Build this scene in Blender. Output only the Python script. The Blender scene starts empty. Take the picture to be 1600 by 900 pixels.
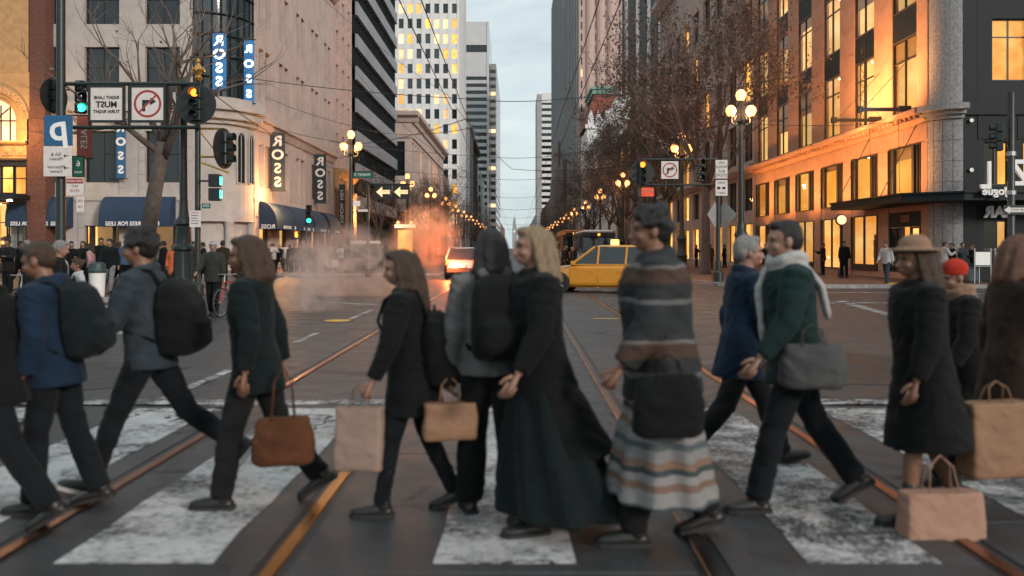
import bpy, bmesh, math, random
import numpy as np
from mathutils import Vector, Matrix, Euler
rnd = random.Random(7)
R = math.radians
PI = math.pi
S = bpy.context.scene
C = S.collection

# ------------------------------------------------------------------ camera, world, sun, exposure
FPX, VX, HY, EYE = 1350.0, 808.0, 388.0, 1.6     # lens in photo pixels, vanishing point, horizon, eye height


def at(px, Z):
    """street x of photo column px at depth Z"""
    return (px - VX) / FPX * Z


def hz(py, Z):
    """height above the road of photo row py at depth Z"""
    return EYE - (py - HY) / FPX * Z


cam_d = bpy.data.cameras.new('camera')
cam = bpy.data.objects.new('camera', cam_d)
C.objects.link(cam)
cam.location = (0, 0, EYE)
cam.rotation_euler = (R(90), 0, 0)
cam_d.sensor_width = 36
cam_d.lens = 36 * FPX / 1600
cam_d.shift_x = -8 / 1600
cam_d.shift_y = -62 / 1600
cam_d.clip_start = 0.1
cam_d.clip_end = 9000
cam_d.dof.use_dof = True
cam_d.dof.focus_distance = 30
cam_d.dof.aperture_fstop = 1.25
S.camera = cam

SUN_EL, SUN_AZ = 20, 138          # low veiled sun behind the camera, to the right
W = bpy.data.worlds.new('World')
S.world = W
W.use_nodes = True
nt = W.node_tree
nt.nodes.clear()
wo = nt.nodes.new('ShaderNodeOutputWorld')
bg = nt.nodes.new('ShaderNodeBackground')
sky = nt.nodes.new('ShaderNodeTexSky')
sky.sky_type = 'NISHITA'
sky.sun_disc = False
sky.sun_elevation = R(SUN_EL)
sky.sun_rotation = R(SUN_AZ)
sky.dust_density = 3
tc = nt.nodes.new('ShaderNodeTexCoord')
mp = nt.nodes.new('ShaderNodeMapping')
mp.inputs['Scale'].default_value = (1.6, 1.6, 6.0)
nz = nt.nodes.new('ShaderNodeTexNoise')
nz.inputs['Scale'].default_value = 2.6
nz.inputs['Detail'].default_value = 8
nz.inputs['Roughness'].default_value = .62
nz.inputs['Distortion'].default_value = .35
ramp = nt.nodes.new('ShaderNodeValToRGB')
ramp.color_ramp.elements[0].position = .32
ramp.color_ramp.elements[0].color = (4.7, 5.6, 5.9, 1)
ramp.color_ramp.elements[1].position = .68
ramp.color_ramp.elements[1].color = (6.6, 7.3, 7.35, 1)
mix = nt.nodes.new('ShaderNodeMix')
mix.data_type = 'RGBA'
mix.inputs['Factor'].default_value = .86       # an almost closed cloud deck over the clear sky
nt.links.new(tc.outputs['Generated'], mp.inputs['Vector'])
nt.links.new(mp.outputs['Vector'], nz.inputs['Vector'])
nt.links.new(nz.outputs['Fac'], ramp.inputs['Fac'])
nt.links.new(sky.outputs['Color'], mix.inputs['A'])
nt.links.new(ramp.outputs['Color'], mix.inputs['B'])
nt.links.new(mix.outputs['Result'], bg.inputs['Color'])
bg.inputs['Strength'].default_value = .098
nt.links.new(bg.outputs['Background'], wo.inputs['Surface'])

sun_d = bpy.data.lights.new('sun', 'SUN')
sun_d.energy = 1.6
sun_d.angle = R(10)
sun_d.color = (1, .89, .82)
sun = bpy.data.objects.new('sun', sun_d)
C.objects.link(sun)
sd = Vector((math.sin(R(SUN_AZ)) * math.cos(R(SUN_EL)), math.cos(R(SUN_AZ)) * math.cos(R(SUN_EL)), math.sin(R(SUN_EL))))
sun.rotation_euler = sd.to_track_quat('Z', 'Y').to_euler()
sun.location = sd * 50

S.view_settings.view_transform = 'Standard'
S.view_settings.look = 'None'
S.view_settings.exposure = 0.42
S.view_settings.gamma = 1
S.render.engine = 'CYCLES'
S.cycles.use_denoising = True
S.cycles.max_bounces = 6
S.cycles.transparent_max_bounces = 12
S.cycles.volume_bounces = 1
S.cycles.volume_max_steps = 96
S.cycles.sample_clamp_indirect = 4
S.cycles.caustics_reflective = False
S.cycles.caustics_refractive = False

# ------------------------------------------------------------------ helpers


class MB:
    """collects shapes for ONE mesh object"""

    def __init__(self):
        self.v, self.f, self.m, self.mi = [], [], [], 0

    def add(self, vs, fs):
        b = len(self.v)
        self.v += [tuple(p) for p in vs]
        self.f += [tuple(b + i for i in f) for f in fs]
        self.m += [self.mi] * len(fs)
        return self

    def use(self, i):
        self.mi = i
        return self

    def box(self, x0, x1, y0, y1, z0, z1):
        return self.add([(x0, y0, z0), (x1, y0, z0), (x1, y1, z0), (x0, y1, z0), (x0, y0, z1), (x1, y0, z1), (x1, y1, z1), (x0, y1, z1)],
                        [(0, 3, 2, 1), (4, 5, 6, 7), (0, 1, 5, 4), (1, 2, 6, 5), (2, 3, 7, 6), (3, 0, 4, 7)])

    def cbox(self, cx, cy, cz, sx, sy, sz, M=None):
        vs = [(sx * a / 2, sy * b / 2, sz * c / 2) for c in (-1, 1) for a, b in ((-1, -1), (1, -1), (1, 1), (-1, 1))]
        if M is not None:
            vs = [M @ Vector(p) for p in vs]
        vs = [(p[0] + cx, p[1] + cy, p[2] + cz) for p in vs]
        return self.add(vs, [(0, 3, 2, 1), (4, 5, 6, 7), (0, 1, 5, 4), (1, 2, 6, 5), (2, 3, 7, 6), (3, 0, 4, 7)])

    def rbox(self, x0, x1, y0, y1, z0, z1, b=.01):
        """box with chamfered edges"""
        xs, ys, zs = (x0, x1), (y0, y1), (z0, z1)
        vs, idx = [], {}
        for i in (0, 1):
            for j in (0, 1):
                for k in (0, 1):
                    p = (xs[i], ys[j], zs[k])
                    q = (xs[i] + (b if i == 0 else -b), ys[j] + (b if j == 0 else -b), zs[k] + (b if k == 0 else -b))
                    for ax in range(3):
                        t = list(q)
                        t[ax] = p[ax]
                        idx[i, j, k, ax] = len(vs)
                        vs.append(t)
        fs = []
        for ax in range(3):
            o1, o2 = [a for a in range(3) if a != ax]
            for s in (0, 1):
                c = []
                for a, bb in ((0, 0), (1, 0), (1, 1), (0, 1)):
                    k = [0, 0, 0]
                    k[ax], k[o1], k[o2] = s, a, bb
                    c.append(idx[k[0], k[1], k[2], ax])
                fs.append(c)
        for ax in range(3):
            o1, o2 = [a for a in range(3) if a != ax]
            for a in (0, 1):
                for bb in (0, 1):
                    k0, k1 = [0, 0, 0], [0, 0, 0]
                    k0[ax], k1[ax] = 0, 1
                    for k in (k0, k1):
                        k[o1], k[o2] = a, bb
                    fs.append([idx[(*k0, o1)], idx[(*k1, o1)], idx[(*k1, o2)], idx[(*k0, o2)]])
        for i in (0, 1):
            for j in (0, 1):
                for k in (0, 1):
                    fs.append([idx[i, j, k, 0], idx[i, j, k, 1], idx[i, j, k, 2]])
        return self.add(vs, fs)

    def tube(self, pts, rad, n=8, cap=True, sq=1.0):
        pts = [Vector(p) for p in pts]
        if not hasattr(rad, '__len__'):
            rad = [rad] * len(pts)
        vs, fs, up = [], [], None
        for i, p in enumerate(pts):
            d = (pts[min(i + 1, len(pts) - 1)] - pts[max(i - 1, 0)])
            d = d.normalized() if d.length > 1e-9 else Vector((0, 0, 1))
            if up is None:
                a = Vector((1, 0, 0)) if abs(d.x) < .9 else Vector((0, 1, 0))
            else:
                a = up
            e1 = (a - d * a.dot(d))
            e1 = e1.normalized() if e1.length > 1e-6 else d.orthogonal().normalized()
            up = e1
            e2 = d.cross(e1)
            for k in range(n):
                t = 2 * PI * k / n
                vs.append(p + (e1 * math.cos(t) + e2 * math.sin(t) * sq) * rad[i])
        for i in range(len(pts) - 1):
            for k in range(n):
                fs.append((i * n + k, i * n + (k + 1) % n, (i + 1) * n + (k + 1) % n, (i + 1) * n + k))
        if cap:
            fs.append(tuple(range(n))[::-1])
            fs.append(tuple((len(pts) - 1) * n + k for k in range(n)))
        return self.add(vs, fs)

    def capsule(self, pts, rad, n=12, sq=1.0):
        """tube with rounded ends"""
        pts = [Vector(p) for p in pts]
        d0 = (pts[0] - pts[1]).normalized()
        d1 = (pts[-1] - pts[-2]).normalized()
        r0, r1 = rad[0], rad[-1]
        P = [pts[0] + d0 * r0 * .95, pts[0] + d0 * r0 * .7] + pts + [pts[-1] + d1 * r1 * .7, pts[-1] + d1 * r1 * .95]
        Q = [r0 * .3, r0 * .72] + list(rad) + [r1 * .72, r1 * .3]
        return self.tube(P, Q, n, True, sq)

    def lathe(self, prof, n=16, c=(0, 0, 0), axis='z'):
        vs, fs = [], []
        for r, z in prof:
            for k in range(n):
                t = 2 * PI * k / n
                p = (r * math.cos(t), r * math.sin(t), z)
                if axis == 'y':
                    p = (p[0], p[2], p[1])
                elif axis == 'x':
                    p = (p[2], p[0], p[1])
                vs.append((p[0] + c[0], p[1] + c[1], p[2] + c[2]))
        for i in range(len(prof) - 1):
            for k in range(n):
                fs.append((i * n + k, i * n + (k + 1) % n, (i + 1) * n + (k + 1) % n, (i + 1) * n + k))
        fs.append(tuple(range(n))[::-1])
        fs.append(tuple((len(prof) - 1) * n + k for k in range(n)))
        return self.add(vs, fs)

    def ell(self, c, r, n=16, m=10, M=None):
        vs, fs = [], []
        for i in range(m + 1):
            a = -PI / 2 + PI * i / m
            for k in range(n):
                t = 2 * PI * k / n
                p = Vector((r[0] * math.cos(a) * math.cos(t), r[1] * math.cos(a) * math.sin(t), r[2] * math.sin(a)))
                if M is not None:
                    p = M @ p
                vs.append((p[0] + c[0], p[1] + c[1], p[2] + c[2]))
        for i in range(m):
            for k in range(n):
                fs.append((i * n + k, i * n + (k + 1) % n, (i + 1) * n + (k + 1) % n, (i + 1) * n + k))
        return self.add(vs, fs)

    def loft(self, st, n=20, pw=1.0):
        """horizontal ellipses (cx, cy, cz, rx, ry)"""
        vs, fs = [], []
        for cx, cy, cz, rx, ry in st:
            for k in range(n):
                t = 2 * PI * k / n
                c, s = math.cos(t), math.sin(t)
                c = math.copysign(abs(c) ** pw, c)
                s = math.copysign(abs(s) ** pw, s)
                vs.append((cx + rx * c, cy + ry * s, cz))
        for i in range(len(st) - 1):
            for k in range(n):
                fs.append((i * n + k, i * n + (k + 1) % n, (i + 1) * n + (k + 1) % n, (i + 1) * n + k))
        fs.append(tuple(range(n))[::-1])
        fs.append(tuple((len(st) - 1) * n + k for k in range(n)))
        return self.add(vs, fs)

    def prism(self, poly, a0, a1, axis='z'):
        n = len(poly)
        vs = []
        for a in (a0, a1):
            for p, q in poly:
                vs.append((p, q, a) if axis == 'z' else (p, a, q) if axis == 'y' else (a, p, q))
        fs = [tuple(range(n))[::-1], tuple(range(n, 2 * n))]
        for i in range(n):
            j = (i + 1) % n
            fs.append((i, j, n + j, n + i))
        return self.add(vs, fs)

    def mesh(self, name, mats, smooth=False, fix=True):
        me = bpy.data.meshes.new(name)
        me.from_pydata([tuple(p) for p in self.v], [], self.f)
        if not isinstance(mats, (list, tuple)):
            mats = [mats]
        for m in mats:
            me.materials.append(m)
        if any(self.m):
            me.polygons.foreach_set('material_index', self.m)
        if fix:
            bm = bmesh.new()
            bm.from_mesh(me)
            bmesh.ops.recalc_face_normals(bm, faces=bm.faces)
            bm.to_mesh(me)
            bm.free()
        if smooth:
            me.polygons.foreach_set('use_smooth', [True] * len(me.polygons))
            if smooth != 'all':
                me.set_sharp_from_angle(angle=R(smooth if smooth is not True else 40))
        me.update()
        return me

    def build(self, name, mats, parent=None, smooth=False, fix=True, loc=None, rot=None):
        return link(name, self.mesh(name, mats, smooth, fix), parent, loc, rot)


def link(name, me, parent=None, loc=None, rot=None, scale=None):
    o = bpy.data.objects.new(name, me)
    C.objects.link(o)
    if parent is not None:
        o.parent = parent
        KIDS.setdefault(parent.name, []).append(o)
    if loc is not None:
        o.location = loc
    if rot is not None:
        o.rotation_euler = rot if hasattr(rot, '__len__') else (0, 0, rot)
    if scale is not None:
        o.scale = scale if hasattr(scale, '__len__') else (scale,) * 3
    return o


def tag(o, label=None, cat=None, group=None, kind=None):
    for k, v in (('label', label), ('category', cat), ('group', group), ('kind', kind)):
        if v:
            o[k] = v
    return o


def thing(name, label, cat, loc=(0, 0, 0), rot=0, group=None):
    o = bpy.data.objects.new(name, None)
    o.empty_display_size = .1
    C.objects.link(o)
    o.location = loc
    o.rotation_euler = rot if hasattr(rot, '__len__') else (0, 0, rot)
    return tag(o, label, cat, group)


def copy_tree(o, parent=None):
    c = o.copy()
    C.objects.link(c)
    if parent is not None:
        c.parent = parent
        KIDS.setdefault(parent.name, []).append(c)
    for ch in list(KIDS.get(o.name, [])):
        copy_tree(ch, c)
    return c


KIDS = {}


def dup(o, loc, rot=None, label=None, group=None, scale=None):
    c = copy_tree(o)
    c.location = loc
    if rot is not None:
        c.rotation_euler = (0, 0, rot)
    if scale is not None:
        c.scale = (scale,) * 3
    if label:
        c['label'] = label
    if group:
        c['group'] = group
    return c


MATS = {}


def mat(name, col, rough=.7, metal=0.0, var=.18, scale=3.0, bump=.15, bscale=30.0, emit=None, es=0.0, spec=.5, dirt=None, sheen=0, stretch=None, coat=0):
    """procedural surface: base colour broken up by noise, fine bump, optional second 'dirt' colour"""
    if name in MATS:
        return MATS[name]
    m = bpy.data.materials.new(name)
    m.use_nodes = True
    t = m.node_tree
    p = t.nodes['Principled BSDF']
    tc = t.nodes.new('ShaderNodeTexCoord')
    src = tc.outputs['Object']
    if stretch:
        mpn = t.nodes.new('ShaderNodeMapping')
        mpn.inputs['Scale'].default_value = stretch
        t.links.new(src, mpn.inputs['Vector'])
        src = mpn.outputs['Vector']
    n = t.nodes.new('ShaderNodeTexNoise')
    n.inputs['Scale'].default_value = scale
    n.inputs['Detail'].default_value = 6
    n.inputs['Roughness'].default_value = .6
    t.links.new(src, n.inputs['Vector'])
    rp = t.nodes.new('ShaderNodeValToRGB')
    a = [max(0, c * (1 - var)) for c in col]
    b = [c * (1 + var) for c in col]
    rp.color_ramp.elements[0].position = .3
    rp.color_ramp.elements[1].position = .7
    rp.color_ramp.elements[0].color = (*(dirt or a), 1)
    rp.color_ramp.elements[1].color = (*b, 1)
    t.links.new(n.outputs['Fac'], rp.inputs['Fac'])
    t.links.new(rp.outputs['Color'], p.inputs['Base Color'])
    p.inputs['Roughness'].default_value = rough
    p.inputs['Metallic'].default_value = metal
    p.inputs['Specular IOR Level'].default_value = spec
    if sheen:
        p.inputs['Sheen Weight'].default_value = sheen
    if coat:
        p.inputs['Coat Weight'].default_value = coat
        p.inputs['Coat Roughness'].default_value = .06
    if bump:
        n2 = t.nodes.new('ShaderNodeTexNoise')
        n2.inputs['Scale'].default_value = bscale
        n2.inputs['Detail'].default_value = 4
        t.links.new(src, n2.inputs['Vector'])
        bp = t.nodes.new('ShaderNodeBump')
        bp.inputs['Strength'].default_value = bump
        bp.inputs['Distance'].default_value = .02
        t.links.new(n2.outputs['Fac'], bp.inputs['Height'])
        t.links.new(bp.outputs['Normal'], p.inputs['Normal'])
    if emit:
        p.inputs['Emission Color'].default_value = (*emit, 1)
        p.inputs['Emission Strength'].default_value = es
    m.diffuse_color = (*col, 1)
    MATS[name] = m
    return m


def lit_mat(name, c0, c1, strength, scale=1.3, seedvar=True, gloss=.12):
    """a lit pane or a lit room wall: emission that varies from object to object and across it"""
    m = bpy.data.materials.new(name)
    m.use_nodes = True
    t = m.node_tree
    p = t.nodes['Principled BSDF']
    tc = t.nodes.new('ShaderNodeTexCoord')
    oi = t.nodes.new('ShaderNodeObjectInfo')
    ad = t.nodes.new('ShaderNodeVectorMath')
    ad.operation = 'ADD'
    sc = t.nodes.new('ShaderNodeVectorMath')
    sc.operation = 'SCALE'
    cb = t.nodes.new('ShaderNodeCombineXYZ')
    for k in 'XYZ':
        t.links.new(oi.outputs['Random'], cb.inputs[k])
    t.links.new(cb.outputs[0], sc.inputs[0])
    sc.inputs['Scale'].default_value = 37
    t.links.new(tc.outputs['Object'], ad.inputs[0])
    t.links.new(sc.outputs[0], ad.inputs[1])
    n = t.nodes.new('ShaderNodeTexNoise')
    n.inputs['Scale'].default_value = scale
    n.inputs['Detail'].default_value = 3
    t.links.new(ad.outputs[0], n.inputs['Vector'])
    rp = t.nodes.new('ShaderNodeValToRGB')
    rp.color_ramp.elements[0].position = .3
    rp.color_ramp.elements[1].position = .7
    rp.color_ramp.elements[0].color = (*c0, 1)
    rp.color_ramp.elements[1].color = (*c1, 1)
    t.links.new(n.outputs['Fac'], rp.inputs['Fac'])
    t.links.new(rp.outputs['Color'], p.inputs['Emission Color'])
    mr = t.nodes.new('ShaderNodeMapRange')
    mr.inputs['To Min'].default_value = strength * .55
    mr.inputs['To Max'].default_value = strength * 1.35
    t.links.new(oi.outputs['Random'], mr.inputs['Value'])
    t.links.new(mr.outputs[0], p.inputs['Emission Strength'])
    p.inputs['Base Color'].default_value = (*[c * .5 for c in c0], 1)
    p.inputs['Roughness'].default_value = gloss
    MATS[name] = m
    return m


def glass_pane(name, tint=(.9, .95, .95), refl=.12):
    """clear window pane: mostly see-through, reflecting more at a slant"""
    m = bpy.data.materials.new(name)
    m.use_nodes = True
    t = m.node_tree
    t.nodes.clear()
    out = t.nodes.new('ShaderNodeOutputMaterial')
    tr = t.nodes.new('ShaderNodeBsdfTransparent')
    tr.inputs['Color'].default_value = (*tint, 1)
    gl = t.nodes.new('ShaderNodeBsdfGlossy')
    gl.inputs['Roughness'].default_value = .03
    lw = t.nodes.new('ShaderNodeLayerWeight')
    lw.inputs['Blend'].default_value = .5
    pw = t.nodes.new('ShaderNodeMath')
    pw.operation = 'POWER'
    pw.inputs[1].default_value = 5
    sc_ = t.nodes.new('ShaderNodeMath')
    sc_.operation = 'MULTIPLY_ADD'
    sc_.inputs[1].default_value = .45
    sc_.inputs[2].default_value = .025
    t.links.new(lw.outputs['Facing'], pw.inputs[0])
    t.links.new(pw.outputs[0], sc_.inputs[0])
    mx = t.nodes.new('ShaderNodeMixShader')
    t.links.new(sc_.outputs[0], mx.inputs[0])
    t.links.new(tr.outputs[0], mx.inputs[1])
    t.links.new(gl.outputs[0], mx.inputs[2])
    t.links.new(mx.outputs[0], out.inputs['Surface'])
    MATS[name] = m
    return m


def stripes_mat(name, cols, scale, axis='z', rough=.85, bump=.15):
    """knitted / woven horizontal bands"""
    m = bpy.data.materials.new(name)
    m.use_nodes = True
    t = m.node_tree
    p = t.nodes['Principled BSDF']
    tc = t.nodes.new('ShaderNodeTexCoord')
    sx = t.nodes.new('ShaderNodeSeparateXYZ')
    t.links.new(tc.outputs['Object'], sx.inputs[0])
    nz = t.nodes.new('ShaderNodeTexNoise')
    nz.inputs['Scale'].default_value = 5
    t.links.new(tc.outputs['Object'], nz.inputs['Vector'])
    ma = t.nodes.new('ShaderNodeMath')
    ma.operation = 'MULTIPLY_ADD'
    ma.inputs[1].default_value = .05
    t.links.new(nz.outputs['Fac'], ma.inputs[0])
    t.links.new(sx.outputs['XYZ'.index(axis.upper())], ma.inputs[2])
    mu = t.nodes.new('ShaderNodeMath')
    mu.operation = 'MULTIPLY'
    mu.inputs[1].default_value = scale
    t.links.new(ma.outputs[0], mu.inputs[0])
    fr = t.nodes.new('ShaderNodeMath')
    fr.operation = 'FRACT'
    t.links.new(mu.outputs[0], fr.inputs[0])
    rp = t.nodes.new('ShaderNodeValToRGB')
    rp.color_ramp.interpolation = 'CONSTANT'
    el = rp.color_ramp.elements
    while len(el) < len(cols):
        el.new(.5)
    pos = 0
    for e, (c, w) in zip(el, cols):
        e.position = pos
        e.color = (*c, 1)
        pos += w
    t.links.new(fr.outputs[0], rp.inputs['Fac'])
    t.links.new(rp.outputs['Color'], p.inputs['Base Color'])
    p.inputs['Roughness'].default_value = rough
    n2 = t.nodes.new('ShaderNodeTexNoise')
    n2.inputs['Scale'].default_value = 60
    t.links.new(tc.outputs['Object'], n2.inputs['Vector'])
    bp = t.nodes.new('ShaderNodeBump')
    bp.inputs['Strength'].default_value = bump
    t.links.new(n2.outputs['Fac'], bp.inputs['Height'])
    t.links.new(bp.outputs['Normal'], p.inputs['Normal'])
    MATS[name] = m
    return m


def text_mesh(s, size, m, mirror=True, rot=0, extrude=.006, spacing=1.0, align='CENTER', bold=.0, xs=1.0):
    """lettering that faces -Y, up = Z, centred on the origin; the photo is a mirror image, so most of it is mirrored"""
    cu = bpy.data.curves.new('lettering', 'FONT')
    cu.body = s
    cu.size = size
    cu.extrude = extrude
    cu.offset = bold
    cu.align_x = align
    cu.align_y = 'CENTER'
    cu.resolution_u = 3
    cu.space_character = spacing
    o = bpy.data.objects.new('lettering', cu)
    C.objects.link(o)
    bpy.context.view_layer.update()
    dg = bpy.context.evaluated_depsgraph_get()
    me = bpy.data.meshes.new_from_object(o.evaluated_get(dg), depsgraph=dg)
    bpy.data.objects.remove(o)
    bpy.data.curves.remove(cu)
    M = Matrix.Rotation(R(90), 4, 'X') @ Matrix.Rotation(R(rot), 4, 'Z') @ Matrix.Scale(xs, 4, (1, 0, 0))
    if mirror:
        M = Matrix.Scale(-1, 4, (1, 0, 0)) @ M
    me.transform(M)
    if mirror:
        me.flip_normals()
    me.materials.clear()
    me.materials.append(m)
    me.name = 'lettering'
    return me


def letters(s, size, m, parent, loc, turn=None, **k):
    return link("lettering", text_mesh(s, size, m, **k), parent, loc, turn)


# ------------------------------------------------------------------ materials


def blind_mat():
    m = bpy.data.materials.new('cream roller blind')
    m.use_nodes = True
    t = m.node_tree
    t.nodes.clear()
    out = t.nodes.new('ShaderNodeOutputMaterial')
    a = t.nodes.new('ShaderNodeBsdfDiffuse')
    b = t.nodes.new('ShaderNodeBsdfTranslucent')
    a.inputs['Color'].default_value = b.inputs['Color'].default_value = (.5, .36, .22, 1)
    mx = t.nodes.new('ShaderNodeMixShader')
    mx.inputs[0].default_value = .55
    t.links.new(a.outputs[0], mx.inputs[1])
    t.links.new(b.outputs[0], mx.inputs[2])
    t.links.new(mx.outputs[0], out.inputs['Surface'])
    return m


M_blind = blind_mat()
M_stone_pink = mat('pinkish limestone', (.44, .355, .32), .85, var=.14, scale=.9, bump=.25, bscale=14)
M_stone_cool = mat('greyish limestone', (.40, .37, .345), .85, var=.14, scale=.9, bump=.25, bscale=14)
M_stone_tan = mat('warm tan sandstone', (.36, .215, .15), .85, var=.16, scale=1.1, bump=.25, bscale=12)
M_stone_grey = mat('grey granite', (.24, .235, .235), .7, var=.35, scale=9, bump=.25, bscale=40)
M_terracotta = mat('golden terracotta', (.46, .27, .12), .75, var=.2, scale=2, bump=.5, bscale=9)
M_brick_red = mat('red brown brick', (.12, .05, .035), .85, var=.3, scale=6, bump=.4, bscale=20)
M_brick_pale = mat('pale pink brick', (.46, .33, .29), .85, var=.2, scale=4, bump=.3, bscale=20)
M_white_stone = mat('white tower cladding', (.66, .66, .655), .7, var=.07, scale=.3, bump=.1)
M_white_conc = mat('white concrete bands', (.52, .525, .53), .75, var=.08, scale=.2, bump=.1)
M_grey_conc = mat('grey concrete', (.32, .32, .325), .8, var=.12, scale=.3, bump=.15)
M_brown_stone = mat('brownstone', (.21, .15, .13), .85, var=.18, scale=.8, bump=.2)
M_dark_clad = mat('dark teal cladding', (.008, .013, .0145), .6, var=.2, scale=.6, bump=.05, spec=.25)
M_dark_metal = mat('blackish painted metal', (.012, .015, .016), .45, var=.3, scale=9, bump=.08)
M_green_iron = mat('dark green cast iron', (.012, .02, .019), .42, var=.35, scale=8, bump=.25, bscale=22)
M_steel = mat('galvanised steel', (.35, .35, .35), .42, .7, var=.2, scale=7, bump=.08)
M_win_dark = mat('dark window glass', (.012, .018, .021), .06, var=.4, scale=.4, bump=.03, bscale=1.2, spec=.7)
M_win_blue = mat('blue grey window glass', (.03, .05, .06), .05, var=.4, scale=.3, bump=.03, bscale=1.2, spec=.8)
M_frame_dark = mat('dark bronze frame', (.02, .017, .015), .45, var=.2, bump=.05)
M_frame_lite = mat('pale window frame', (.36, .34, .32), .6, var=.1, bump=.05)
M_core = mat('unlit interior', (.012, .012, .013), .9, var=.2, bump=0)
M_lit = lit_mat('lit amber pane', (.75, .26, .02), (1, .58, .16), 1.15)
M_lit_pale = lit_mat('lit cream pane', (.85, .48, .2), (1, .8, .5), 1.0)
M_room = lit_mat('lit shop wall', (.78, .24, .015), (1, .50, .10), 1.0, scale=.5, gloss=.8)
M_room2 = lit_mat('lit shop wall lower floor', (.80, .27, .03), (1, .60, .2), 1.15, scale=.7, gloss=.8)
M_room3 = lit_mat('lit upper room wall', (.70, .33, .07), (1, .66, .27), 1.0, scale=.7, gloss=.8)
M_spot = mat('ceiling spot lamp', (1, .8, .5), .5, emit=(1, .78, .45), es=14, bump=0)
M_pane = glass_pane('clear shop glass')
M_navy = mat('navy awning canvas', (.012, .035, .075), .8, var=.2, scale=4, bump=.2, bscale=90)
M_banner = mat('dark slate banner cloth', (.018, .038, .05), .75, var=.15, scale=3, bump=.1, bscale=70)
M_white = mat('white paint', (.78, .77, .75), .6, var=.06, scale=5, bump=.04)
M_sign_white = mat('white sign sheet', (.62, .58, .555), .5, var=.1, scale=6, bump=.03)
M_black = mat('black print', (.012, .012, .013), .6, var=.1, bump=0)
M_red = mat('sign red', (.30, .035, .03), .5, var=.1, bump=0)
M_sign_blue = mat('sign blue', (.018, .10, .22), .45, var=.12, scale=6, bump=.03)
M_sign_green = mat('sign green', (.015, .11, .075), .45, var=.1, bump=.02)
M_white_glow = mat('white neon letters', (1, 1, 1), .4, emit=(.75, .92, 1), es=1.6, bump=0)
M_sign_lit_blue = mat('lit blue sign panel', (.02, .09, .2), .3, emit=(.02, .10, .22), es=.8, bump=0)
M_globe = mat('lit lamp globe', (1, .8, .5), .3, emit=(1, .37, .10), es=1.9, bump=0, var=.02)
M_amber = mat('lit amber signal lens', (1, .3, .05), .3, emit=(1, .2, .02), es=3.2, bump=0)
M_green_l = mat('lit green signal lens', (.05, .8, .6), .3, emit=(.03, .9, .6), es=3, bump=0)
M_red_l = mat('lit red lens', (.9, .05, .02), .3, emit=(1, .06, .015), es=4, bump=0)
M_lens_off = mat('unlit signal lens', (.02, .02, .02), .15, bump=0)
M_wire = mat('black cable', (.01, .01, .011), .6, bump=0)
M_chrome = mat('chrome', (.6, .6, .6), .12, 1, var=.1, bump=0)
M_rubber = mat('black rubber', (.012, .012, .012), .8, bump=.1)
M_gold = mat('old gilt', (.55, .32, .08), .4, .8, var=.3, scale=12, bump=.2)
M_copper_green = mat('verdigris copper', (.16, .30, .24), .7, var=.2, bump=.1)
M_roof_red = mat('red tile roof', (.22, .065, .04), .8, var=.2, scale=1, bump=.2)

# ------------------------------------------------------------------ ground, road, rails, markings


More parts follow.
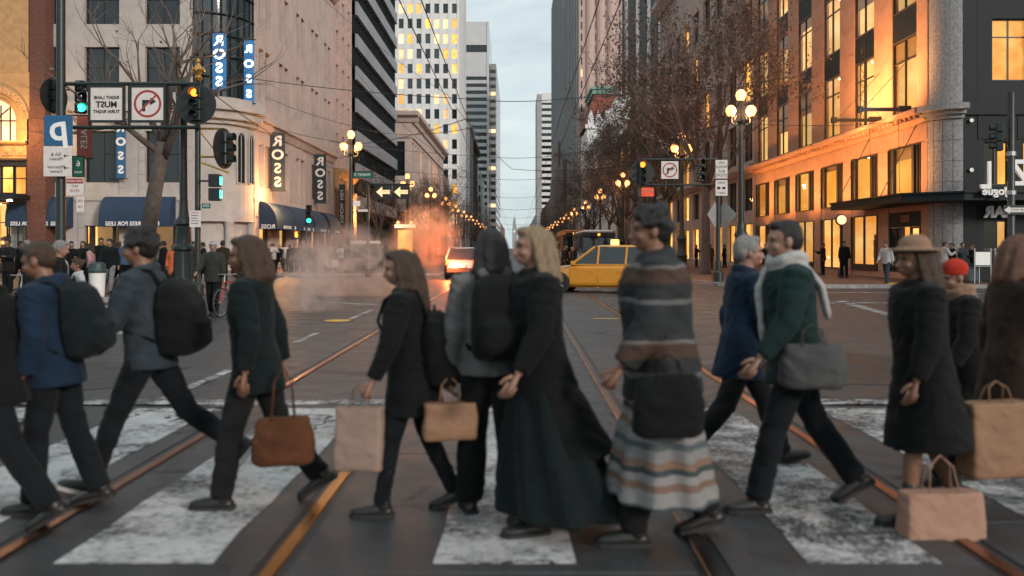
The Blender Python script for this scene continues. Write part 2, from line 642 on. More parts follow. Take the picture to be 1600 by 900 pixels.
def road_mat(name, col, crack=True, rough=.5, worn=None, wscale=2.0, lo=.42, hi=.55, cscale=.55):
    """asphalt: grain, broad patches, tar cracks; with 'worn' = colour of a paint film that has rubbed through"""
    m = bpy.data.materials.new(name)
    m.use_nodes = True
    t = m.node_tree
    L = t.links.new
    p = t.nodes['Principled BSDF']
    geo = t.nodes.new('ShaderNodeNewGeometry')
    pos = geo.outputs['Position']

    def noise(scale, detail=6, rough=.6, dist=0, vec=pos):
        n = t.nodes.new('ShaderNodeTexNoise')
        n.inputs['Scale'].default_value = scale
        n.inputs['Detail'].default_value = detail
        n.inputs['Roughness'].default_value = rough
        n.inputs['Distortion'].default_value = dist
        L(vec, n.inputs['Vector'])
        return n

    def ramp(fac, stops):
        r = t.nodes.new('ShaderNodeValToRGB')
        el = r.color_ramp.elements
        while len(el) < len(stops):
            el.new(.5)
        for e, (q, c) in zip(el, stops):
            e.position = q
            e.color = (*c, 1) if hasattr(c, '__len__') else (c, c, c, 1)
        L(fac, r.inputs['Fac'])
        return r.outputs['Color']

    def mixc(a, b, f, mode='MIX'):
        x = t.nodes.new('ShaderNodeMix')
        x.data_type = 'RGBA'
        x.blend_type = mode
        for sock, val in ((x.inputs['A'], a), (x.inputs['B'], b), (x.inputs['Factor'], f)):
            if hasattr(val, 'is_output'):
                L(val, sock)
            else:
                sock.default_value = (*val, 1) if hasattr(val, '__len__') else val
        return x.outputs['Result']

    big = noise(.22, 5, .6, .6)
    mid = noise(2.2, 7, .7)
    fine = noise(55, 4, .7)
    k = lambda s: tuple(c * s for c in col)
    base = ramp(big.outputs['Fac'], [(.3, k(.72)), (.5, k(1.0)), (.7, k(1.35))])
    base = mixc(base, ramp(mid.outputs['Fac'], [(.3, .62), (.7, 1.25)]), 1.0, 'MULTIPLY')
    base = mixc(base, ramp(fine.outputs['Fac'], [(.3, .7), (.7, 1.3)]), 1.0, 'MULTIPLY')
    cr = None
    if crack:
        warp = t.nodes.new('ShaderNodeVectorMath')
        warp.operation = 'MULTIPLY_ADD'
        wn = noise(1.3, 5, .65)
        L(wn.outputs['Color'], warp.inputs[0])
        warp.inputs[1].default_value = (.9, .9, 0)
        L(pos, warp.inputs[2])
        vo = t.nodes.new('ShaderNodeTexVoronoi')
        vo.feature = 'DISTANCE_TO_EDGE'
        vo.inputs['Scale'].default_value = cscale
        L(warp.outputs[0], vo.inputs['Vector'])
        line = ramp(vo.outputs['Distance'], [(.004, 1.0), (.014, 0.0)])
        mask = ramp(noise(.35, 3).outputs['Fac'], [(.45, 0.0), (.56, 1.0)])
        cr = mixc(line, mask, 1.0, 'MULTIPLY')
    if worn:
        w1 = noise(wscale, 9, .78, .3)
        w2 = noise(wscale * 14, 5, .7)
        wm = mixc(w1.outputs['Fac'], w2.outputs['Fac'], .38)
        wm = ramp(wm, [(lo, 0.0), (hi, 1.0)])
        pc = mixc(worn, ramp(noise(1.1, 6, .7).outputs['Fac'], [(.3, .62), (.7, 1.08)]), 1.0, 'MULTIPLY')
        base = mixc(base, pc, wm)
    if cr is not None:
        base = mixc(base, k(.18), cr)
    L(base, p.inputs['Base Color'])
    rr = ramp(mid.outputs['Fac'], [(.3, rough - .14), (.7, rough + .16)])
    L(rr, p.inputs['Roughness'])
    b = t.nodes.new('ShaderNodeBump')
    b.inputs['Strength'].default_value = .35
    b.inputs['Distance'].default_value = .012
    h = mixc(fine.outputs['Fac'], mid.outputs['Fac'], .5)
    if cr is not None:
        h = mixc(h, (0, 0, 0), cr)
    L(h, b.inputs['Height'])
    L(b.outputs['Normal'], p.inputs['Normal'])
    MATS[name] = m
    return m


def brick_paving(name, c1, c2, mortar):
    m = bpy.data.materials.new(name)
    m.use_nodes = True
    t = m.node_tree
    p = t.nodes['Principled BSDF']
    geo = t.nodes.new('ShaderNodeNewGeometry')
    br = t.nodes.new('ShaderNodeTexBrick')
    br.inputs['Scale'].default_value = 4
    br.inputs['Color1'].default_value = (*c1, 1)
    br.inputs['Color2'].default_value = (*c2, 1)
    br.inputs['Mortar'].default_value = (*mortar, 1)
    br.inputs['Mortar Size'].default_value = .012
    t.links.new(geo.outputs['Position'], br.inputs['Vector'])
    n = t.nodes.new('ShaderNodeTexNoise')
    n.inputs['Scale'].default_value = .8
    n.inputs['Detail'].default_value = 8
    t.links.new(geo.outputs['Position'], n.inputs['Vector'])
    rp = t.nodes.new('ShaderNodeValToRGB')
    rp.color_ramp.elements[0].color = (.55, .55, .55, 1)
    rp.color_ramp.elements[1].color = (1.2, 1.2, 1.2, 1)
    t.links.new(n.outputs['Fac'], rp.inputs['Fac'])
    mx = t.nodes.new('ShaderNodeMix')
    mx.data_type = 'RGBA'
    mx.blend_type = 'MULTIPLY'
    mx.inputs['Factor'].default_value = 1
    t.links.new(br.outputs['Color'], mx.inputs['A'])
    t.links.new(rp.outputs['Color'], mx.inputs['B'])
    t.links.new(mx.outputs['Result'], p.inputs['Base Color'])
    p.inputs['Roughness'].default_value = .55
    MATS[name] = m
    return m


ASPH = (.036, .0375, .0405)
M_road = road_mat('worn asphalt', ASPH, rough=.5)
M_slab = road_mat('track bed concrete', (.042, .0435, .046), crack=True, rough=.52, cscale=.3)
M_ground = mat('far ground', (.07, .07, .07), .9, bump=0)
M_paint = road_mat('worn white road paint', ASPH, crack=True, rough=.6, worn=(.56, .56, .56), wscale=1.6, lo=.40, hi=.53, cscale=.8)
M_paint2 = road_mat('rubbed white road paint', ASPH, crack=True, rough=.6, worn=(.58, .575, .57), wscale=2.4, lo=.46, hi=.57)
M_paint_y = road_mat('yellow road paint', ASPH, crack=False, worn=(.62, .36, .04), wscale=3, lo=.36, hi=.46)
M_brickpave = brick_paving('red brick paving', (.16, .075, .055), (.12, .06, .048), (.07, .055, .05))
M_kerb = mat('granite kerb', (.26, .24, .23), .75, var=.25, scale=5, bump=.3)
M_rail = mat('rusty rail steel', (.52, .27, .13), .24, 1, var=.3, scale=5, bump=.12, bscale=20, dirt=(.35, .15, .06), stretch=(8, .6, 1))  # orange lamp reflection put into the base colour
M_rails = [mat('rust red rail steel', (.34, .17, .11), .3, 1, var=.3, scale=5, bump=.12, bscale=20, dirt=(.2, .10, .06), stretch=(8, .6, 1)),  # warm lamp reflections put into the base colours of these rails
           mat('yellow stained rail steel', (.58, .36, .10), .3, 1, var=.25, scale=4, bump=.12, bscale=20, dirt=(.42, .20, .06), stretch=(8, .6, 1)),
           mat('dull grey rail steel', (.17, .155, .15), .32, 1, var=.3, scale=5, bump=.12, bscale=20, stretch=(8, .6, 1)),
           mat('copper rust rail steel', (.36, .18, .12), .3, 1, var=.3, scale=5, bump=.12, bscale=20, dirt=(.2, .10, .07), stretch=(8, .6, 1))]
M_tar = mat('tar', (.016, .016, .017), .45, var=.3, bump=.3)
M_tactile = mat('yellow tactile paving', (.55, .30, .03), .7, bump=.4, bscale=60)

mb = MB()
mb.add([(-7000, -400, -.02), (7000, -400, -.02), (7000, 8000, -.02), (-7000, 8000, -.02)], [(0, 1, 2, 3)])
tag(mb.build('ground', M_ground), kind='structure')
road = MB()
road.box(-90, 90, -30, 58, -.015, 0)
road.box(-12, 12, 58, 2300, -.015, 0)
road = tag(road.build('road', M_road), kind='structure')

# concrete slabs of the two track beds, laid with open joints; past 60 m the road surface takes over
SL = 2.45
slab_meshes = {}


def slab(x0, x1, y0, ln):
    key = (round(x1 - x0, 3), round(ln, 3))
    if key not in slab_meshes:
        m_ = MB()
        m_.rbox(0, x1 - x0, 0, ln, -.01, .012, .006)
        slab_meshes[key] = m_.mesh('track_slab', M_slab)
    o = link('track_slab', slab_meshes[key], road, (x0, y0, 0))


RAILS = [-2.68, -1.22, .97, 2.43]
STRIPS = [(-2.60, -1.30), (-1.14, .89), (1.05, 2.35)]
for x0, x1 in STRIPS:
    y = 1.2 + (x0 * .37) % 1
    while y < 60:
        slab(x0 + .006, x1 - .006, y + .007, SL - .014)
        y += SL
for x0, x1 in ((-3.4, -2.78), (2.53, 3.15)):
    y = 1.7
    while y < 46:
        slab(x0, x1, y + .008, SL * 1.35 - .016)
        y += SL * 1.35

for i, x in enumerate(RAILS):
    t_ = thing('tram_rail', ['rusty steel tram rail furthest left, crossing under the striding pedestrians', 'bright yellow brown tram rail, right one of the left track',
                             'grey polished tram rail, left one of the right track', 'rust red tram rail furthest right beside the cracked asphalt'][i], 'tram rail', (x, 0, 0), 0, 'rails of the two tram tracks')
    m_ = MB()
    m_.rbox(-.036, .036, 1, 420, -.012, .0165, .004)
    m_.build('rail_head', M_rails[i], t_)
    m_ = MB()
    g = 1 if i % 2 == 0 else -1
    m_.box(min(g * .038, g * .078), max(g * .038, g * .078), 1, 420, -.012, .003)
    m_.build('flange_groove', M_tar, t_)

# painted markings (sheets 4 mm above what they lie on)


def patch(name, poly, m, z=.0165, parent=None):
    b_ = MB()
    b_.prism(poly, z - .004, z)
    return tag(b_.build(name, m, parent), kind=None if parent else 'structure')


def rect(x0, x1, y0, y1, j=.03):
    q = lambda: rnd.uniform(-j, j)
    n = max(2, int((y1 - y0) / .5))
    a = [(x0 + q(), y0 + (y1 - y0) * i / n) for i in range(n + 1)]
    b = [(x1 + q(), y1 - (y1 - y0) * i / n) for i in range(n + 1)]
    return a + b


for x0, x1 in ((-6.9, -6.15), (-5.25, -4.5), (-3.74, -2.98), (-2.32, -1.54), (-.43, .3), (1.46, 2.14), (2.98, 3.7), (4.6, 5.3), (6.2, 6.9)):
    for a, b in ((x0, x1),):
        patch('crosswalk_stripe', rect(a, b, 4.35, 8.55, .02), M_paint if x0 < 1 else M_paint2, .0175)
patch('stop_line', rect(-9.6, -.95, 8.78, 9.04, .02), M_paint2, .0175)
patch('stop_line', rect(2.9, 9.5, 8.8, 9.06, .02), M_paint2, .0175)
for y0, y1 in ((9.1, 12.4), (14.6, 16.2), (19.2, 22.4), (24.0, 27)):
    patch('lane_line', rect(-3.82, -3.70, y0, y1, .008), M_paint2, .0085)
for y0, y1 in ((17.5, 21.3), (12.5, 15.2)):
    patch('lane_line', rect(-7.55, -7.42, y0, y1, .008), M_paint2, .0085)
for x, zs in ((-3.7, range(60, 200, 12)), (3.9, range(60, 200, 12))):
    for y0 in zs:
        patch('lane_line', rect(x - .06, x + .06, y0, y0 + 4, .005), M_paint2, .0085)
# the lines of the farther crosswalks
patch('crosswalk_line', [(-10.4, 29.0), (-4.0, 24.2), (-4.0, 24.55), (-10.4, 29.35)], M_paint2, .0085)
patch('crosswalk_line', [(-11.2, 36.5), (-10.9, 36.5), (-12.4, 46.4), (-12.8, 46.4)], M_paint2, .0085)
patch('crosswalk_line', [(9.6, 26.2), (8.9, 21.5), (8.6, 19.0), (8.9, 19.0), (9.2, 21.5), (9.95, 26.2)], M_paint2, .0085)
patch('crosswalk_line', [(9.0, 25.1), (15.5, 25.1), (15.5, 25.45), (9.0, 25.45)], M_paint2, .0085)
patch('crosswalk_line', [(9.3, 31.6), (17.5, 30.0), (17.5, 30.3), (9.3, 31.9)], M_paint2, .0085)
patch('crosswalk_line', [(-9.5, 44.5), (-3.2, 44.5), (-3.2, 44.8), (-9.5, 44.8)], M_paint2, .0085)
pd = patch('painted_dot', [(at(182, 16.6) + .42 * math.cos(a * PI / 10), 16.6 + .9 * math.sin(a * PI / 10)) for a in range(20)], M_paint, .0085)
t_ = thing('manhole_cover', 'round yellow painted manhole cover in the left traffic lane', 'manhole cover', (at(527, 19), 19, 0))
m_ = MB()
m_.lathe([(.02, .02), (.27, .02), (.29, .014), (.29, 0)], 24)
m_.build('lid', M_paint_y, t_)
m_ = MB()
m_.lathe([(.295, 0), (.295, .012), (.36, .012), (.37, 0)], 24)
m_.build('rim', M_tar, t_)
patch('yellow_mark', rect(at(935, 19.6) - .12, at(935, 19.6) + .5, 19.5, 19.62, .01), M_paint_y, .0165)
# tar seams: each a wandering ribbon


def seam(pts, w=.03):
    a, b = [], []
    P = []
    for (x0, y0), (x1, y1) in zip(pts, pts[1:]):
        n = max(2, int(math.hypot(x1 - x0, y1 - y0) / .22))
        for i in range(n):
            P.append((x0 + (x1 - x0) * i / n + rnd.gauss(0, .025), y0 + (y1 - y0) * i / n + rnd.gauss(0, .025)))
    for i, (x, y) in enumerate(P):
        q = P[min(i + 1, len(P) - 1)]
        o = P[max(i - 1, 0)]
        d = Vector((q[0] - o[0], q[1] - o[1])).normalized()
        ww = w * rnd.uniform(.5, 1.3)
        a.append((x - d.y * ww, y + d.x * ww, .0165))
        b.append((x + d.y * ww, y - d.x * ww, .0165))
    s_ = MB()
    n = len(P)
    s_.add(a + b, [(i, i + 1, n + i + 1, n + i) for i in range(n - 1)])
    o = s_.build('tar_seam', M_tar)
    tag(o, kind='structure')


seam([(2.9, 8.1), (3.4, 7.7), (3.3, 7.2), (4.1, 6.9), (5.2, 6.8)])
seam([(3.5, 7.5), (4.0, 7.55), (5.4, 7.3)])
seam([(2.6, 6.0), (3.3, 5.8), (4.2, 6.1), (5.6, 5.7)], .022)
seam([(-5.0, 7.0), (-4.3, 6.6), (-3.9, 6.0)], .02)
seam([(-3.3, 8.2), (-2.95, 7.9), (-3.05, 7.5), (-2.75, 7.35)], .04)
seam([(-1.95, 8.4), (-2.0, 6.6), (-1.93, 4.5)], .012)
M_patch = road_mat('fresh dark asphalt', (.022, .022, .023), crack=True, rough=.5, cscale=1.1)
patch('asphalt_patch', [(3.2 + .12 * math.sin(k * 2.1) + 2.6 * max(0, min(1, (k - 6) / 6)) * (k < 12) + (2.6 if 12 <= k < 19 else 0) - (0 if k < 19 else 0), 6.05 + .1 * math.sin(k * 1.7) + (2.3 * min(1, k / 6) if k < 12 else 2.3 * max(0, 1 - (k - 12) / 6))) for k in range(19)], M_patch, .0125)
patch('asphalt_patch', [(-7.4, 9.6), (-5.3, 9.5), (-4.6, 9.9), (-4.4, 11.6), (-5.2, 12.2), (-7.2, 12.0)], M_patch, .0065)
patch('asphalt_patch', [(3.4, 10.2), (5.2, 10.0), (6.9, 10.4), (7.2, 12.6), (5.0, 13.1), (3.3, 12.4)], M_patch, .0065)
# broken asphalt with loose lumps between the left rails and the stop line
t_ = thing('broken_patch', 'broken asphalt patch with pale loose lumps beside the left rail', 'pothole patch', (at(318, 8.3), 8.35, .002))
m_ = MB()
for i in range(70):
    a, r_ = rnd.uniform(0, 2 * PI), rnd.uniform(0, 1) ** .6
    s_ = rnd.uniform(.012, .045)
    m_.use(0 if rnd.random() < .35 else 1)
    m_.ell((.45 * r_ * math.cos(a), .5 * r_ * math.sin(a), s_ * .3), (s_ * rnd.uniform(.7, 1.4), s_ * rnd.uniform(.7, 1.5), s_ * .55), 6, 4, Matrix.Rotation(a, 3, 'Z'))
tag(m_.build('rubble', [M_kerb, M_tar], t_), kind='stuff')
m_ = MB()
m_.prism([(.55 * (1 + .25 * math.sin(3 * k) + .12 * math.sin(7 * k)) * math.cos(k * PI / 12), .58 * (1 + .2 * math.cos(2 * k)) * math.sin(k * PI / 12)) for k in range(24)], .010, .0125)
m_.build('tar_base', M_tar, t_)

# pavements: a step of 0.15 m with a granite kerb


def pavement(poly, kerb_from, kerb_to, m=M_brickpave):
    b_ = MB()
    b_.prism(poly, -.01, .15)
    o = tag(b_.build('pavement', m), kind='structure')
    kb = MB()
    pts = poly[kerb_from:kerb_to]
    for i in range(len(pts) - 1):
        a, c = Vector(pts[i]), Vector(pts[i + 1])
        L_ = (c - a).length
        d = (c - a) / L_
        nrm = Vector((d.y, -d.x))
        n = max(1, min(40, int(L_ / 1.8)))
        for k in range(n):
            p0, p1 = a + d * (L_ * k / n + .006), a + d * (L_ * (k + 1) / n - .006)
            q0, q1 = p0 + nrm * .17, p1 + nrm * .17
            kb_ = MB()
            kb_.prism([tuple(p0), tuple(q0), tuple(q1), tuple(p1)], -.01, .154)
            kb_.build('kerb_stone', M_kerb, o)
    return o


# left corner (nearer block), left pavement along the street, right corner and right pavement; kerb runs listed so that the outside is to the right
pavement([(-60, 25.0), (-13.6, 25.0), (-11.9, 25.9), (-11.3, 27.6), (-11.2, 35.4), (-11.9, 36.6), (-13.5, 37.0), (-60, 37.0)], 0, 7)
pavement([(-40, 50.5), (-4.6, 50.5), (-4.5, 56), (-7.4, 60), (-7.6, 74), (-7.6, 1500), (-40, 1500)], 0, 6)
pavement([(7.6, 1500), (7.6, 66), (7.6, 42), (8.6, 37.0), (12.2, 34.7), (60, 34.7), (60, 60), (40, 1500)], 0, 6)
b_ = MB()
for i in range(4):
    b_.box(at(1372, 36) + i * .62, at(1372, 36) + i * .62 + .6, 35.0, 36.2, .15, .16)
tag(b_.build('tactile_strip', M_tactile), kind='structure')

# ------------------------------------------------------------------ buildings


class Frame:
    """facade frame: a along the wall (u), b outward (n), z up"""

    def __init__(self, P, u):
        self.P = Vector((P[0], P[1], 0))
        u = Vector((u[0], u[1], 0)).normalized()
        self.u, self.n = u, Vector((u.y, -u.x, 0))
        self.ang = math.atan2(u.y, u.x)

    def p(self, a, b, z):
        q = self.P + self.u * a + self.n * b
        return (q.x, q.y, z)

    def box(self, mb, a0, a1, b0, b1, z0, z1):
        vs = [self.p(a, b, z) for z in (z0, z1) for a, b in ((a0, b0), (a1, b0), (a1, b1), (a0, b1))]
        mb.add(vs, [(0, 3, 2, 1), (4, 5, 6, 7), (0, 1, 5, 4), (1, 2, 6, 5), (2, 3, 7, 6), (3, 0, 4, 7)])

    def prof(self, mb, a0, a1, pr):
        """moulding: profile of (b, z) run from a0 to a1"""
        n = len(pr)
        vs = [self.p(a, b, z) for a in (a0, a1) for b, z in pr]
        fs = [tuple(range(n))[::-1], tuple(range(n, 2 * n))] + [(i, (i + 1) % n, n + (i + 1) % n, n + i) for i in range(n)]
        mb.add(vs, fs)


_win = {}


def window_meshes(w, h, style, fm):
    key = (round(w, 2), round(h, 2), style, fm.name)
    if key in _win:
        return _win[key]
    f = MB()
    t = .06 if style != 'far' else min(.12, w * .08)
    d = .12
    # local: x along, -y outward, z up; origin bottom centre
    f.box(-w / 2, -w / 2 + t, -d, 0, 0, h)
    f.box(w / 2 - t, w / 2, -d, 0, 0, h)
    f.box(-w / 2 + t, w / 2 - t, -d, 0, 0, t)
    f.box(-w / 2 + t, w / 2 - t, -d, 0, h - t, h)
    if style in ('sash', 'sash2'):
        f.box(-w / 2 + t, w / 2 - t, -d * .8, 0, h * .55, h * .55 + t)
    if style in ('double', 'sash2', 'cross'):
        f.box(-t / 2, t / 2, -d * .85, 0, t, h - t)
    if style == 'cross':
        f.box(-w / 2 + t, -t / 2, -d * .7, 0, h * .7, h * .7 + t)
        f.box(t / 2, w / 2 - t, -d * .7, 0, h * .7, h * .7 + t)
    if style == 'triple':
        for q in (-.31, .31):
            f.box(w * q - .11, w * q + .11, -d * 1.3, 0, t, h - t)
        for q in (-.405, .405):
            f.box(w * q - .03, w * q + .03, -d * .9, 0, t, h - t)
    if style == 'door':
        f.box(-w / 2 + t, w / 2 - t, -d * .9, 0, t, .32)
        f.box(-.04, .04, -d * .85, 0, .32, h - t)
    p = MB()
    p.box(-w / 2 + t * .5, w / 2 - t * .5, -d * .45, -d * .35, t * .5, h - t * .5)
    _win[key] = (f.mesh('window_frame', fm), p)
    return _win[key]


_pane = {}


def window(parent, fr, a, b, z, w, h, pane, style='sash', fm=None, blind=0):
    """one window: its frame, and the pane as its own sub-part"""
    fm = fm or M_frame_dark
    fme, pm = window_meshes(w, h, style, fm)
    o = link('window', fme, parent, fr.p(a, b, z), fr.ang)
    if blind:
        bm_ = MB()
        bm_.box(-w / 2 + .05, w / 2 - .05, .03, .045, h * (1 - blind), h - .04)
        bm_.build('blind', M_blind, o)
    key = (round(w, 2), round(h, 2), pane.name)
    if key not in _pane:
        q = MB()
        q.v, q.f, q.m = list(pm.v), list(pm.f), list(pm.m)
        _pane[key] = q.mesh('pane', pane)
    link('pane', _pane[key], o)
    return o


_flat = {}


def plain_window(parent, fr, a, b, z, w, h, pane):
    """far window: one pane in a recess"""
    key = (round(w, 2), round(h, 2), pane.name)
    if key not in _flat:
        q = MB()
        q.box(-w / 2, w / 2, -.05, .05, 0, h)
        _flat[key] = q.mesh('window', pane)
    return link('window', _flat[key], parent, fr.p(a, b, z), fr.ang)


_room = {}


def room(parent, fr, a, b, z, w, h, wallm, depth=2.2, kind=0):
    """the lit interior one sees through a shop or office window"""
    key = (round(w, 2), round(h, 2), wallm.name, kind)
    if key not in _room:
        q = MB()
        q.use(0)
        q.box(-w / 2 - .3, w / 2 + .3, depth, depth + .05, -.05, h + .25)       # back wall
        q.box(-w / 2 - .35, -w / 2 - .3, .12, depth, -.05, h + .25)
        q.box(w / 2 + .3, w / 2 + .35, .12, depth, -.05, h + .25)
        q.use(1)
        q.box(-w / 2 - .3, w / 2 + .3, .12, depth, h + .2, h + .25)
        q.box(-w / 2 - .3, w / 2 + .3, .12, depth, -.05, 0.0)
        q.use(2)
        r_ = random.Random(kind * 17 + 3)
        for i in range(4):
            x = (-.36 + .24 * i) * w
            q.ell((x, .6, h + .12), (.05, .05, .05), 6, 4)
            q.ell((x + .1, 1.3, h + .12), (.045, .045, .045), 6, 4)
        q.use(3)
        if kind == 1:           # shelves and racks along the back
            for i in range(3):
                zz = .5 + i * .7
                q.box(-w * .42, w * .1, depth - .35, depth - .02, zz, zz + .05)
                for k in range(6):
                    x = -w * .4 + k * w * .08
                    q.box(x, x + w * .05, depth - .3, depth - .05, zz + .05, zz + .05 + r_.uniform(.15, .45))
            q.box(w * .2, w * .42, .9, 1.3, 0, .9)
        if kind == 2:           # dressed dummies on a plinth
            q.box(-w * .4, w * .4, .5, 1.2, 0, .18)
            for x in (-w * .25, w * .02, w * .27):
                q.loft([(x, .85, .18, .07, .07), (x, .85, .95, .14, .1), (x, .85, 1.25, .12, .09), (x, .85, 1.55, .19, .1), (x, .85, 1.66, .05, .05), (x, .85, 1.72, .07, .09), (x, .85, 1.9, .05, .06)], 8)
        if kind == 3:
            q.box(-w * .45, -w * .2, 1.2, 1.5, 0, h * .55)
            q.box(w * .15, w * .45, 1.5, 1.7, 0, h * .35)
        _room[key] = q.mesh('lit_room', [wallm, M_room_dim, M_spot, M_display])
    return link('lit_room', _room[key], parent, fr.p(a, b, z), fr.ang)


M_room_dim = mat('room ceiling and floor', (.5, .3, .12), .7, emit=(.8, .36, .07), es=.45)  # room light put into ceiling and floor as a glow of their own
M_display = mat('display goods', (.2, .09, .04), .7, var=.5, scale=5)


def facade(wall, parent, fr, L, z0, z1, nb, pier, rows, d=.35, win=None, sp_in=.03, skip=()):
    """piers and spandrels in front of recessed windows. rows: (bottom, top); win(i, r) -> None or a dict for window()"""
    bay = L / nb
    for i in range(nb + 1):
        a0, a1 = i * bay - pier / 2, i * bay + pier / 2
        a0, a1 = max(a0, 0), min(a1, L)
        fr.box(wall, a0, a1, -d, 0, z0, z1)
    for i in range(nb):
        a0, a1 = i * bay + pier / 2, (i + 1) * bay - pier / 2
        zs = [z0]
        for r, (b, t) in enumerate(rows):
            zs += [b, t]
        zs.append(z1)
        for k in range(0, len(zs), 2):
            if zs[k + 1] - zs[k] > .01:
                fr.box(wall, a0, a1, -d, -sp_in, zs[k], zs[k + 1])
        for r, (b, t) in enumerate(rows):
            if win:
                win(i, r, (a0 + a1) / 2, b, a1 - a0, t - b)


def courses(parent, fr, a0, a1, z0, z1, h, m, proud=.018, b=0.0, n=1, cache={}):
    """stone blocks, each a piece of its own, standing proud of the pier with open joints"""
    w = (a1 - a0) / n
    k = max(1, round((z1 - z0) / h))
    hh = (z1 - z0) / k
    key = (round(w, 2), round(hh, 2), m.name, proud)
    if key not in cache:
        q = MB()
        q.rbox(-w / 2 + .012, w / 2 - .012, -proud, .02, .012, hh - .012, .008)
        cache[key] = q.mesh('stone_block', m)
    for i in range(k):
        for j in range(n):
            link('stone_block', cache[key], parent, fr.p(a0 + w * (j + .5), b, z0 + hh * i), fr.ang)


def core(wall, x0, x1, y0, y1, z0, z1):
    wall.box(x0, x1, y0, y1, z0, z1)


XR, XL = 18.3, -18.3
# ---- right: tan stone shop building on the corner, lit from inside, rounded granite corner, dark shop beyond
rb = thing('corner_store', 'tan stone corner building on the right with amber lit shop windows and black canopy', 'building', (0, 0, 0))
frR = Frame((XR, 66.7), (0, -1))          # runs towards the camera; outward = -x
LR = 28.2
wall = MB()
dkwall = MB()


def win_ground(i, r, a, z, w, h):
    if i == 5:
        return
    window(rb, frR, a, -.06, z, w, h, M_pane, 'door' if i in (2, 4) else 'triple' if i != 3 else 'double')
    room(rb, frR, a, -.1, z, w, h, M_room2, 2.4, [1, 2, 3, 1, 2, 0][i % 6])


def win_mezz(i, r, a, z, w, h):
    window(rb, frR, a, -.06, z, w, h, M_pane, 'triple', blind=(0, .2, 0, .12, 0, .25)[i % 6])
    room(rb, frR, a, -.14, z, w, h, M_room, 2.0, (3, 0, 2, 0, 3, 1)[i % 6])


facade(wall, rb, frR, LR, .15, 3.35, 6, 1.25, [(.45, 3.32)], .2, win_ground)
facade(wall, rb, frR, LR, 3.35, 6.45, 6, 1.25, [(3.95, 6.4)], .2, win_mezz)


def win_up(i, r, a, z, w, h):
    lit = r < 2 or (r == 2 and i in (1, 3, 4))
    window(rb, frR, a, -.14, z, w, h, M_pane if lit else M_win_dark, 'cross', blind=(0, .3, 0, .55, .2, 0, .4)[(i * 3 + r * 5) % 7] if lit else 0)
    if lit:
        room(rb, frR, a, -.2, z, w, h, M_room3, 2.2, (0, 3, 1)[(i + r) % 3])


rowsU = [(8.05, 11.5), (12.9, 16.2), (17.6, 20.9), (22.3, 25.6)]
up = MB()
facade(wall, rb, frR, LR, 7.92, 28.5, 6, 2.15, rowsU, .3, None, .03)
bay = LR / 6
for i in range(6):
    a0, a1 = i * bay + 1.075, (i + 1) * bay - 1.075
    for r, (b, t) in enumerate(rowsU):
        win_up(i, r, (a0 + a1) / 2, b, a1 - a0, t - b)
    for (b, t), (b2, _) in zip(rowsU, rowsU[1:]):
        frR.box(dkwall, a0, a1, -.28, -.024, t + .02, b2 - .02)       # dark metal spandrels
# fascia, cornices, parapet, plinth
frR.box(wall, 0, LR, -.45, .02, 6.45, 7.25)
frR.prof(wall, 0, LR + .1, [(-.4, 7.25), (.12, 7.25), (.22, 7.4), (.26, 7.52), (.62, 7.62), (.66, 7.8), (.5, 7.85), (.4, 7.92), (-.4, 7.92)])
frR.prof(wall, 0, LR + .1, [(-.4, 28.5), (.2, 28.5), (.4, 29), (.95, 29.2), (1.0, 29.7), (.4, 29.9), (-.4, 29.9)])
for i in range(60):
    frR.box(wall, .1 + i * .47, .1 + i * .47 + .2, .26, .5, 7.44, 7.60)     # dentils under the cornice shelf
core(wall, XR + 3.2, 60, 41, 66.5, 0, 28.2)
frR.box(dkwall, 0, LR, -3.1, -2.95, 0.1, 28.2)
for zz in (3.36, 6.5, 7.6, 11.9, 16.6, 21.3, 26):
    frR.box(dkwall, 0, LR, -2.95, -.66, zz + .02, zz + .3)
frR.box(dkwall, 0, .3, -3, -.66, .1, 28.2)
frR.box(dkwall, LR - .3, LR, -3, -.66, .1, 28.2)
# rounded granite corner towards the side street
gran = MB()
# the flat of the facade stops at 38.5; the corner drum starts there
cx_, cy_ = XR + 1.04, 38.5


def drum(mb, r, z0, z1, x=cx_, y=cy_):
    pts = [(x - r * math.cos(t), y - r * math.sin(t)) for t in [k * PI / 2 / 10 for k in range(11)]]
    mb.prism(pts + [(x, y + .6), (x - r, y + .6)], z0, z1)


drum(gran, 1.02, .15, 7.25)
drum(gran, 1.18, 7.25, 7.42)
drum(gran, 1.6, 7.6, 7.85)
drum(gran, 1.35, 7.42, 7.6)
drum(gran, 1.0, 7.85, 28.5)
drum(gran, 1.7, 28.6, 29.8)
drum(gran, 1.12, .15, .9)
gran.build('granite_corner', M_stone_grey, rb)
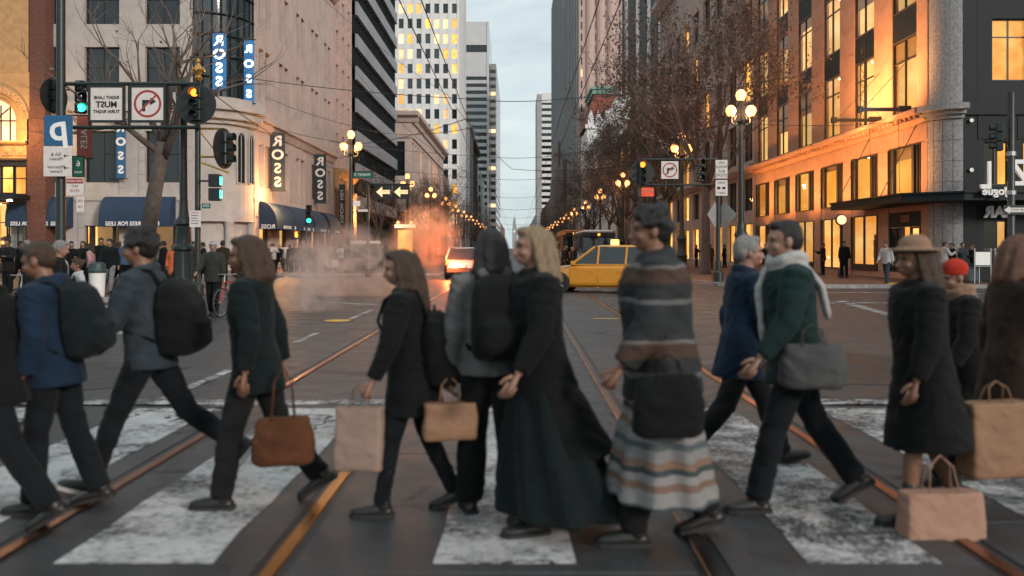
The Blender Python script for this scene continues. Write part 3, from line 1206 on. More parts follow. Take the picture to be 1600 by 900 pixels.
# joints of the granite drum: rings of separate blocks
fr_b = {}
for c_ in range(7):
    z0_, z1_ = .92 + c_ * .9, .92 + (c_ + 1) * .9 - .025
    for k in range(4):
        t0, t1 = k * PI / 8 + .012, (k + 1) * PI / 8 - .012
        for _ in (0,):
            ps = [(cx_ - 1.055 * math.cos(t0 + (t1 - t0) * j / 3), cy_ - 1.055 * math.sin(t0 + (t1 - t0) * j / 3)) for j in range(4)]
            qs = [(cx_ - 0.98 * math.cos(t0 + (t1 - t0) * j / 3), cy_ - 0.98 * math.sin(t0 + (t1 - t0) * j / 3)) for j in range(4)]
            b_ = MB()
            b_.prism(ps + qs[::-1], z0_, min(z1_, 7.22))
            b_.build('stone_block', M_stone_grey, rb)
wall.build('wall', M_stone_tan, rb)
dkwall.build('dark_spandrel', M_dark_clad, rb)
for i in range(7):
    c_ = i * bay
    a0, a1 = max(0.02, c_ - .625), min(LR - .02, c_ + .625)
    courses(rb, frR, a0, a1, .5, 6.4, .75, M_stone_tan)
    a0, a1 = max(0.02, c_ - 1.06), min(LR - .02, c_ + 1.06)
    courses(rb, frR, a0, a1, 8.0, 20.6, 1.4, M_stone_tan)
for i in range(12):
    courses(rb, frR, i * LR / 12 + .01, (i + 1) * LR / 12 - .01, 6.5, 7.2, .7, M_stone_tan, b=.02)
# black canopy wrapping the corner, bracket arms with floodlights on the cornice
cp = MB()
cp.prism([(XR - .02, 45.6), (XR - 1.75, 45.6), (XR - 1.75, 37.2), (XR + .2, 35.75), (36, 35.75), (36, 37.4), (cx_, 37.4), (XR, 38.3)], 3.6, 3.9)
cp.prism([(XR - .02, 45.62), (XR - 1.83, 45.62), (XR - 1.83, 37.16), (XR + .17, 35.65), (36.1, 35.65), (36.1, 35.85), (XR + .24, 35.85), (XR - 1.6, 37.24), (XR - 1.6, 45.4), (XR - .02, 45.4)], 3.904, 3.98)
cp.build('canopy', M_dark_clad, rb)
for y in (39.5, 44.8):
    rod = MB()
    rod.tube([(XR - 1.7, y, 3.97), (XR - .02, y, 7.3)], .02, 6)
    rod.build('canopy_rod', M_dark_metal, rb)
for y in (40.1, 43.4):
    f_ = MB()
    f_.box(XR - 2.3, XR - .6, y - .07, y + .07, 7.96, 8.12)
    f_.box(XR - .62, XR - .05, y - .12, y + .12, 7.94, 8.2)
    f_.box(XR - 2.5, XR - 2.28, y - .13, y + .13, 7.9, 8.18)
    f_.build('floodlight_arm', M_dark_metal, rb)
    f_ = MB()
    f_.tube([(XR - 2.2, y, 8.12), (XR - .1, y, 10.4)], .015, 5)
    f_.build('stay_cable', M_dark_metal, rb)
# ladder-like steel truss sign bracket standing in front of an upper window
tr = MB()
for dx in (-.25, .25):
    tr.tube([(XR - .35, 44.9 + dx, 7.95), (XR - .35, 44.9 + dx, 12.6)], .03, 6)
for k in range(12):
    s_ = 1 if k % 2 else -1
    tr.tube([(XR - .35, 44.9 - .25 * s_, 7.95 + k * .38), (XR - .35, 44.9 + .25 * s_, 7.95 + (k + 1) * .38)], .02, 5)
tr.build('truss_bracket', M_dark_metal, rb)
# entrance bay under the canopy: dark sign board with script letters
eb = MB()
frR.box(eb, 5 * bay + .63, 6 * bay - .63, -.4, -.05, 2.62, 3.34)
eb.build('sign_board', M_dark_clad, rb)
M_bronze = mat('bronze letters', (.35, .16, .07), .4, .6)
letters('IIIIIIIII', .5, M_bronze, rb, frR.p(5.5 * bay, -.03, 2.98), frR.ang, xs=.8)
window(rb, frR, 5.22 * bay + .36, -.14, .45, 1.5, 2.15, M_win_dark, 'double')
window(rb, frR, 5.72 * bay, -.14, .45, 1.0, 2.15, M_pane, 'far')
room(rb, frR, 5.72 * bay, -.18, .45, 1.0, 2.15, M_room2, 2.0, 0)

# dark clad shop that carries on along the side street
ds = thing('dark_store', 'dark teal clad shop front at the far right with large white letters', 'building', (0, 0, 0))
frD = Frame((20.0, 37.55), (1, 0))
wl = MB()
LD = 17.2


def win_d(i, r, a, z, w, h):
    if r == 0 and i in (1, 4, 5):
        frD.box(wl, a - w / 2 + .005, a + w / 2 - .005, -.33, -.05, z + .005, z + h - .005)
        return
    window(ds, frD, a, -.3, z, w, h, M_pane, 'double' if r else 'far')
    room(ds, frD, a, -.33, z, w, h, M_room if r else M_room2, 1.8, 3 if r == 0 else 0)


facade(wl, ds, frD, LD, .15, 7.4, 10, .57, [(1.5, 2.85), (4.35, 6.25)], .33, win_d)
frD.box(wl, -.62, -.005, -.33, 0, .15, 7.4)
frD.box(wl, -.62, LD, -.33, .12, 7.4, 7.9)
facade(wl, ds, frD, LD, 7.92, 28, 6, 1.3, [(8.9, 11.6), (13, 15.8), (17.2, 20), (21.4, 24.2)], .33, lambda i, r, a, z, w, h: window(ds, frD, a, -.28, z, w, h, M_lit if (i * 5 + r * 3) % 7 == 0 else M_win_dark, 'cross'))
frD.box(wl, -.62, -.01, -.33, .0, 7.92, 28)
frD.box(wl, -.6, LD, -3, -2.62, 7.5, 28)
frD.box(wl, -.6, LD, -3, -2.6, .1, 7.4)
wl.build('wall', M_dark_clad, ds)
for i in range(10):
    for z0_, z1_ in ((.2, 1.4), (2.95, 3.8), (6.35, 7.36)):
        b_ = MB()
        frD.box(b_, i * 1.72 + .02, i * 1.72 + 1.70, .003, .03, z0_, z1_)
        b_.build('cladding_panel', M_dark_clad, ds)
for z in (7.15, 5.0):
    b_ = MB()
    b_.lathe([(.02, -.02), (.09, -.02), (.09, .03), (.02, .05)], 10, frD.p(-.3, .1, z), 'y')
    b_.build('wall_lamp', M_white, ds)
# lettering: big serif capital, small script under it
letters('L', 1.6, M_white, ds, (at(1541, 35.55), 35.55, hz(276, 35.55)), extrude=.06, xs=.62, bold=.02)
letters('Jogue', .46, M_white, ds, (at(1554, 35.5), 35.5, hz(299, 35.5)), extrude=.04, bold=.012)
letters('Z', 1.5, M_white, ds, (at(1593, 35.55), 35.55, hz(272, 35.55)), extrude=.06, bold=.02)
letters('SAR', .66, M_white, ds, (at(1559, 37.3), 37.3, hz(332, 37.3)), extrude=.05, bold=.03)

# ---- left: pink limestone department store: front to the side street, rounded corner, long street front
ro = thing('department_store', 'pale pink limestone department store with navy awnings and banners on the left corner', 'building', (0, 0, 0))
frF = Frame((-33.4, 57.0), (1, 0))
LF = 12.0
frM = Frame((XL, 60.1), (0, 1))
LM = 26.0
wall = MB()
coolw = MB()
# front: 3 bays of 4 m with quoined pilasters


def win_front(i, r, a, z, w, h):
    if r == 0:
        window(ro, frF, a, -.4, z, w, h, M_pane, 'triple')
        room(ro, frF, a, -.43, z, w, h, M_room2, 2.4, 1 + i % 2)
    else:
        window(ro, frF, a, -.4, z, w, h, M_win_dark, 'sash2')


rowsF = [(.3, 3.1), (5.95, 9.35), (11.9, 14.9), (16.4, 19.4), (20.9, 23.9)]
facade(coolw, ro, frF, LF, .15, 26, 3, 1.7, rowsF, .45, win_front)
for i in range(4):
    a0, a1 = max(.02, i * 4 - .85), min(LF - .02, i * 4 + .85)
    for s_ in (0, 1):
        lo, hi = (a0, a0 + .42) if s_ == 0 else (a1 - .42, a1)
        courses(ro, frF, lo, hi, .3, 10, .85, M_stone_cool, .05)
frF.prof(coolw, 0, LF, [(-.3, 10.0), (.1, 10.0), (.3, 10.5), (.5, 10.6), (.5, 11.2), (-.3, 11.2)])
frF.prof(coolw, 0, LF, [(-.3, 4.75), (.06, 4.75), (.06, 5.1), (-.3, 5.2)])
coolw.box(-33.3, -22, 59.4, 90, 0, 25.8)
coolw.box(-33.3, -21.4, 57.5, 59.4, 3.3, 5.7)
# rounded corner
RC = 3.1
ccx, ccy = -21.4, 60.1


def corner(mb, r, z0, z1, n=12):
    pts = [(ccx + r * math.sin(t), ccy - r * math.cos(t)) for t in [k * PI / 2 / n for k in range(n + 1)]]
    mb.prism(pts + [(ccx - .02, ccy - .02)], z0, z1)


corner(coolw, RC - .02, 3.4, 9.9)
corner(coolw, RC - .45, .15, 3.4)
corner(coolw, RC + .25, 9.9, 10.2)
corner(coolw, RC + .6, 10.2, 10.75)
corner(coolw, RC + .95, 10.75, 11.5)
corner(coolw, RC + .1, 11.5, 11.7)
for k in range(3):
    t = (k * .5 + .0) * PI / 2
    px, py = ccx + (RC - .25) * math.sin(t), ccy - (RC - .25) * math.cos(t)
    coolw.lathe([(.34, .15), (.3, .5), (.27, 3.0), (.36, 3.4)], 12, (px, py, 0))
coolw.build('wall', M_stone_cool, ro)
# glazed bow above the corner cornice
gl = MB()
corner(gl, RC - .1, 11.7, 24)
gl.build('bow_glass', M_win_blue, ro, smooth=30)
fm_ = MB()
for k in range(9):
    t = k * PI / 2 / 8
    px, py = ccx + (RC - .06) * math.sin(t), ccy - (RC - .06) * math.cos(t)
    fm_.box(px - .05, px + .05, py - .05, py + .05, 11.7, 24)
for z in (13, 14.4, 15.8, 17.2, 18.6, 20, 22):
    pts = [(ccx + RC * math.sin(t), ccy - RC * math.cos(t), z) for t in [k * PI / 2 / 10 for k in range(11)]]
    fm_.tube(pts, .06, 4)
fm_.build('bow_frame', M_dark_clad, ro)
# street front: paired windows, arched pair near the corner
arch = MB()


def win_m(i, r, a, z, w, h):
    window(ro, frM, a - w * .27, -.4, z, w * .40, h, M_win_dark, 'sash', M_frame_lite)
    window(ro, frM, a + w * .27, -.4, z, w * .40, h, M_win_dark, 'sash', M_frame_lite)


rowsM = [(.3, 3.2), (6.0, 9.1), (12.3, 15.9), (17.6, 21.2)]


def win_m2(i, r, a, z, w, h):
    if r == 0:
        window(ro, frM, a, -.4, z, w, h, M_pane, 'triple')
        room(ro, frM, a, -.43, z, w, h, M_room2, 2.2, 1 + i % 2)
        return
    win_m(i, r, a, z, w, h)
    frM.box(wall, a - w * .07, a + w * .07, -.45, -.03, z, z + h)


facade(wall, ro, frM, LM, .15, 26, 5, 2.3, rowsM, .45, win_m2)
frM.prof(wall, 0, LM, [(-.3, 10.0), (.08, 10.0), (.3, 10.5), (.5, 10.6), (.5, 11.0), (-.3, 11.1)])
frM.prof(wall, 0, LM, [(-.3, 4.8), (.06, 4.8), (.06, 5.1), (-.3, 5.2)])
frM.prof(wall, 0, LM, [(-.3, 26), (.3, 26), (.9, 26.6), (.9, 27.2), (-.3, 27.2)])
wall.box(XL - 2.6, XL - 2.3, 60.2, 86, .2, 25.8)
for z in (3.4, 11.2, 16.7, 22):
    wall.box(XL - 2.3, XL - .5, 60.2, 86, z, z + .4)
# arched heads over the first second-storey pair
for k, ac in enumerate((1.75, 3.45)):
    pass
for i in range(6):
    c_ = i * LM / 5
    a0, a1 = max(.02, c_ - 1.13), min(LM - .02, c_ + 1.13)
    courses(ro, frM, a0, a1, .3, 4.7, .88, M_stone_pink, .04)
    courses(ro, frM, a0, a1, 5.3, 9.9, 1.15, M_stone_pink, .02)
wall.build('wall', M_stone_pink, ro)
# arched window pair on the curve of the corner
for t in (60, 80):
    tt = R(t)
    f_ = Frame((ccx + (RC - .02) * math.sin(tt), ccy - (RC - .02) * math.cos(tt)), (math.cos(tt), math.sin(tt)))
    b_ = MB()
    pr = [(-.36, 6.0), (.36, 6.0)] + [(.36 * math.cos(a), 8.95 + .5 * math.sin(a)) for a in [k * PI / 8 for k in range(9)]]
    vs = [f_.p(a, .03, z) for a, z in pr] + [f_.p(a, -.2, z) for a, z in pr]
    n = len(pr)
    b_.add(vs, [tuple(range(n)), tuple(range(n, 2 * n))[::-1]] + [(i, (i + 1) % n, n + (i + 1) % n, n + i) for i in range(n)])
    o = b_.build('window', M_win_dark, ro)
    b_ = MB()
    b_.tube([f_.p(a, .05, z) for a, z in pr + [pr[0]]], .07, 5)
    b_.tube([f_.p(0, .05, 6), f_.p(0, .05, 9.3)], .03, 4)
    b_.build('frame', M_frame_lite, o)


def awning(parent_label, fr, a, w, z0, z1, out, text, group):
    """quarter-barrel canvas awning with a valance; its ribs are the frame"""
    o = thing('awning', parent_label, 'awning', fr.p(a, .06, z0), fr.ang, group)
    b_ = MB()
    n = 10
    ring = [(-out * math.sin(k * PI / 2 / n), (z1 - z0) * math.cos(k * PI / 2 / n)) for k in range(n + 1)]
    vs = [(x, y, z) for x in (-w / 2, w / 2) for y, z in ring]
    fs = [(i, i + 1, n + 1 + i + 1, n + 1 + i) for i in range(n)]
    for s_ in (0, 1):
        c0 = len(vs)
        vs.append(((-w / 2, w / 2)[s_], 0, 0))
        fs += [(c0, s_ * (n + 1) + i, s_ * (n + 1) + i + 1) for i in range(n)]
    b_.add(vs, fs)
    b_.build('canopy', M_navy, o, smooth=35)
    b_ = MB()
    b_.box(-w / 2, w / 2, -out - .02, -out, -.34, .0)
    b_.box(-w / 2, -w / 2 + .02, -out + .002, 0, -.34, -.002)
    b_.box(w / 2 - .02, w / 2, -out + .002, 0, -.34, -.002)
    b_.build('valance', M_navy, o)
    b_ = MB()
    for q in (-.5, -.17, .17, .5):
        b_.tube([(w * q, y * .985, z * .985) for y, z in ring], .02, 5)
    b_.build('frame', M_dark_metal, o)
    if text:
        s_, size, sh = text
        letters(s_, size, M_white, o, (sh, -out - .025, -.16), bold=.008, extrude=.003)
    return o


awning('flat fronted navy awning with mirrored white lettering behind the blue transit sign', frF, 2.2, 3.9, 3.35, 5.0, 1.0, ('ROSS  DRESS FOR LESS', .34, .1), 'navy awnings of the department store')
awning('navy awning with mirrored white lettering behind the cast iron lamp base', frF, 8.6, 4.6, 3.35, 5.0, 1.0, ('ROSS DRESS FOR LESS', .36, -.1), 'navy awnings of the department store')
for i, (a, lab) in enumerate(((3.4, 'domed navy awning nearest the rounded corner with mirrored white lettering'), (9.3, 'middle domed navy awning on the street front'), (15.2, 'domed navy awning third from the rounded corner'), (21.2, 'domed navy awning farthest along the street front beside the ornate portal'))):
    o = awning(lab, frM, a, 4.7, 3.3, 4.95, 1.25, ('DRESS FOR LESS', .3, .4), 'navy awnings of the department store')
    # the end cheek that faces the camera carries the name
    letters('ROSS', .42, M_white, o, (-2.36, -.62, -.17), R(-90), bold=.01, extrude=.003)


def blade_banner(label, x, y, w, z0, z1, m, lm, glow=False, size=1.15):
    o = thing('blade_banner', label, 'banner', (x, y, z0), 0, 'vertical banners of the department store')
    h = z1 - z0
    b_ = MB()
    b_.rbox(0, w, -.03, .03, 0, h, .01)
    b_.build('cloth', m, o)
    b_ = MB()
    b_.tube([(-.5, 0, h + .05), (w + .12, 0, h + .05)], .035, 6)
    b_.tube([(-.5, 0, -.05), (w + .12, 0, -.05)], .035, 6)
    b_.tube([(-.12, 0, -.3), (-.12, 0, h + .3)], .03, 6)
    b_.build('pole', M_dark_metal, o)
    for k, ch in enumerate('ROSS'):
        letters(ch, size, lm, o, (w * .5, -.04, h * (.86 - .24 * k)), bold=.03, extrude=.01, xs=1.12)
    return o


blade_banner('nearest dark slate banner with white lettering on the street front', -18.25, 64.0, 1.05, 5.9, 10.1, M_banner, M_white, size=1.02)
blade_banner('farther dark slate banner with white lettering on the street front', -18.25, 77.8, 1.05, 5.7, 10.0, M_banner, M_white, size=1.02)
o = blade_banner('narrow blue banner with white lettering on the pilaster of the side street front', at(182, 56.6), 56.6, .6, 6.2, 10.0, M_sign_blue, M_white, size=.72)
o = blade_banner('lit blue sign with glowing white letters on the glazed corner bow', at(332, 56.2), 56.2, .9, 11.9, 15.6, M_sign_lit_blue, M_white_glow, True, size=.9)
o = blade_banner('second lit blue sign with glowing white letters at the edge of the glazed bow', at(381, 58.2), 58.2, .7, 11.4, 15.6, M_sign_lit_blue, M_white_glow, True, size=.72)

# ---- far left: golden terracotta building with a great arch
gb = thing('arch_building', 'golden terracotta building at the left edge with great arch and lit entrance', 'building', (0, 0, 0))
frG = Frame((-48.0, 56.0), (1, 0))
LG = 17.4
wall = MB()
br = MB()
frG.box(br, LG - 1.1, LG + .1, -1.2, .12, .15, 10)
frG.box(br, LG - 1.0, LG + .0, -1.2, .02, 10, 25)
br.build('corner_pier', M_brick_red, gb)
zc, xc, ro_ = 9.9, 14.1, 2.15           # arch springing height, centre along the wall, inner radius


def arch_band(mb, r0, r1, b0, b1, z=zc, x=xc, zbot=8.3):
    n = 18
    ps = [(x - r1, zbot)] + [(x - r1 * math.cos(k * PI / n), z + r1 * math.sin(k * PI / n)) for k in range(n + 1)] + [(x + r1, zbot)]
    qs = [(x - r0, zbot)] + [(x - r0 * math.cos(k * PI / n), z + r0 * math.sin(k * PI / n)) for k in range(n + 1)] + [(x + r0, zbot)]
    N = len(ps)
    vs = [frG.p(a, b, zz) for b in (b0, b1) for a, zz in ps + qs]
    fs = []
    for i in range(N - 1):
        for o_ in (0, 2 * N):
            fs.append((o_ + i, o_ + i + 1, o_ + N + i + 1, o_ + N + i))
        fs.append((i, i + 1, 2 * N + i + 1, 2 * N + i))
        fs.append((N + i, N + i + 1, 3 * N + i + 1, 3 * N + i))
    mb.add(vs, fs)


tr_ = MB()
arch_band(tr_, 1.35, 1.55, -.35, -.1)
arch_band(tr_, 1.57, 1.8, -.3, .0)
arch_band(tr_, 1.82, 2.3, -.3, .12)
for k in range(22):                       # carved voussoir bosses round the arch
    t = PI * (k + .5) / 22
    tr_.ell(frG.p(xc - 2.06 * math.cos(t), .12, zc + 2.06 * math.sin(t)), (.13, .08, .13), 6, 4)
tr_.build('arch_moulding', M_terracotta, gb)
pl = MB()
n = 18
pr = [(xc - 1.36, 8.3)] + [(xc - 1.36 * math.cos(k * PI / n), zc + 1.36 * math.sin(k * PI / n)) for k in range(n + 1)] + [(xc + 1.36, 8.3)]
vs = [frG.p(a, -.3, z) for a, z in pr] + [frG.p(a, -.34, z) for a, z in pr]
N = len(pr)
pl.add(vs, [tuple(range(N)), tuple(range(N, 2 * N))[::-1]] + [(i, (i + 1) % N, N + (i + 1) % N, N + i) for i in range(N)])
o = pl.build('window', M_lit_pale, gb)
mu = MB()
for a in (-.9, -.3, .3, .9):
    mu.tube([frG.p(xc + a, -.26, 8.3), frG.p(xc + a, -.26, zc + 1.0)], .05, 5)
mu.tube([frG.p(xc - 1.3, -.26, zc), frG.p(xc + 1.3, -.26, zc)], .05, 5)
mu.tube([frG.p(xc - .8, -.26, zc + .8), frG.p(xc, -.26, zc + .1), frG.p(xc + .8, -.26, zc + .8)], .05, 5)
mu.build('muntin', M_frame_dark, o)
# wall around: built as boxes left, right and above the arch
frG.box(wall, 0, xc - 2.3, -.4, -.02, 8.3, 13)
frG.box(wall, xc + 2.3, LG - 1.1, -.4, -.02, 8.3, 13)
frG.box(wall, 0, LG - 1.1, -.4, -.02, 13, 25)
ns = 12
for k in range(ns):                      # spandrels that follow the curve
    for s_ in (-1, 1):
        t0 = PI / 2 * k / ns
        t1 = PI / 2 * (k + 1) / ns
        a0, a1 = sorted((xc + s_ * 2.28 * math.cos(t0), xc + s_ * 2.28 * math.cos(t1)))
        frG.box(wall, a0, a1, -.4, -.03, zc + 2.28 * math.sin(t0), 13.0)
# ornamented frieze
frG.box(wall, 0, LG - 1.1, -.4, .06, 7.5, 8.3)
frG.prof(wall, 0, LG - 1.1, [(-.3, 7.3), (.1, 7.3), (.22, 7.42), (.22, 7.5), (-.3, 7.5)])
frG.prof(wall, 0, LG - 1.1, [(-.3, 8.3), (.2, 8.3), (.34, 8.42), (.3, 8.55), (-.3, 8.56)])
wall.build('wall', M_terracotta, gb)
for k in range(18):
    b_ = MB()
    a = .6 + k * .9
    b_.rbox(a - .36, a + .36, -.07, .0, 7.58, 8.22, .03)
    b_.ell((a, -.08, 7.9), (.2, .07, .2), 8, 5)
    b_.build('frieze_panel', M_terracotta, gb, loc=frG.p(0, .07, 0), rot=frG.ang)
dk = MB()
frG.box(dk, 0, LG - 1.1, -1.6, -1.4, .15, 25)
for i in range(6):
    a = LG - 1.1 - i * 2.7
    frG.box(dk, a - .14, a, -.4, .02, .15, 7.3)
for i in range(6):
    a0 = LG - 1.1 - (i + 1) * 2.7
    frG.box(dk, a0, a0 + 2.56, -.4, -.05, 4.6, 5.1)
    frG.box(dk, a0, a0 + 2.56, -.4, -.05, 6.95, 7.3)
    for q in (0, 1, 2):
        w_ = .78
        a = a0 + .43 + q * .85
        window(gb, frG, a, -.3, 5.1, w_, 1.85, M_lit if (i + q) % 3 else M_lit_pale, 'sash')
    for q in (0, 1):
        window(gb, frG, a0 + .66 + q * 1.26, -.3, .2, 1.18, 4.35, M_pane, 'cross')
    room(gb, frG, a0 + 1.28, -.34, .2, 2.5, 4.2, M_room2 if i % 2 else M_room3, 1.0, 1 if i % 2 == 0 else 3)
dk.build('dark_frame', M_frame_dark, gb)
cp = MB()
frG.box(cp, 0, LG - .9, -.1, 1.9, 4.72, 5.02)
frG.box(cp, 0, LG - .86, 1.9, 1.96, 4.66, 5.1)
cp.build('canopy', M_dark_metal, gb)
for k in range(8):
    b_ = MB()
    b_.lathe([(.03, .1), (.14, .06), (.17, -.02), (.03, -.04)], 8, frG.p(LG - 1.6 - k * 1.5, 1.2, 4.62))
    b_.build('downlight', M_spot, gb)

# ---- ornate narrow building beyond the department store
ob = thing('ornate_building', 'narrow pale brick building with quoins and amber lit columned portal', 'building', (0, 0, 0))
frO = Frame((XL, 86.4), (0, 1))
wall = MB()


def win_o(i, r, a, z, w, h):
    if r < 1:
        return
    window(ob, frO, a, -.3, z, w, h, M_win_dark, 'sash', M_frame_lite)


facade(wall, ob, frO, 9.0, .15, 32, 3, 1.5, [(.3, 7.8)] + [(11 + 3.5 * k, 13.3 + 3.5 * k) for k in range(6)], .35, win_o)
wall.box(XL - 12, XL - .4, 86.5, 95.2, 0, 31.8)
frO.prof(wall, 0, 9, [(-.3, 32), (.3, 32), (1.0, 32.6), (1.0, 33.2), (-.3, 33.3)])
wall.build('wall', M_brick_pale, ob)
for i in range(4):
    courses(ob, frO, max(.02, i * 3 - .74), min(8.98, i * 3 + .74), 11, 31.8, .85, M_brick_pale, .05)
po = MB()
frO.prof(po, 0, 9, [(-.3, 8.6), (.3, 8.6), (.9, 9.2), (1.0, 9.6), (-.3, 9.7)])
frO.prof(po, 0, 9, [(-.3, 7.6), (.25, 7.6), (.3, 8.6), (-.3, 8.6)])
po.build('portal_entablature', M_terracotta, ob)
for k in range(6):
    a = .5 + k * 1.6
    b_ = MB()
    b_.lathe([(.42, .15), (.42, .5), (.33, .7), (.3, 4), (.26, 7.1), (.4, 7.35), (.42, 7.6)], 14, frO.p(a, .35, 0))
    b_.build('column', M_stone_tan, ob, smooth=40)
room(ob, frO, 4.5, -.5, .3, 7, 5.5, M_room3, .8, 1)
sg = MB()
frO.box(sg, -.05, .05, .5, 1.1, 3.6, 8.0)
o = sg.build('blade_sign', M_banner, ob)
letters('MEN  WOMEN', .5, M_white, o, frO.p(-.08, .8, 5.8), 0, rot=-90, extrude=.004)

# ---- dark glass block
dg_ = thing('glass_block', 'dark blue glass office block with pale slanting floor bands', 'building', (0, 0, 0))
frT = Frame((XL + .4, 96.2), (0, 1))
wall = MB()
wall.box(-34, XL + .02, 96.6, 127.8, 0, 62)
wall.build('glass_core', M_win_blue, dg_)
fl = MB()
for k in range(16):
    z = 6 + k * 3.6
    frT.box(fl, 0, 32, -.5, .12, z, z + 1.5)
    fl.box(-34, XL - .05, 96.2, 96.62, z, z + .4)
fl.build('floor_band', mat('blue grey spandrel', (.25, .27, .30), .5, var=.15, scale=.2, bump=.05), dg_)
mu = MB()
for k in range(20):
    mu.box(-33.6 + k * .8, -33.5 + k * .8, 96.4, 96.62, 4, 62)
for k in range(22):
    frT.box(mu, k * 1.5, k * 1.5 + .1, -.5, -.15, 0, 62)
mu.build('mullion', M_dark_clad, dg_)

# ---- classical low block with deep cornice
cb = thing('cornice_building', 'low classical stone building with a deep overhanging cornice beyond the glass block', 'building', (0, 0, 0))
wall = MB()
frC = Frame((XL, 150.4), (0, 1))
frCF = Frame((-28, 150), (1, 0))


def win_c(i, r, a, z, w, h):
    plain_window(cb, frC, a, -.4, z, w, h, M_win_dark if rnd.random() < .7 else M_lit)


facade(wall, cb, frC, 64, .15, 23.5, 16, 1.5, [(1, 5.2), (7, 9.6), (11, 13.4), (15, 20.2)], .5, win_c)
facade(wall, cb, frCF, 9.7, .15, 23.5, 1, 2.4, [(4, 8), (14.2, 20.2)], .5, lambda i, r, a, z, w, h: window(cb, frCF, a, -.45, z, w, h, M_win_dark, 'cross'))
wall.box(-28, XL - .55, 150.6, 214, 0, 23.4)
for f_, L_ in ((frC, 64), (frCF, 9.7)):
    f_.prof(wall, -.5 if f_ is frC else 0, L_ + (1.2 if f_ is frCF else 0), [(-.4, 23.5), (.3, 23.5), (.5, 24.2), (1.3, 24.6), (1.4, 25.2), (1.2, 25.4), (-.4, 25.5)])
    f_.prof(wall, 0 if f_ is frC else .02, L_, [(-.4, 20.8), (.25, 20.8), (.3, 21.3), (-.4, 21.4)])
wall.build('wall', M_stone_pink, cb)

# ---- tall white tower with lit windows
wt = thing('white_tower', 'tall white tower with vertical piers and glowing amber windows', 'building', (0, 0, 0))
ZT = 232.0
frW = Frame((at(606, ZT), ZT), (1, 0))
LW = at(717, ZT) - at(606, ZT)
wall = MB()
rowsW = [(4 + 4.05 * k, 6.6 + 4.05 * k) for k in range(25)]


def win_w(i, r, a, z, w, h):
    q = rnd.random()
    plain_window(wt, frW, a, -.55, z, w, h, M_lit if q < .33 else M_lit_pale if q < .52 else M_win_dark if q < .8 else M_win_blue)


facade(wall, wt, frW, LW, 0, 106, 8, 1.05, rowsW, .6, win_w, .12)
frW.box(wall, 0, LW, -.6, .1, 47.2, 48.6)
frW.box(wall, 0, LW, -.6, .1, 23, 24)
wall.box(at(606, ZT) + .05, at(717, ZT) - .05, ZT + .65, ZT + 34, 0, 105.8)
wall.build('wall', M_white_stone, wt)

# ---- tower with white horizontal bands
bt = thing('banded_tower', 'grey office tower with white horizontal bands and dark window strips left of the sky gap', 'building', (0, 0, 0))
ZB = 520.0
wall = MB()
x0, x1 = at(700, ZB), at(764, ZB)
frB = Frame((x0, ZB), (1, 0))
for k in range(29):
    z = 4.2 * k
    frB.box(wall, .02, x1 - x0 - .02, -.8, 0, z, z + 2.05)
frB.box(wall, .02, x1 - x0 - .02, -.8, .1, 105, 118)
frB.box(wall, .02, x1 - x0 - .02, -.8, 0, 124, 138)
for a in (0, x1 - x0 - 1.2):
    frB.box(wall, a, a + 1.2, -.85, .4, 0, 138)
wall.build('white_band', M_white_conc, bt)
core_ = MB()
core_.box(x0 + .1, x1 - .1, ZB + .8, ZB + 60, 0, 137)
core_.build('window_strip', M_win_dark, bt)
sd_ = MB()
sd_.box(x1 + .02, at(776, ZB + 40), ZB + 25, ZB + 160, 0, 118)
sd_.build('rear_wing', M_grey_conc, bt)
for k in range(24):
    f_ = MB()
    f_.box(at(776, ZB + 40) - .05, at(776, ZB + 40) + .06, ZB + 28, ZB + 157, 4 + k * 4.7, 6.2 + k * 4.7)
    f_.build('window', M_win_dark, bt)
    f_ = MB()
    f_.box(x1 + .3, at(776, ZB + 40) - .3, ZB + 24.9, ZB + 25.05, 4 + k * 4.7, 6.2 + k * 4.7)
    f_.build('window', M_win_dark if k % 5 else M_lit_pale, bt)

# ---- small old buildings in front of it
ow = thing('slim_white_building', 'slim old white building with one column of small dark windows', 'building', (0, 0, 0))
ZO = 318.0
x0, x1 = at(718, ZO), at(734, ZO)
frS = Frame((x0, ZO), (1, 0))
wall = MB()
facade(wall, ow, frS, x1 - x0, 0, 46, 1, 2.3, [(5 + 4.6 * k, 7.4 + 4.6 * k) for k in range(9)], .5, lambda i, r, a, z, w, h: plain_window(ow, frS, a, -.45, z, w, h, M_win_dark))
wall.box(x0, x1, ZO + .5, ZO + 26, 0, 46)
frS.box(wall, -.4, x1 - x0 + .4, -.6, .7, 46, 48)
frS.box(wall, -.4, x1 - x0 + .4, -30, -.62, 46, 48)
wall.build('wall', M_white_stone, ow)
obn = thing('brown_building', 'brown stone building with ornamented roofline beside the slim white one', 'building', (0, 0, 0))
frN = Frame((XL - .3, 346), (0, 1))
wall = MB()
facade(wall, obn, frN, 60, 0, 44, 12, 1.6, [(4 + 4.4 * k, 6.8 + 4.4 * k) for k in range(9)], .5, lambda i, r, a, z, w, h: plain_window(obn, frN, a, -.45, z, w, h, M_win_dark))
wall.box(-45, XL - .8, 346, 406, 0, 43.8)
frN.prof(wall, -.4, 60, [(-.4, 44), (.6, 44), (1.6, 45), (1.6, 46), (-.4, 46)])
for k in range(7):
    wall.lathe([(1.4, 46), (1.2, 49), (.3, 52)], 8, (XL - 1.6, 349 + k * 9, 0))
wall.build('wall', M_brown_stone, obn)
cw = thing('turreted_building', 'small white building with battlemented top below the banded tower', 'building', (0, 0, 0))
ZCW = 420.0
frCW = Frame((at(736, ZCW), ZCW), (1, 0))
wall = MB()
wcw = at(752, ZCW) - at(736, ZCW)
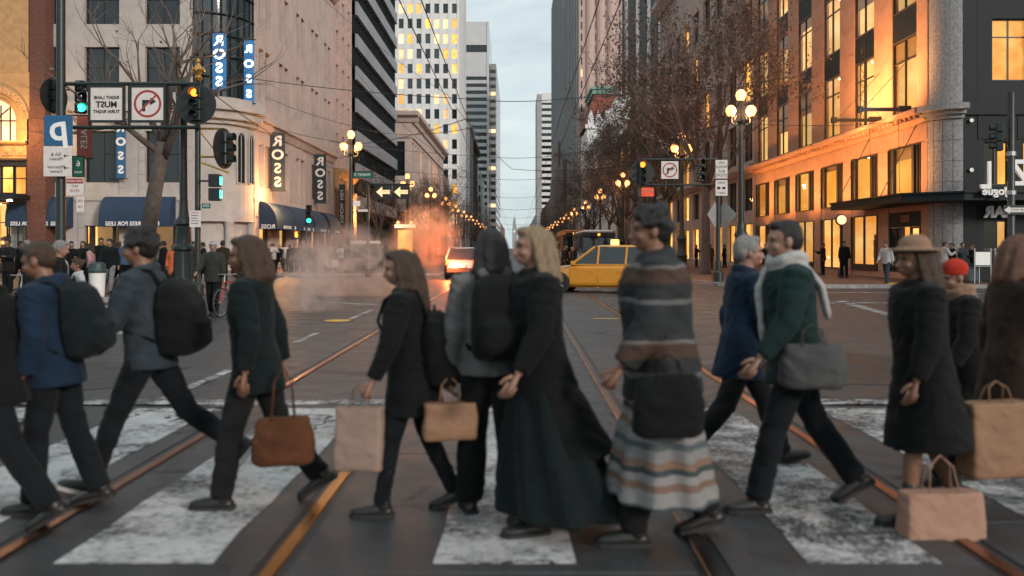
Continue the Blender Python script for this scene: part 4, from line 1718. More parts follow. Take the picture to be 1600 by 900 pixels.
facade(wall, cw, frCW, wcw, 0, 36, 3, .9, [(4 + 5 * k, 7.4 + 5 * k) for k in range(6)], .5, lambda i, r, a, z, w, h: plain_window(cw, frCW, a, -.45, z, w, h, M_win_dark))
wall.box(at(736, ZCW), at(752, ZCW), ZCW + .5, ZCW + 40, 0, 36)
for k in range(5):
    frCW.box(wall, k * wcw / 4.5, k * wcw / 4.5 + .6, -.6, .2, 36, 38.5)
frCW.box(wall, 1.2, 3.4, -3, -.61, 36, 42)
wall.build('wall', M_white_stone, cw)
# street wall that closes the far left side
for i, (z0, z1, h, m, lab) in enumerate(((216, 314, 20, M_brown_stone, 'low brown street block under the white tower'), (408, 515, 26, M_grey_conc, 'grey street block below the banded tower'), (690, 900, 34, M_grey_conc, 'far grey street block left of the clock tower'), (905, 1300, 30, M_brown_stone, 'farthest brown street block on the left side'))):
    b = thing('street_block', lab, 'building', (0, 0, 0), 0, 'street blocks in the far distance')
    fr_ = Frame((XL, z0), (0, 1))
    wall = MB()
    nb = int((z1 - z0) / 9)
    facade(wall, b, fr_, z1 - z0, 0, h, nb, 3.4, [(3 + 4.5 * k, 6 + 4.5 * k) for k in range(int((h - 3) / 4.5))], .5, lambda i, r, a, z, w, hh: plain_window(b, fr_, a, -.45, z, w, hh, M_win_dark if rnd.random() < .8 else M_lit))
    wall.box(-46, XL - .55, z0, z1, 0, h - .2)
    wall.build('wall', m, b)

# ---- right side beyond the corner store
nb_ = thing('arched_building', 'pinkish brown building with arched top windows behind the bare trees', 'building', (0, 0, 0))
frA = Frame((XR + .2, 112), (0, -1))
wall = MB()


def win_a(i, r, a, z, w, h):
    pm = M_lit if (r < 1 or rnd.random() < .22) else M_win_dark
    window(nb_, frA, a, -.4, z, w, h, pm, 'double')


facade(wall, nb_, frA, 45, .15, 31, 9, 1.9, [(.4, 3.6), (4.6, 7.2), (8.6, 12), (13.4, 16.8), (18.2, 21.4), (22.8, 26)], .45, win_a)
wall.box(XR + .7, 60, 67.2, 112, 0, 30.8)
frA.prof(wall, 0, 45, [(-.3, 31), (.4, 31), (1.2, 31.8), (1.2, 32.5), (-.3, 32.6)])
frA.prof(wall, 0, 45, [(-.3, 7.5), (.2, 7.5), (.5, 7.9), (.5, 8.2), (-.3, 8.3)])
wall.build('wall', M_stone_pink, nb_)
gw = thing('gabled_white_building', 'long pale building with sloping white cornice line right of the dark tower', 'building', (0, 0, 0))
frH = Frame((XR + .2, 228), (0, -1))
wall = MB()
facade(wall, gw, frH, 66, .15, 24.4, 12, 2.2, [(1, 5), (7, 10), (12, 15), (17, 21.5)], .5, lambda i, r, a, z, w, h: plain_window(gw, frH, a, -.45, z, w, h, M_win_dark if rnd.random() < .7 else M_lit))
wall.box(XR + .75, 60, 162, 228, 0, 24.2)
frH.prof(wall, 0, 66, [(-.3, 24.4), (.4, 24.4), (1.3, 25.2), (1.3, 26), (-.3, 26.1)])
for k in range(5):
    c = 63 - k * 14
    frH.prof(wall, c - .5, c + .5, [(-3, 26.1), (.4, 26.1), (.4, 29), (-.4, 30.5), (-3, 30.5)])
wall.build('wall', M_white_stone, gw)
rr = thing('mansard_building', 'white building with red mansard roof and green copper cornice', 'building', (0, 0, 0))
ZRR = 230.0
xa, xb = XR + .3, at(976, ZRR)
wall = MB()
frRR = Frame((xa, ZRR), (1, 0))
facade(wall, rr, frRR, xb - xa, 0, 33.5, 5, .9, [(26.4, 28.6), (29.4, 31)], .5, lambda i, r, a, z, w, h: plain_window(rr, frRR, a, -.45, z, w, h, M_win_dark))
wall.box(xa + .05, xb, ZRR + .5, ZRR + 22, 0, 33.5)
frRR.box(wall, -.5, xb - xa + .5, -1, .8, 33.5, 34.6)
for k in range(5):
    q = xa + (xb - xa) * (k + .5) / 5
    wall.prism([(q - .8, 34.6), (q + .8, 34.6), (q + .8, 36.4), (q, 38.4), (q - .8, 36.4)], ZRR - .7, ZRR + .3, 'y')
wall.build('wall', M_white_stone, rr)
rf = MB()
v0 = [(xa - .3, ZRR - .3), (xb + .3, ZRR - .3), (xb + .3, ZRR + 24), (xa - .3, ZRR + 24)]
v1 = [(xa + 2.2, ZRR + 2.2), (xb - 2, ZRR + 2.2), (xb - 2, ZRR + 22), (xa + 2.2, ZRR + 22)]
rf.add([(*p, 34.6) for p in v0] + [(*p, 43) for p in v1], [(0, 1, 5, 4), (1, 2, 6, 5), (2, 3, 7, 6), (3, 0, 4, 7), (4, 5, 6, 7)])
rf.build('roof', M_roof_red, rr)
rc = MB()
rc.box(xa + 1.6, xb - 1.4, ZRR + 1.6, ZRR + 22.4, 43.02, 44.2)
rc.box(xa + 1.1, xb - .9, ZRR + 1.1, ZRR + 22.9, 44.22, 44.9)
rc.build('copper_cornice', M_copper_green, rr)
pt = thing('pink_tower', 'tall pinkish apartment tower with bowed front behind the red roof', 'building', (0, 0, 0))
ZP = 256.0
xa, xb = XR + .1, at(972, ZP)
wall = MB()
frP = Frame((xa, ZP), (1, 0))


def win_p(i, r, a, z, w, h):
    plain_window(pt, frP, a, -.45, z, w, h, M_win_blue if rnd.random() < .85 else M_lit_pale)


facade(wall, pt, frP, xb - xa, 40, 96, 9, .95, [(42 + 3.5 * k, 44.2 + 3.5 * k) for k in range(15)], .5, win_p)
wall.box(xa + .02, xb - .02, ZP + .55, ZP + 5, 0, 95.8)
for k in range(3):
    xq = xa + (xb - xa) * (.25 + .25 * k)
    wall.lathe([(1.5, 40), (1.5, 95)], 14, (xq, ZP + .6, 0))
wall.build('wall', M_brick_pale, pt)
dt = thing('dark_tower', 'tall dark tower with thin vertical fins right of the sky gap', 'building', (0, 0, 0))
xs = XR
frX = Frame((xs, 455), (0, -1))
cr = MB()
cr.box(xs + 1, 60, 262, 455, 0, 128)
cr.build('glass_core', M_win_dark, dt)
fn = MB()
for k in range(25):
    frX.box(fn, k * 8, k * 8 + 2.6, -1, .3, 0, 128)
for k in range(12):
    fn.box(xs + .6 + k * 3.4, xs + 1.6 + k * 3.4, 261.2, 262.02, 0, 128)
fn.build('fin', M_grey_conc, dt)
for k, (zz, aa) in enumerate(((82, 101), (82, 141), (97, 109), (61, 77), (61, 133), (110, 165), (55, 29))):
    b_ = MB()
    frX.box(b_, aa + 2.8, aa + 7, -.9, -.6, zz, zz + 2.4)
    b_.build('window', M_lit, dt)
bs = MB()
frX.box(bs, 18, 140, -.95, 1.6, 0, 34)
frX.box(bs, 30, 95, -.95, 1.2, 34.02, 46)
bs.build('brown_base', M_brown_stone, dt)
ft = thing('striped_tower', 'distant white tower with dark horizontal window stripes right of the sky gap', 'building', (0, 0, 0))
ZF = 720.0
x0, x1 = at(839, ZF), at(875, ZF)
frZ = Frame((x0, ZF), (1, 0))
wall = MB()
for k in range(23):
    z = 4 + 5.2 * k
    frZ.box(wall, 4, x1 - x0, -.8, 0, z, z + 2.7)
frZ.box(wall, 4, x1 - x0, -.8, 0, 123, 131)
wall.build('white_band', M_white_stone, ft)
cr = MB()
cr.box(x0 + 4.05, x1, ZF + .85, ZF + 60, 0, 130.6)
cr.build('window_strip', M_win_dark, ft)
cr = MB()
cr.box(x0, x0 + 3.98, ZF - .3, ZF + 60, 0, 130)
cr.build('end_wall', M_grey_conc, ft)
for i, (z0, z1, h, m, lab) in enumerate(((113, 160, 22, M_brown_stone, 'brown street block hidden behind the right hand trees'), (470, 690, 30, M_brown_stone, 'brown street block below the striped tower'), (785, 1300, 36, M_grey_conc, 'farthest grey street block right of the clock tower'))):
    b = thing('street_block', lab, 'building', (0, 0, 0), 0, 'street blocks in the far distance')
    fr_ = Frame((XR + .3, z1), (0, -1))
    wall = MB()
    nb = int((z1 - z0) / 9)
    facade(wall, b, fr_, z1 - z0, 0, h, nb, 3.4, [(3 + 4.5 * k, 6 + 4.5 * k) for k in range(int((h - 3) / 4.5))], .5, lambda i, r, a, z, w, hh: plain_window(b, fr_, a, -.45, z, w, hh, M_win_dark if rnd.random() < .75 else M_lit))
    wall.box(XR + .85, 60, z0, z1, 0, h - .2)
    wall.build('wall', m, b)
# ---- clock tower at the end of the street
ct = thing('clock_tower', 'slender grey clock tower with stepped cupola at the far end of the street', 'tower', (at(804, 1850), 1850, 0))
b_ = MB()
b_.box(-5, 5, -5, 5, 0, 44)
b_.build('shaft', M_grey_conc, ct)
b_ = MB()
b_.box(-4, 4, -4, 4, 44, 52)
for q in (-3, 0, 3):
    b_.box(q - .6, q + .6, -4.3, -4.02, 44, 52)
b_.build('belfry', M_grey_conc, ct)
b_ = MB()
b_.lathe([(3.3, 52), (3.3, 58), (2.6, 58.2), (2.6, 64), (1.6, 66), (.5, 70), (.3, 76)], 12)
b_.build('cupola', M_grey_conc, ct)
b_ = MB()
b_.lathe([(.1, 0), (3, 0), (3, .3), (.1, .3)], 24, (0, -5.3, 38), 'y')
b_.build('clock_face', M_white, ct)

# ------------------------------------------------------------------ street furniture


def vis(c, r, n=12):
    """signal visor: open-bottomed hood pointing to -y"""
    b = MB()
    vs, fs = [], []
    for y in (0, -.2):
        for k in range(n + 1):
            t = -R(35) + k * R(250) / n
            vs.append((c[0] + r * math.cos(t), c[1] + y, c[2] + r * math.sin(t)))
    for k in range(n):
        fs.append((k, k + 1, n + 2 + k, n + 1 + k))
    for y in (0, -.2):
        for k in range(n + 1):
            t = -R(35) + k * R(250) / n
            vs.append((c[0] + r * .94 * math.cos(t), c[1] + y, c[2] + r * .94 * math.sin(t)))
    o = 2 * (n + 1)
    for k in range(n):
        fs.append((o + k, o + n + 1 + k, o + n + 2 + k, o + k + 1))
        fs.append((n + 1 + k, n + 2 + k, o + n + 2 + k, o + n + 1 + k))
    b.add(vs, fs)
    return b


_sig = {}


def signal(label, loc, rot, lit=None, plate=0.0, group='traffic signals', sections=3):
    """three-section signal head facing -y; plate = radius of a round back plate"""
    o = thing('traffic_signal', label, 'traffic light', loc, rot, group)
    if 'h' not in _sig:
        b = MB()
        for k in range(3):
            b.rbox(-.16, .16, -.1, .12, -.5 + k * .335, -.5 + k * .335 + .33, .03)
        _sig['h'] = b.mesh('housing', M_green_iron)
        _sig['v'] = vis((0, 0, 0), .135).mesh('visor', M_green_iron, fix=False)
        b = MB()
        b.lathe([(.002, -.025), (.06, -.02), (.115, 0), (.12, .02)], 16, (0, 0, 0), 'y')
        for k, m in (('off', M_lens_off), ('red', M_red_l), ('amber', M_amber), ('green', M_green_l)):
            q = MB()
            q.v, q.f, q.m = b.v, b.f, b.m
            _sig[k] = q.mesh('lens', m, smooth=True)
    link('housing', _sig['h'], o)
    for k in range(3):
        z = -.335 + k * .335
        name = ('green', 'amber', 'red')[k]
        on = lit and lit[0] == k
        link('lens', _sig[lit[1] if on else 'off'], o, (0, -.11, z))
        link('visor', _sig['v'], o, (0, -.1, z))
    if plate:
        b = MB()
        b.lathe([(.03, .0), (plate, .0), (plate, .03), (.03, .03)], 28, (0, .03, 0), 'y')
        b.build('back_plate', M_dark_metal, o)
    return o


def lamp_post_proto(label, loc, group):
    """three-globe cast iron street lamp, 8.3 m"""
    o = thing('street_lamp', label, 'street lamp', loc, 0, group)
    b = MB()
    b.lathe([(.42, 0), (.42, .25), (.34, .32), (.32, .9), (.36, 1.0), (.27, 1.15), (.24, 1.9), (.3, 2.0), (.3, 2.1), (.2, 2.25), (.16, 2.6)], 16)
    b.build('base', M_green_iron, o, smooth=35)
    b = MB()
    b.lathe([(.14, 2.55), (.13, 4), (.1, 7), (.14, 7.05), (.16, 7.15), (.1, 7.25), (.08, 7.9), (.14, 8.0), (.05, 8.06)], 14)
    b.build('pole', M_green_iron, o, smooth=35)
    for s_ in (-1, 1):
        b = MB()
        b.tube([(s_ * .05, 0, 7.1), (s_ * .22, 0, 6.95), (s_ * .42, 0, 7.05), (s_ * .45, 0, 7.35)], [.05, .045, .045, .06], 8)
        b.tube([(s_ * .08, 0, 7.55), (s_ * .2, 0, 7.42), (s_ * .3, 0, 7.2)], .025, 6)
        b.build('arm', M_green_iron, o, smooth=35)
    for x, z in ((-.45, 7.58), (.45, 7.58), (0, 8.28)):
        b = MB()
        b.lathe([(.09, -.26), (.16, -.19), (.24, 0), (.21, .14), (.12, .24), (.02, .27)], 16, (x, 0, z))
        g = b.build('globe', M_globe, o, smooth=60)
        b = MB()
        b.lathe([(.07, .24), (.06, .28), (.02, .32), (.03, .36), (.005, .42)], 8, (x, 0, z))
        b.lathe([(.1, -.3), (.12, -.24), (.05, -.34)], 8, (x, 0, z - .0))
        b.build('finial', M_green_iron, g)
    return o


lampR = [(38.6, 10.0), (53, 10.1), (81, 9.9), (103, 9.9), (129, 10.2), (152, 10), (176, 10), (200, 10), (226, 10), (254, 10), (285, 10), (320, 10), (360, 10), (405, 10)]
lampL = [(52, -10.0), (82, -10.4), (100, -10.0), (119, -9.8), (140, -10), (163, -10), (188, -10), (215, -10), (246, -10), (280, -10), (318, -10), (360, -10), (405, -10)]
pR = lamp_post_proto('tall three globe street lamp in front of the tan corner store, tallest in view', (10.0, 38.6, .15), 'three globe street lamps')
LAMPS = [pR]
labsR = {53: 'three globe street lamp rising behind the no turn sign at the right', 81: 'three globe street lamp left of the lit round signal on the right'}
labsL = {52: 'three globe street lamp beside the ornate narrow building on the left', 82: 'three globe street lamp above the arrow signs on the left', 100: 'three globe street lamp just right of the arrow signs'}
for z, x in lampR[1:]:
    LAMPS.append(dup(pR, (x, z, .15), 0, labsR.get(z, 'one of the distant glowing street lamps receding along the right pavement'), 'three globe street lamps' if z in labsR else 'distant street lamps on the right'))
for z, x in lampL:
    LAMPS.append(dup(pR, (x, z, .15), 0, labsL.get(z, 'one of the distant glowing street lamps receding along the left pavement'), 'three globe street lamps' if z in labsL else 'distant street lamps on the left'))


def lamp_light(name, loc, energy, col=(1, .45, .15), r=.25, parent=None):
    l = bpy.data.lights.new(name, 'POINT')
    l.energy = energy
    l.color = col
    l.shadow_soft_size = r
    o = bpy.data.objects.new(name, l)
    C.objects.link(o)
    o.location = loc
    return o


for z, x in lampR[:6] + lampL[:6]:
    lamp_light('street_lamp_light', (x, z - .0, 7.35), 600)
# added spots without fixtures warm the corner store's stone, then its cornice arm floodlights
for y in (40.1, 43.4, 48, 53, 58, 63):
    l = bpy.data.lights.new('facade_flood', 'SPOT')
    l.energy = 900
    l.color = (1, .40, .11)
    l.spot_size = R(150)
    l.spot_blend = .8
    l.shadow_soft_size = .3
    o = bpy.data.objects.new('facade_flood', l)
    C.objects.link(o)
    o.location = (XR - 2.4, y, 4.35)
    o.rotation_euler = Vector((-.75, 0, -.75)).to_track_quat('Z', 'Y').to_euler()
for y in (40.1, 43.4):
    l = bpy.data.lights.new('arm_flood', 'SPOT')
    l.energy = 1900
    l.color = (1, .42, .13)
    l.spot_size = R(165)
    l.spot_blend = .9
    l.shadow_soft_size = .15
    o = bpy.data.objects.new('arm_flood', l)
    C.objects.link(o)
    o.location = (XR - 2.4, y, 8.35)
    o.rotation_euler = Vector((-.6, -.35, -.6)).to_track_quat('Z', 'Y').to_euler()
for y in (66, 78):
    lamp_light('portal_light', (XL + 1.6, y + 16 if y == 78 else 61.5, 5.3), 1000, (1, .45, .15))  # unseen lamps added to warm the rounded corner and the portal
lamp_light('arch_flood', (at(20, 54.6), 54.0, 8.9), 420, (1, .52, .14))

# ---- left gantry: two posts, two bars, framed signs, round-plated signal
ZG = 26.0
t_ = thing('signal_gantry', 'dark steel gantry of two horizontal bars carrying the framed turn signs at the left', 'gantry', (at(95, ZG), ZG, .15))
xg = lambda px: at(px, ZG) - at(95, ZG)
b_ = MB()
b_.lathe([(.26, 0), (.26, .3), (.15, .4), (.135, 3), (.125, 10.5)], 14)
b_.build('post', M_green_iron, t_, smooth=35)
for y in (131, 199):
    b_ = MB()
    zz = hz(y, ZG) - .15
    b_.tube([(.1, 0, zz), (xg(312), 0, zz)], .06, 8)
    b_.build('bar', M_green_iron, t_)
b_ = MB()
for px in (140, 202, 262):
    b_.box(xg(px) - .03, xg(px) + .03, -.03, .03, hz(199, ZG) - .15 + .06, hz(131, ZG) - .15 - .06)
b_.build('upright', M_dark_metal, t_)


def arrow_no_turn(parent, w, z0=0.0, flip=1):
    """red ring and slash over a bent arrow, as flat print just proud of the sheet"""
    b = MB()
    n = 36
    r0, r1 = w * .36, w * .43
    vs = [(r * math.cos(2 * PI * k / n), -.012, r * math.sin(2 * PI * k / n)) for r in (r0, r1) for k in range(n)]
    b.add(vs, [(k, (k + 1) % n, n + (k + 1) % n, n + k) for k in range(n)])
    d = w * .028
    p, q = Vector((flip * -r0 * .72, -.013, -r0 * .72)), Vector((flip * r0 * .72, -.013, r0 * .72))
    nn = Vector((-(q - p).z, 0, (q - p).x)).normalized() * d
    b.add([p + nn, p - nn, q - nn, q + nn], [(0, 1, 2, 3)])
    b.build('prohibition_ring', M_red, parent, fix=False)
    b = MB()
    u = w * .01
    for poly in ([(-17, -24), (-7, -24), (-7, 0), (-17, 12)], [(-17, 12), (-7, 0), (8, 2), (8, 12)], [(8, -5), (27, 7), (8, 20)]):
        b.add([(flip * x * u, -.009, z * u) for x, z in poly], [tuple(range(len(poly)))])
    b.build('arrow', M_black, parent, fix=False)


def sheet_sign(name, label, loc, w, h, m, cat='sign', group=None, rot=0, frame=None, pole=None):
    o = thing(name, label, cat, loc, rot, group)
    b = MB()
    b.rbox(-w / 2, w / 2, -.006, .012, -h / 2, h / 2, .004)
    b.build('panel', m, o)
    if frame:
        b = MB()
        t = frame
        b.box(-w / 2 - t, w / 2 + t, .014, .05, -h / 2 - t, h / 2 + t)
        b.box(-w / 2 - t, -w / 2 - .004, -.03, .013, -h / 2 - t, h / 2 + t)
        b.box(w / 2 + .004, w / 2 + t, -.03, .013, -h / 2 - t, h / 2 + t)
        b.box(-w / 2, w / 2, -.03, .013, h / 2 + .004, h / 2 + t)
        b.box(-w / 2, w / 2, -.03, .013, -h / 2 - t, -h / 2 - .004)
        b.build('frame', M_dark_metal, o)
    return o


zc_ = hz(163, ZG)
o = sheet_sign('turn_sign', 'framed white sign with mirrored words on turning right, left of the red ring sign', (at(169, ZG), ZG - .1, zc_), .96, .98, M_sign_white, 'traffic sign', None, 0, .07)
letters('RIGHT LANE', .135, M_black, o, (0, -.012, .18), extrude=.002, bold=.004)
letters('MUST', .25, M_black, o, (0, -.012, -.03), extrude=.002, bold=.008)
letters('TURN RIGHT', .135, M_black, o, (0, -.012, -.24), extrude=.002, bold=.004)
o = sheet_sign('no_turn_sign', 'framed white sign with red ring and bent black arrow on the left gantry', (at(233, ZG), ZG - .1, zc_), .96, .98, M_sign_white, 'traffic sign', None, 0, .07)
arrow_no_turn(o, .96)
signal('signal with round black back plate and glowing amber lens at the gantry end', (at(308, ZG), ZG - .12, hz(164, ZG)), 0, (2, 'amber'), .6)
t_ = thing('gilt_finial', 'gilt ornament standing on the gantry above the round signal', 'ornament', (at(310, ZG), ZG, hz(131, ZG) + .06))
b_ = MB()
b_.lathe([(.05, 0), (.1, .05), (.13, .12), (.06, .2), (.09, .26), (.16, .36), (.1, .46), (.04, .55), (.015, .7)], 10)
for a in range(4):
    b_.tube([(0, 0, .3), (.16 * math.cos(a * PI / 2), .16 * math.sin(a * PI / 2), .42), (.2 * math.cos(a * PI / 2), .2 * math.sin(a * PI / 2), .3)], .025, 5)
b_.build('crest', M_gold, t_, smooth=50)
b_ = MB()
b_.ell((0, 0, .62), (.07, .07, .07), 8, 6)
b_.build('ball', M_gold, t_)
# second post of the gantry: a cast iron lamp standard and a signal post
t_ = thing('iron_lamp_standard', 'dark green cast iron lamp standard with fluted pedestal on the left corner', 'lamp post', (at(287, 27), 27, .15))
b_ = MB()
b_.lathe([(.44, 0), (.44, .3), (.34, .4), (.3, .5), (.27, 1.35), (.33, 1.42), (.33, 1.5), (.24, 1.6), (.22, 2.15), (.27, 2.2), (.27, 2.28), (.15, 2.45), (.12, 2.9)], 16)
for k in range(12):
    a = k * PI / 6
    b_.tube([(.29 * math.cos(a), .29 * math.sin(a), .55), (.265 * math.cos(a), .265 * math.sin(a), 1.33)], .03, 5)
b_.build('pedestal', M_green_iron, t_, smooth=35)
b_ = MB()
b_.lathe([(.12, 2.88), (.11, 4), (.1, 6.5), (.13, 6.55), (.13, 6.65), (.05, 6.75)], 14)
b_.build('shaft', M_green_iron, t_, smooth=35)
t_ = thing('signal_post', 'slim dark signal post right of the cast iron lamp standard', 'post', (at(309, 26.2), 26.2, .15))
b_ = MB()
b_.lathe([(.18, 0), (.18, .35), (.09, .45), (.085, 5.2)], 12)
b_.build('post', M_green_iron, t_, smooth=35)
b_ = MB()
for y in (201, 245):
    zz = hz(y, 26.2) - .15
    b_.tube([(0, 0, zz), (.72, 0, zz)], .035, 6)
b_.tube([(.05, 0, hz(205, 26.2) - .15), (.6, 0, hz(240, 26.2) - .15)], .02, 5)
b_.tube([(0, 0, hz(252, 26.2) - .15), (.95, 0, hz(270, 26.2) - .15)], .03, 5)
b_.build('bracket', M_gold, t_)
signal('black signal head seen from its side on a gilt bracket at the left corner', (at(352, 26.2), 26.2, hz(232, 26.2)), R(80), None, .62)
o = thing('walk_signal', 'pedestrian signal heads with green lit edge on the left signal post', 'pedestrian light', (at(336, 26), 26, hz(293, 26)))
b_ = MB()
b_.rbox(-.17, .17, -.12, .12, .02, .4, .02)
b_.rbox(-.17, .17, -.12, .12, -.4, -.02, .02)
b_.tube([(-.5, .05, .2), (-.1, .05, .2)], .03, 5)
b_.build('housing', M_dark_metal, o)
for z in (.2, -.2):
    b_ = MB()
    b_.box(.172, .18, -.09, .09, z - .12, z + .12)
    b_.build('lens', M_green_l, o)
o = sheet_sign('notice_board', 'small cream notice board on the signal post above the navy awning', (at(305, 26), 26.0, hz(342, 26)), .34, .5, M_sign_white, 'sign')
for k in range(5):
    b_ = MB()
    b_.box(-.12, .12 - .03 * (k % 3), -.0085, -.0065, .17 - k * .08, .19 - k * .08)
    b_.build('print_line', M_red if k == 0 else M_black, o)
o = sheet_sign('name_plate', 'little dark street name plate above the cream notice board', (at(322, 25.9), 25.9, hz(322, 26)), .26, .15, M_sign_green, 'sign')
letters('5TH', .1, M_white, o, (0, -.01, 0), extrude=.002)

# ---- signs on the left gantry post
zp = 25.75
o = sheet_sign('parking_sign', 'blue square sign with large white mirrored letter on the left gantry post', (at(91, zp), zp, hz(204, zp)), .86, .9, M_sign_blue, 'sign')
letters('p', 1.12, M_white, o, (.0, -.012, .06), rot=-6, extrude=.003, bold=.02)
o = sheet_sign('direction_sign', 'white direction sign with small mirrored words and arrows under the blue square sign', (at(90, zp), zp, hz(252, zp)), .84, .9, M_sign_white, 'sign')
for s_, z, sz in (('5th &', .2, .14), ('Mission', .07, .13), ('Moscone', -.17, .14), ('Center', -.3, .13)):
    letters(s_, sz, M_black, o, (-.06 + .02, -.01, z), extrude=.002)
for z in (.16, -.2):
    b_ = MB()
    b_.add([(.2, -.0085, z + .012), (.34, -.0085, z + .012), (.34, -.0085, z - .012), (.2, -.0085, z - .012), (.24, -.009, z + .05), (.17, -.009, z), (.24, -.009, z - .05)], [(0, 1, 2, 3), (4, 5, 6)])
    b_.build('arrow', M_black, o, fix=False)
o = sheet_sign('tow_sign', 'white notice with red top band and mirrored text on the left gantry post', (at(117, zp), zp, hz(292, zp)), .5, .5, M_sign_white, 'sign')
b_ = MB()
b_.box(-.245, .245, -.0095, -.0065, .1, .245)
b_.build('red_band', M_red, o)
for s_, z in (('TOW AWAY', .17), ('NO', .02), ('STOP', -.12)):
    letters(s_, .085 if z > .1 else .12, M_white if z > .1 else M_red, o, (0, -.011, z), extrude=.0015)
o = sheet_sign('plate_sign', 'narrow white plate with red marks below the red topped notice', (at(124, zp), zp + .05, hz(319, zp)), .23, .46, M_sign_white, 'sign')
for z in (.1, -.08):
    letters('OK', .11, M_red, o, (0, -.01, z), extrude=.0015)
o = sheet_sign('route_sign', 'small dark green route sign with white border right of the white direction sign', (at(125, 26.3), 26.2, hz(260, 26.2)), .31, .6, M_sign_green, 'sign', None, 0, .02)
letters('6', .26, M_white, o, (0, -.01, .08), extrude=.002)
letters('MUNI', .09, M_white, o, (0, -.01, -.18), extrude=.002)
o = sheet_sign('red_banner', 'red street banner with pale lettering hanging beside the left gantry post', (at(132, 28), 28.0, hz(214, 28)), .5, 1.35, mat('red banner cloth', (.30, .075, .05), .8), 'banner')
letters('SALES', .3, M_sign_white, o, (0, -.01, 0), rot=-90, extrude=.002)
b_ = MB()
b_.tube([(-.8, .02, .7), (.28, .02, .7)], .025, 6)
b_.tube([(-.8, .02, -.7), (.28, .02, -.7)], .025, 6)
b_.build('banner_arm', M_dark_metal, o)
signal('black signal with green glow just right of the left gantry post', (at(121, 26.2), 26.4, hz(150, 26.2)), R(35), (0, 'green'), 0)
signal('signal with pale rimmed round plate behind the left gantry post', (at(86, 26.8), 26.8, hz(150, 26.8)), R(75), None, .55)
# ---- farther left: arrow signs, name signs, signals
o = thing('sign_bridge', 'dark mast arm with two lit left pointing arrow signs beside the ornate building', 'sign', (at(575, 44), 44, .15))
b_ = MB()
b_.lathe([(.16, 0), (.16, .4), (.09, .5), (.08, 4.7)], 10)
b_.build('post', M_green_iron, o)
b_ = MB()
za = hz(288, 44) - .15
b_.tube([(0, 0, za), (at(646, 44) - at(575, 44), 0, za)], .05, 6)
b_.build('bar', M_green_iron, o)
M_arrow = mat('lit arrow sign', (.6, .5, .3), .5, emit=(1, .72, .35), es=.55, bump=0)
for px in (599, 627):
    b_ = MB()
    x = at(px, 44) - at(575, 44)
    z = hz(300, 44) - .15
    b_.rbox(x - .42, x + .42, -.02, .02, z - .36, z + .36, .01)
    p_ = b_.build('arrow_panel', M_dark_metal, o)
    b_ = MB()
    b_.prism([(x - .36, z), (x - .05, z + .27), (x - .05, z + .1), (x + .34, z + .1), (x + .34, z - .1), (x - .05, z - .1), (x - .05, z - .27)], -.045, -.022, 'y')
    b_.build('arrow', M_arrow, p_)
    letters('ONE WAY', .1, M_black, p_, (x + .12, -.048, z), extrude=.001)
o = sheet_sign('street_name_sign', 'long green street name sign hanging beside the left three globe lamp', (at(567, 43), 43.0, hz(273, 43)), .95, .3, M_sign_green, 'sign', None, 0, .02)
letters('MARKET', .17, M_white, o, (.05, -.01, 0), extrude=.002)
letters('5', .2, M_white, o, (-.38, -.01, 0), extrude=.002)
o = sheet_sign('small_white_sign', 'small white sign on the post below the green street name sign', (at(557, 43), 43.0, hz(318, 43)), .36, .26, M_sign_white, 'sign', None, R(10))
o = sheet_sign('small_plate', 'narrow pale arrow plate under the small white sign', (at(567, 43), 43.0, hz(329, 43)), .5, .12, M_sign_white, 'sign')
signal('signal with glowing green lens in front of the navy awnings', (at(483, 46), 46, hz(335, 46)), R(8), (0, 'green'), 0)
t_ = thing('signal_post', 'thin signal post in front of the navy awnings with green light', 'post', (at(478, 46.2), 46.3, .15))
b_ = MB()
b_.lathe([(.12, 0), (.07, .3), (.06, 3.4)], 8)
b_.build('post', M_green_iron, t_)
o = thing('walk_signal', 'pedestrian signal with amber hand in front of the department store doors', 'pedestrian light', (at(462, 46), 46, hz(367, 46)))
b_ = MB()
b_.rbox(-.24, .24, -.1, .12, -.24, .24, .02)
b_.tube([(.2, .1, 0), (.55, .1, 0)], .03, 5)
b_.build('housing', M_dark_metal, o)
b_ = MB()
b_.ell((.06, -.1, -.03), (.09, .02, .12), 10, 6)
for k in range(4):
    b_.tube([(.0 + k * .035, -.11, .04), (-.01 + k * .045, -.11, .17)], .016, 5)
b_.build('hand_symbol', M_amber, o)
t_ = thing('newspaper_rack', 'dark newspaper kiosk box below the ornate portal', 'kiosk', (at(571, 52), 52.0, .15))
b_ = MB()
b_.rbox(-.7, .7, -.3, .3, .1, 1.7, .03)
b_.build('cabinet', M_dark_metal, t_)
b_ = MB()
b_.rbox(-.85, .85, -.4, .4, 1.7, 1.9, .03)
b_.build('roof', M_frame_lite, t_)
for x in (-.35, .35):
    b_ = MB()
    b_.box(x - .28, x + .28, -.33, -.302, .9, 1.55)
    b_.build('door', M_win_dark, t_)
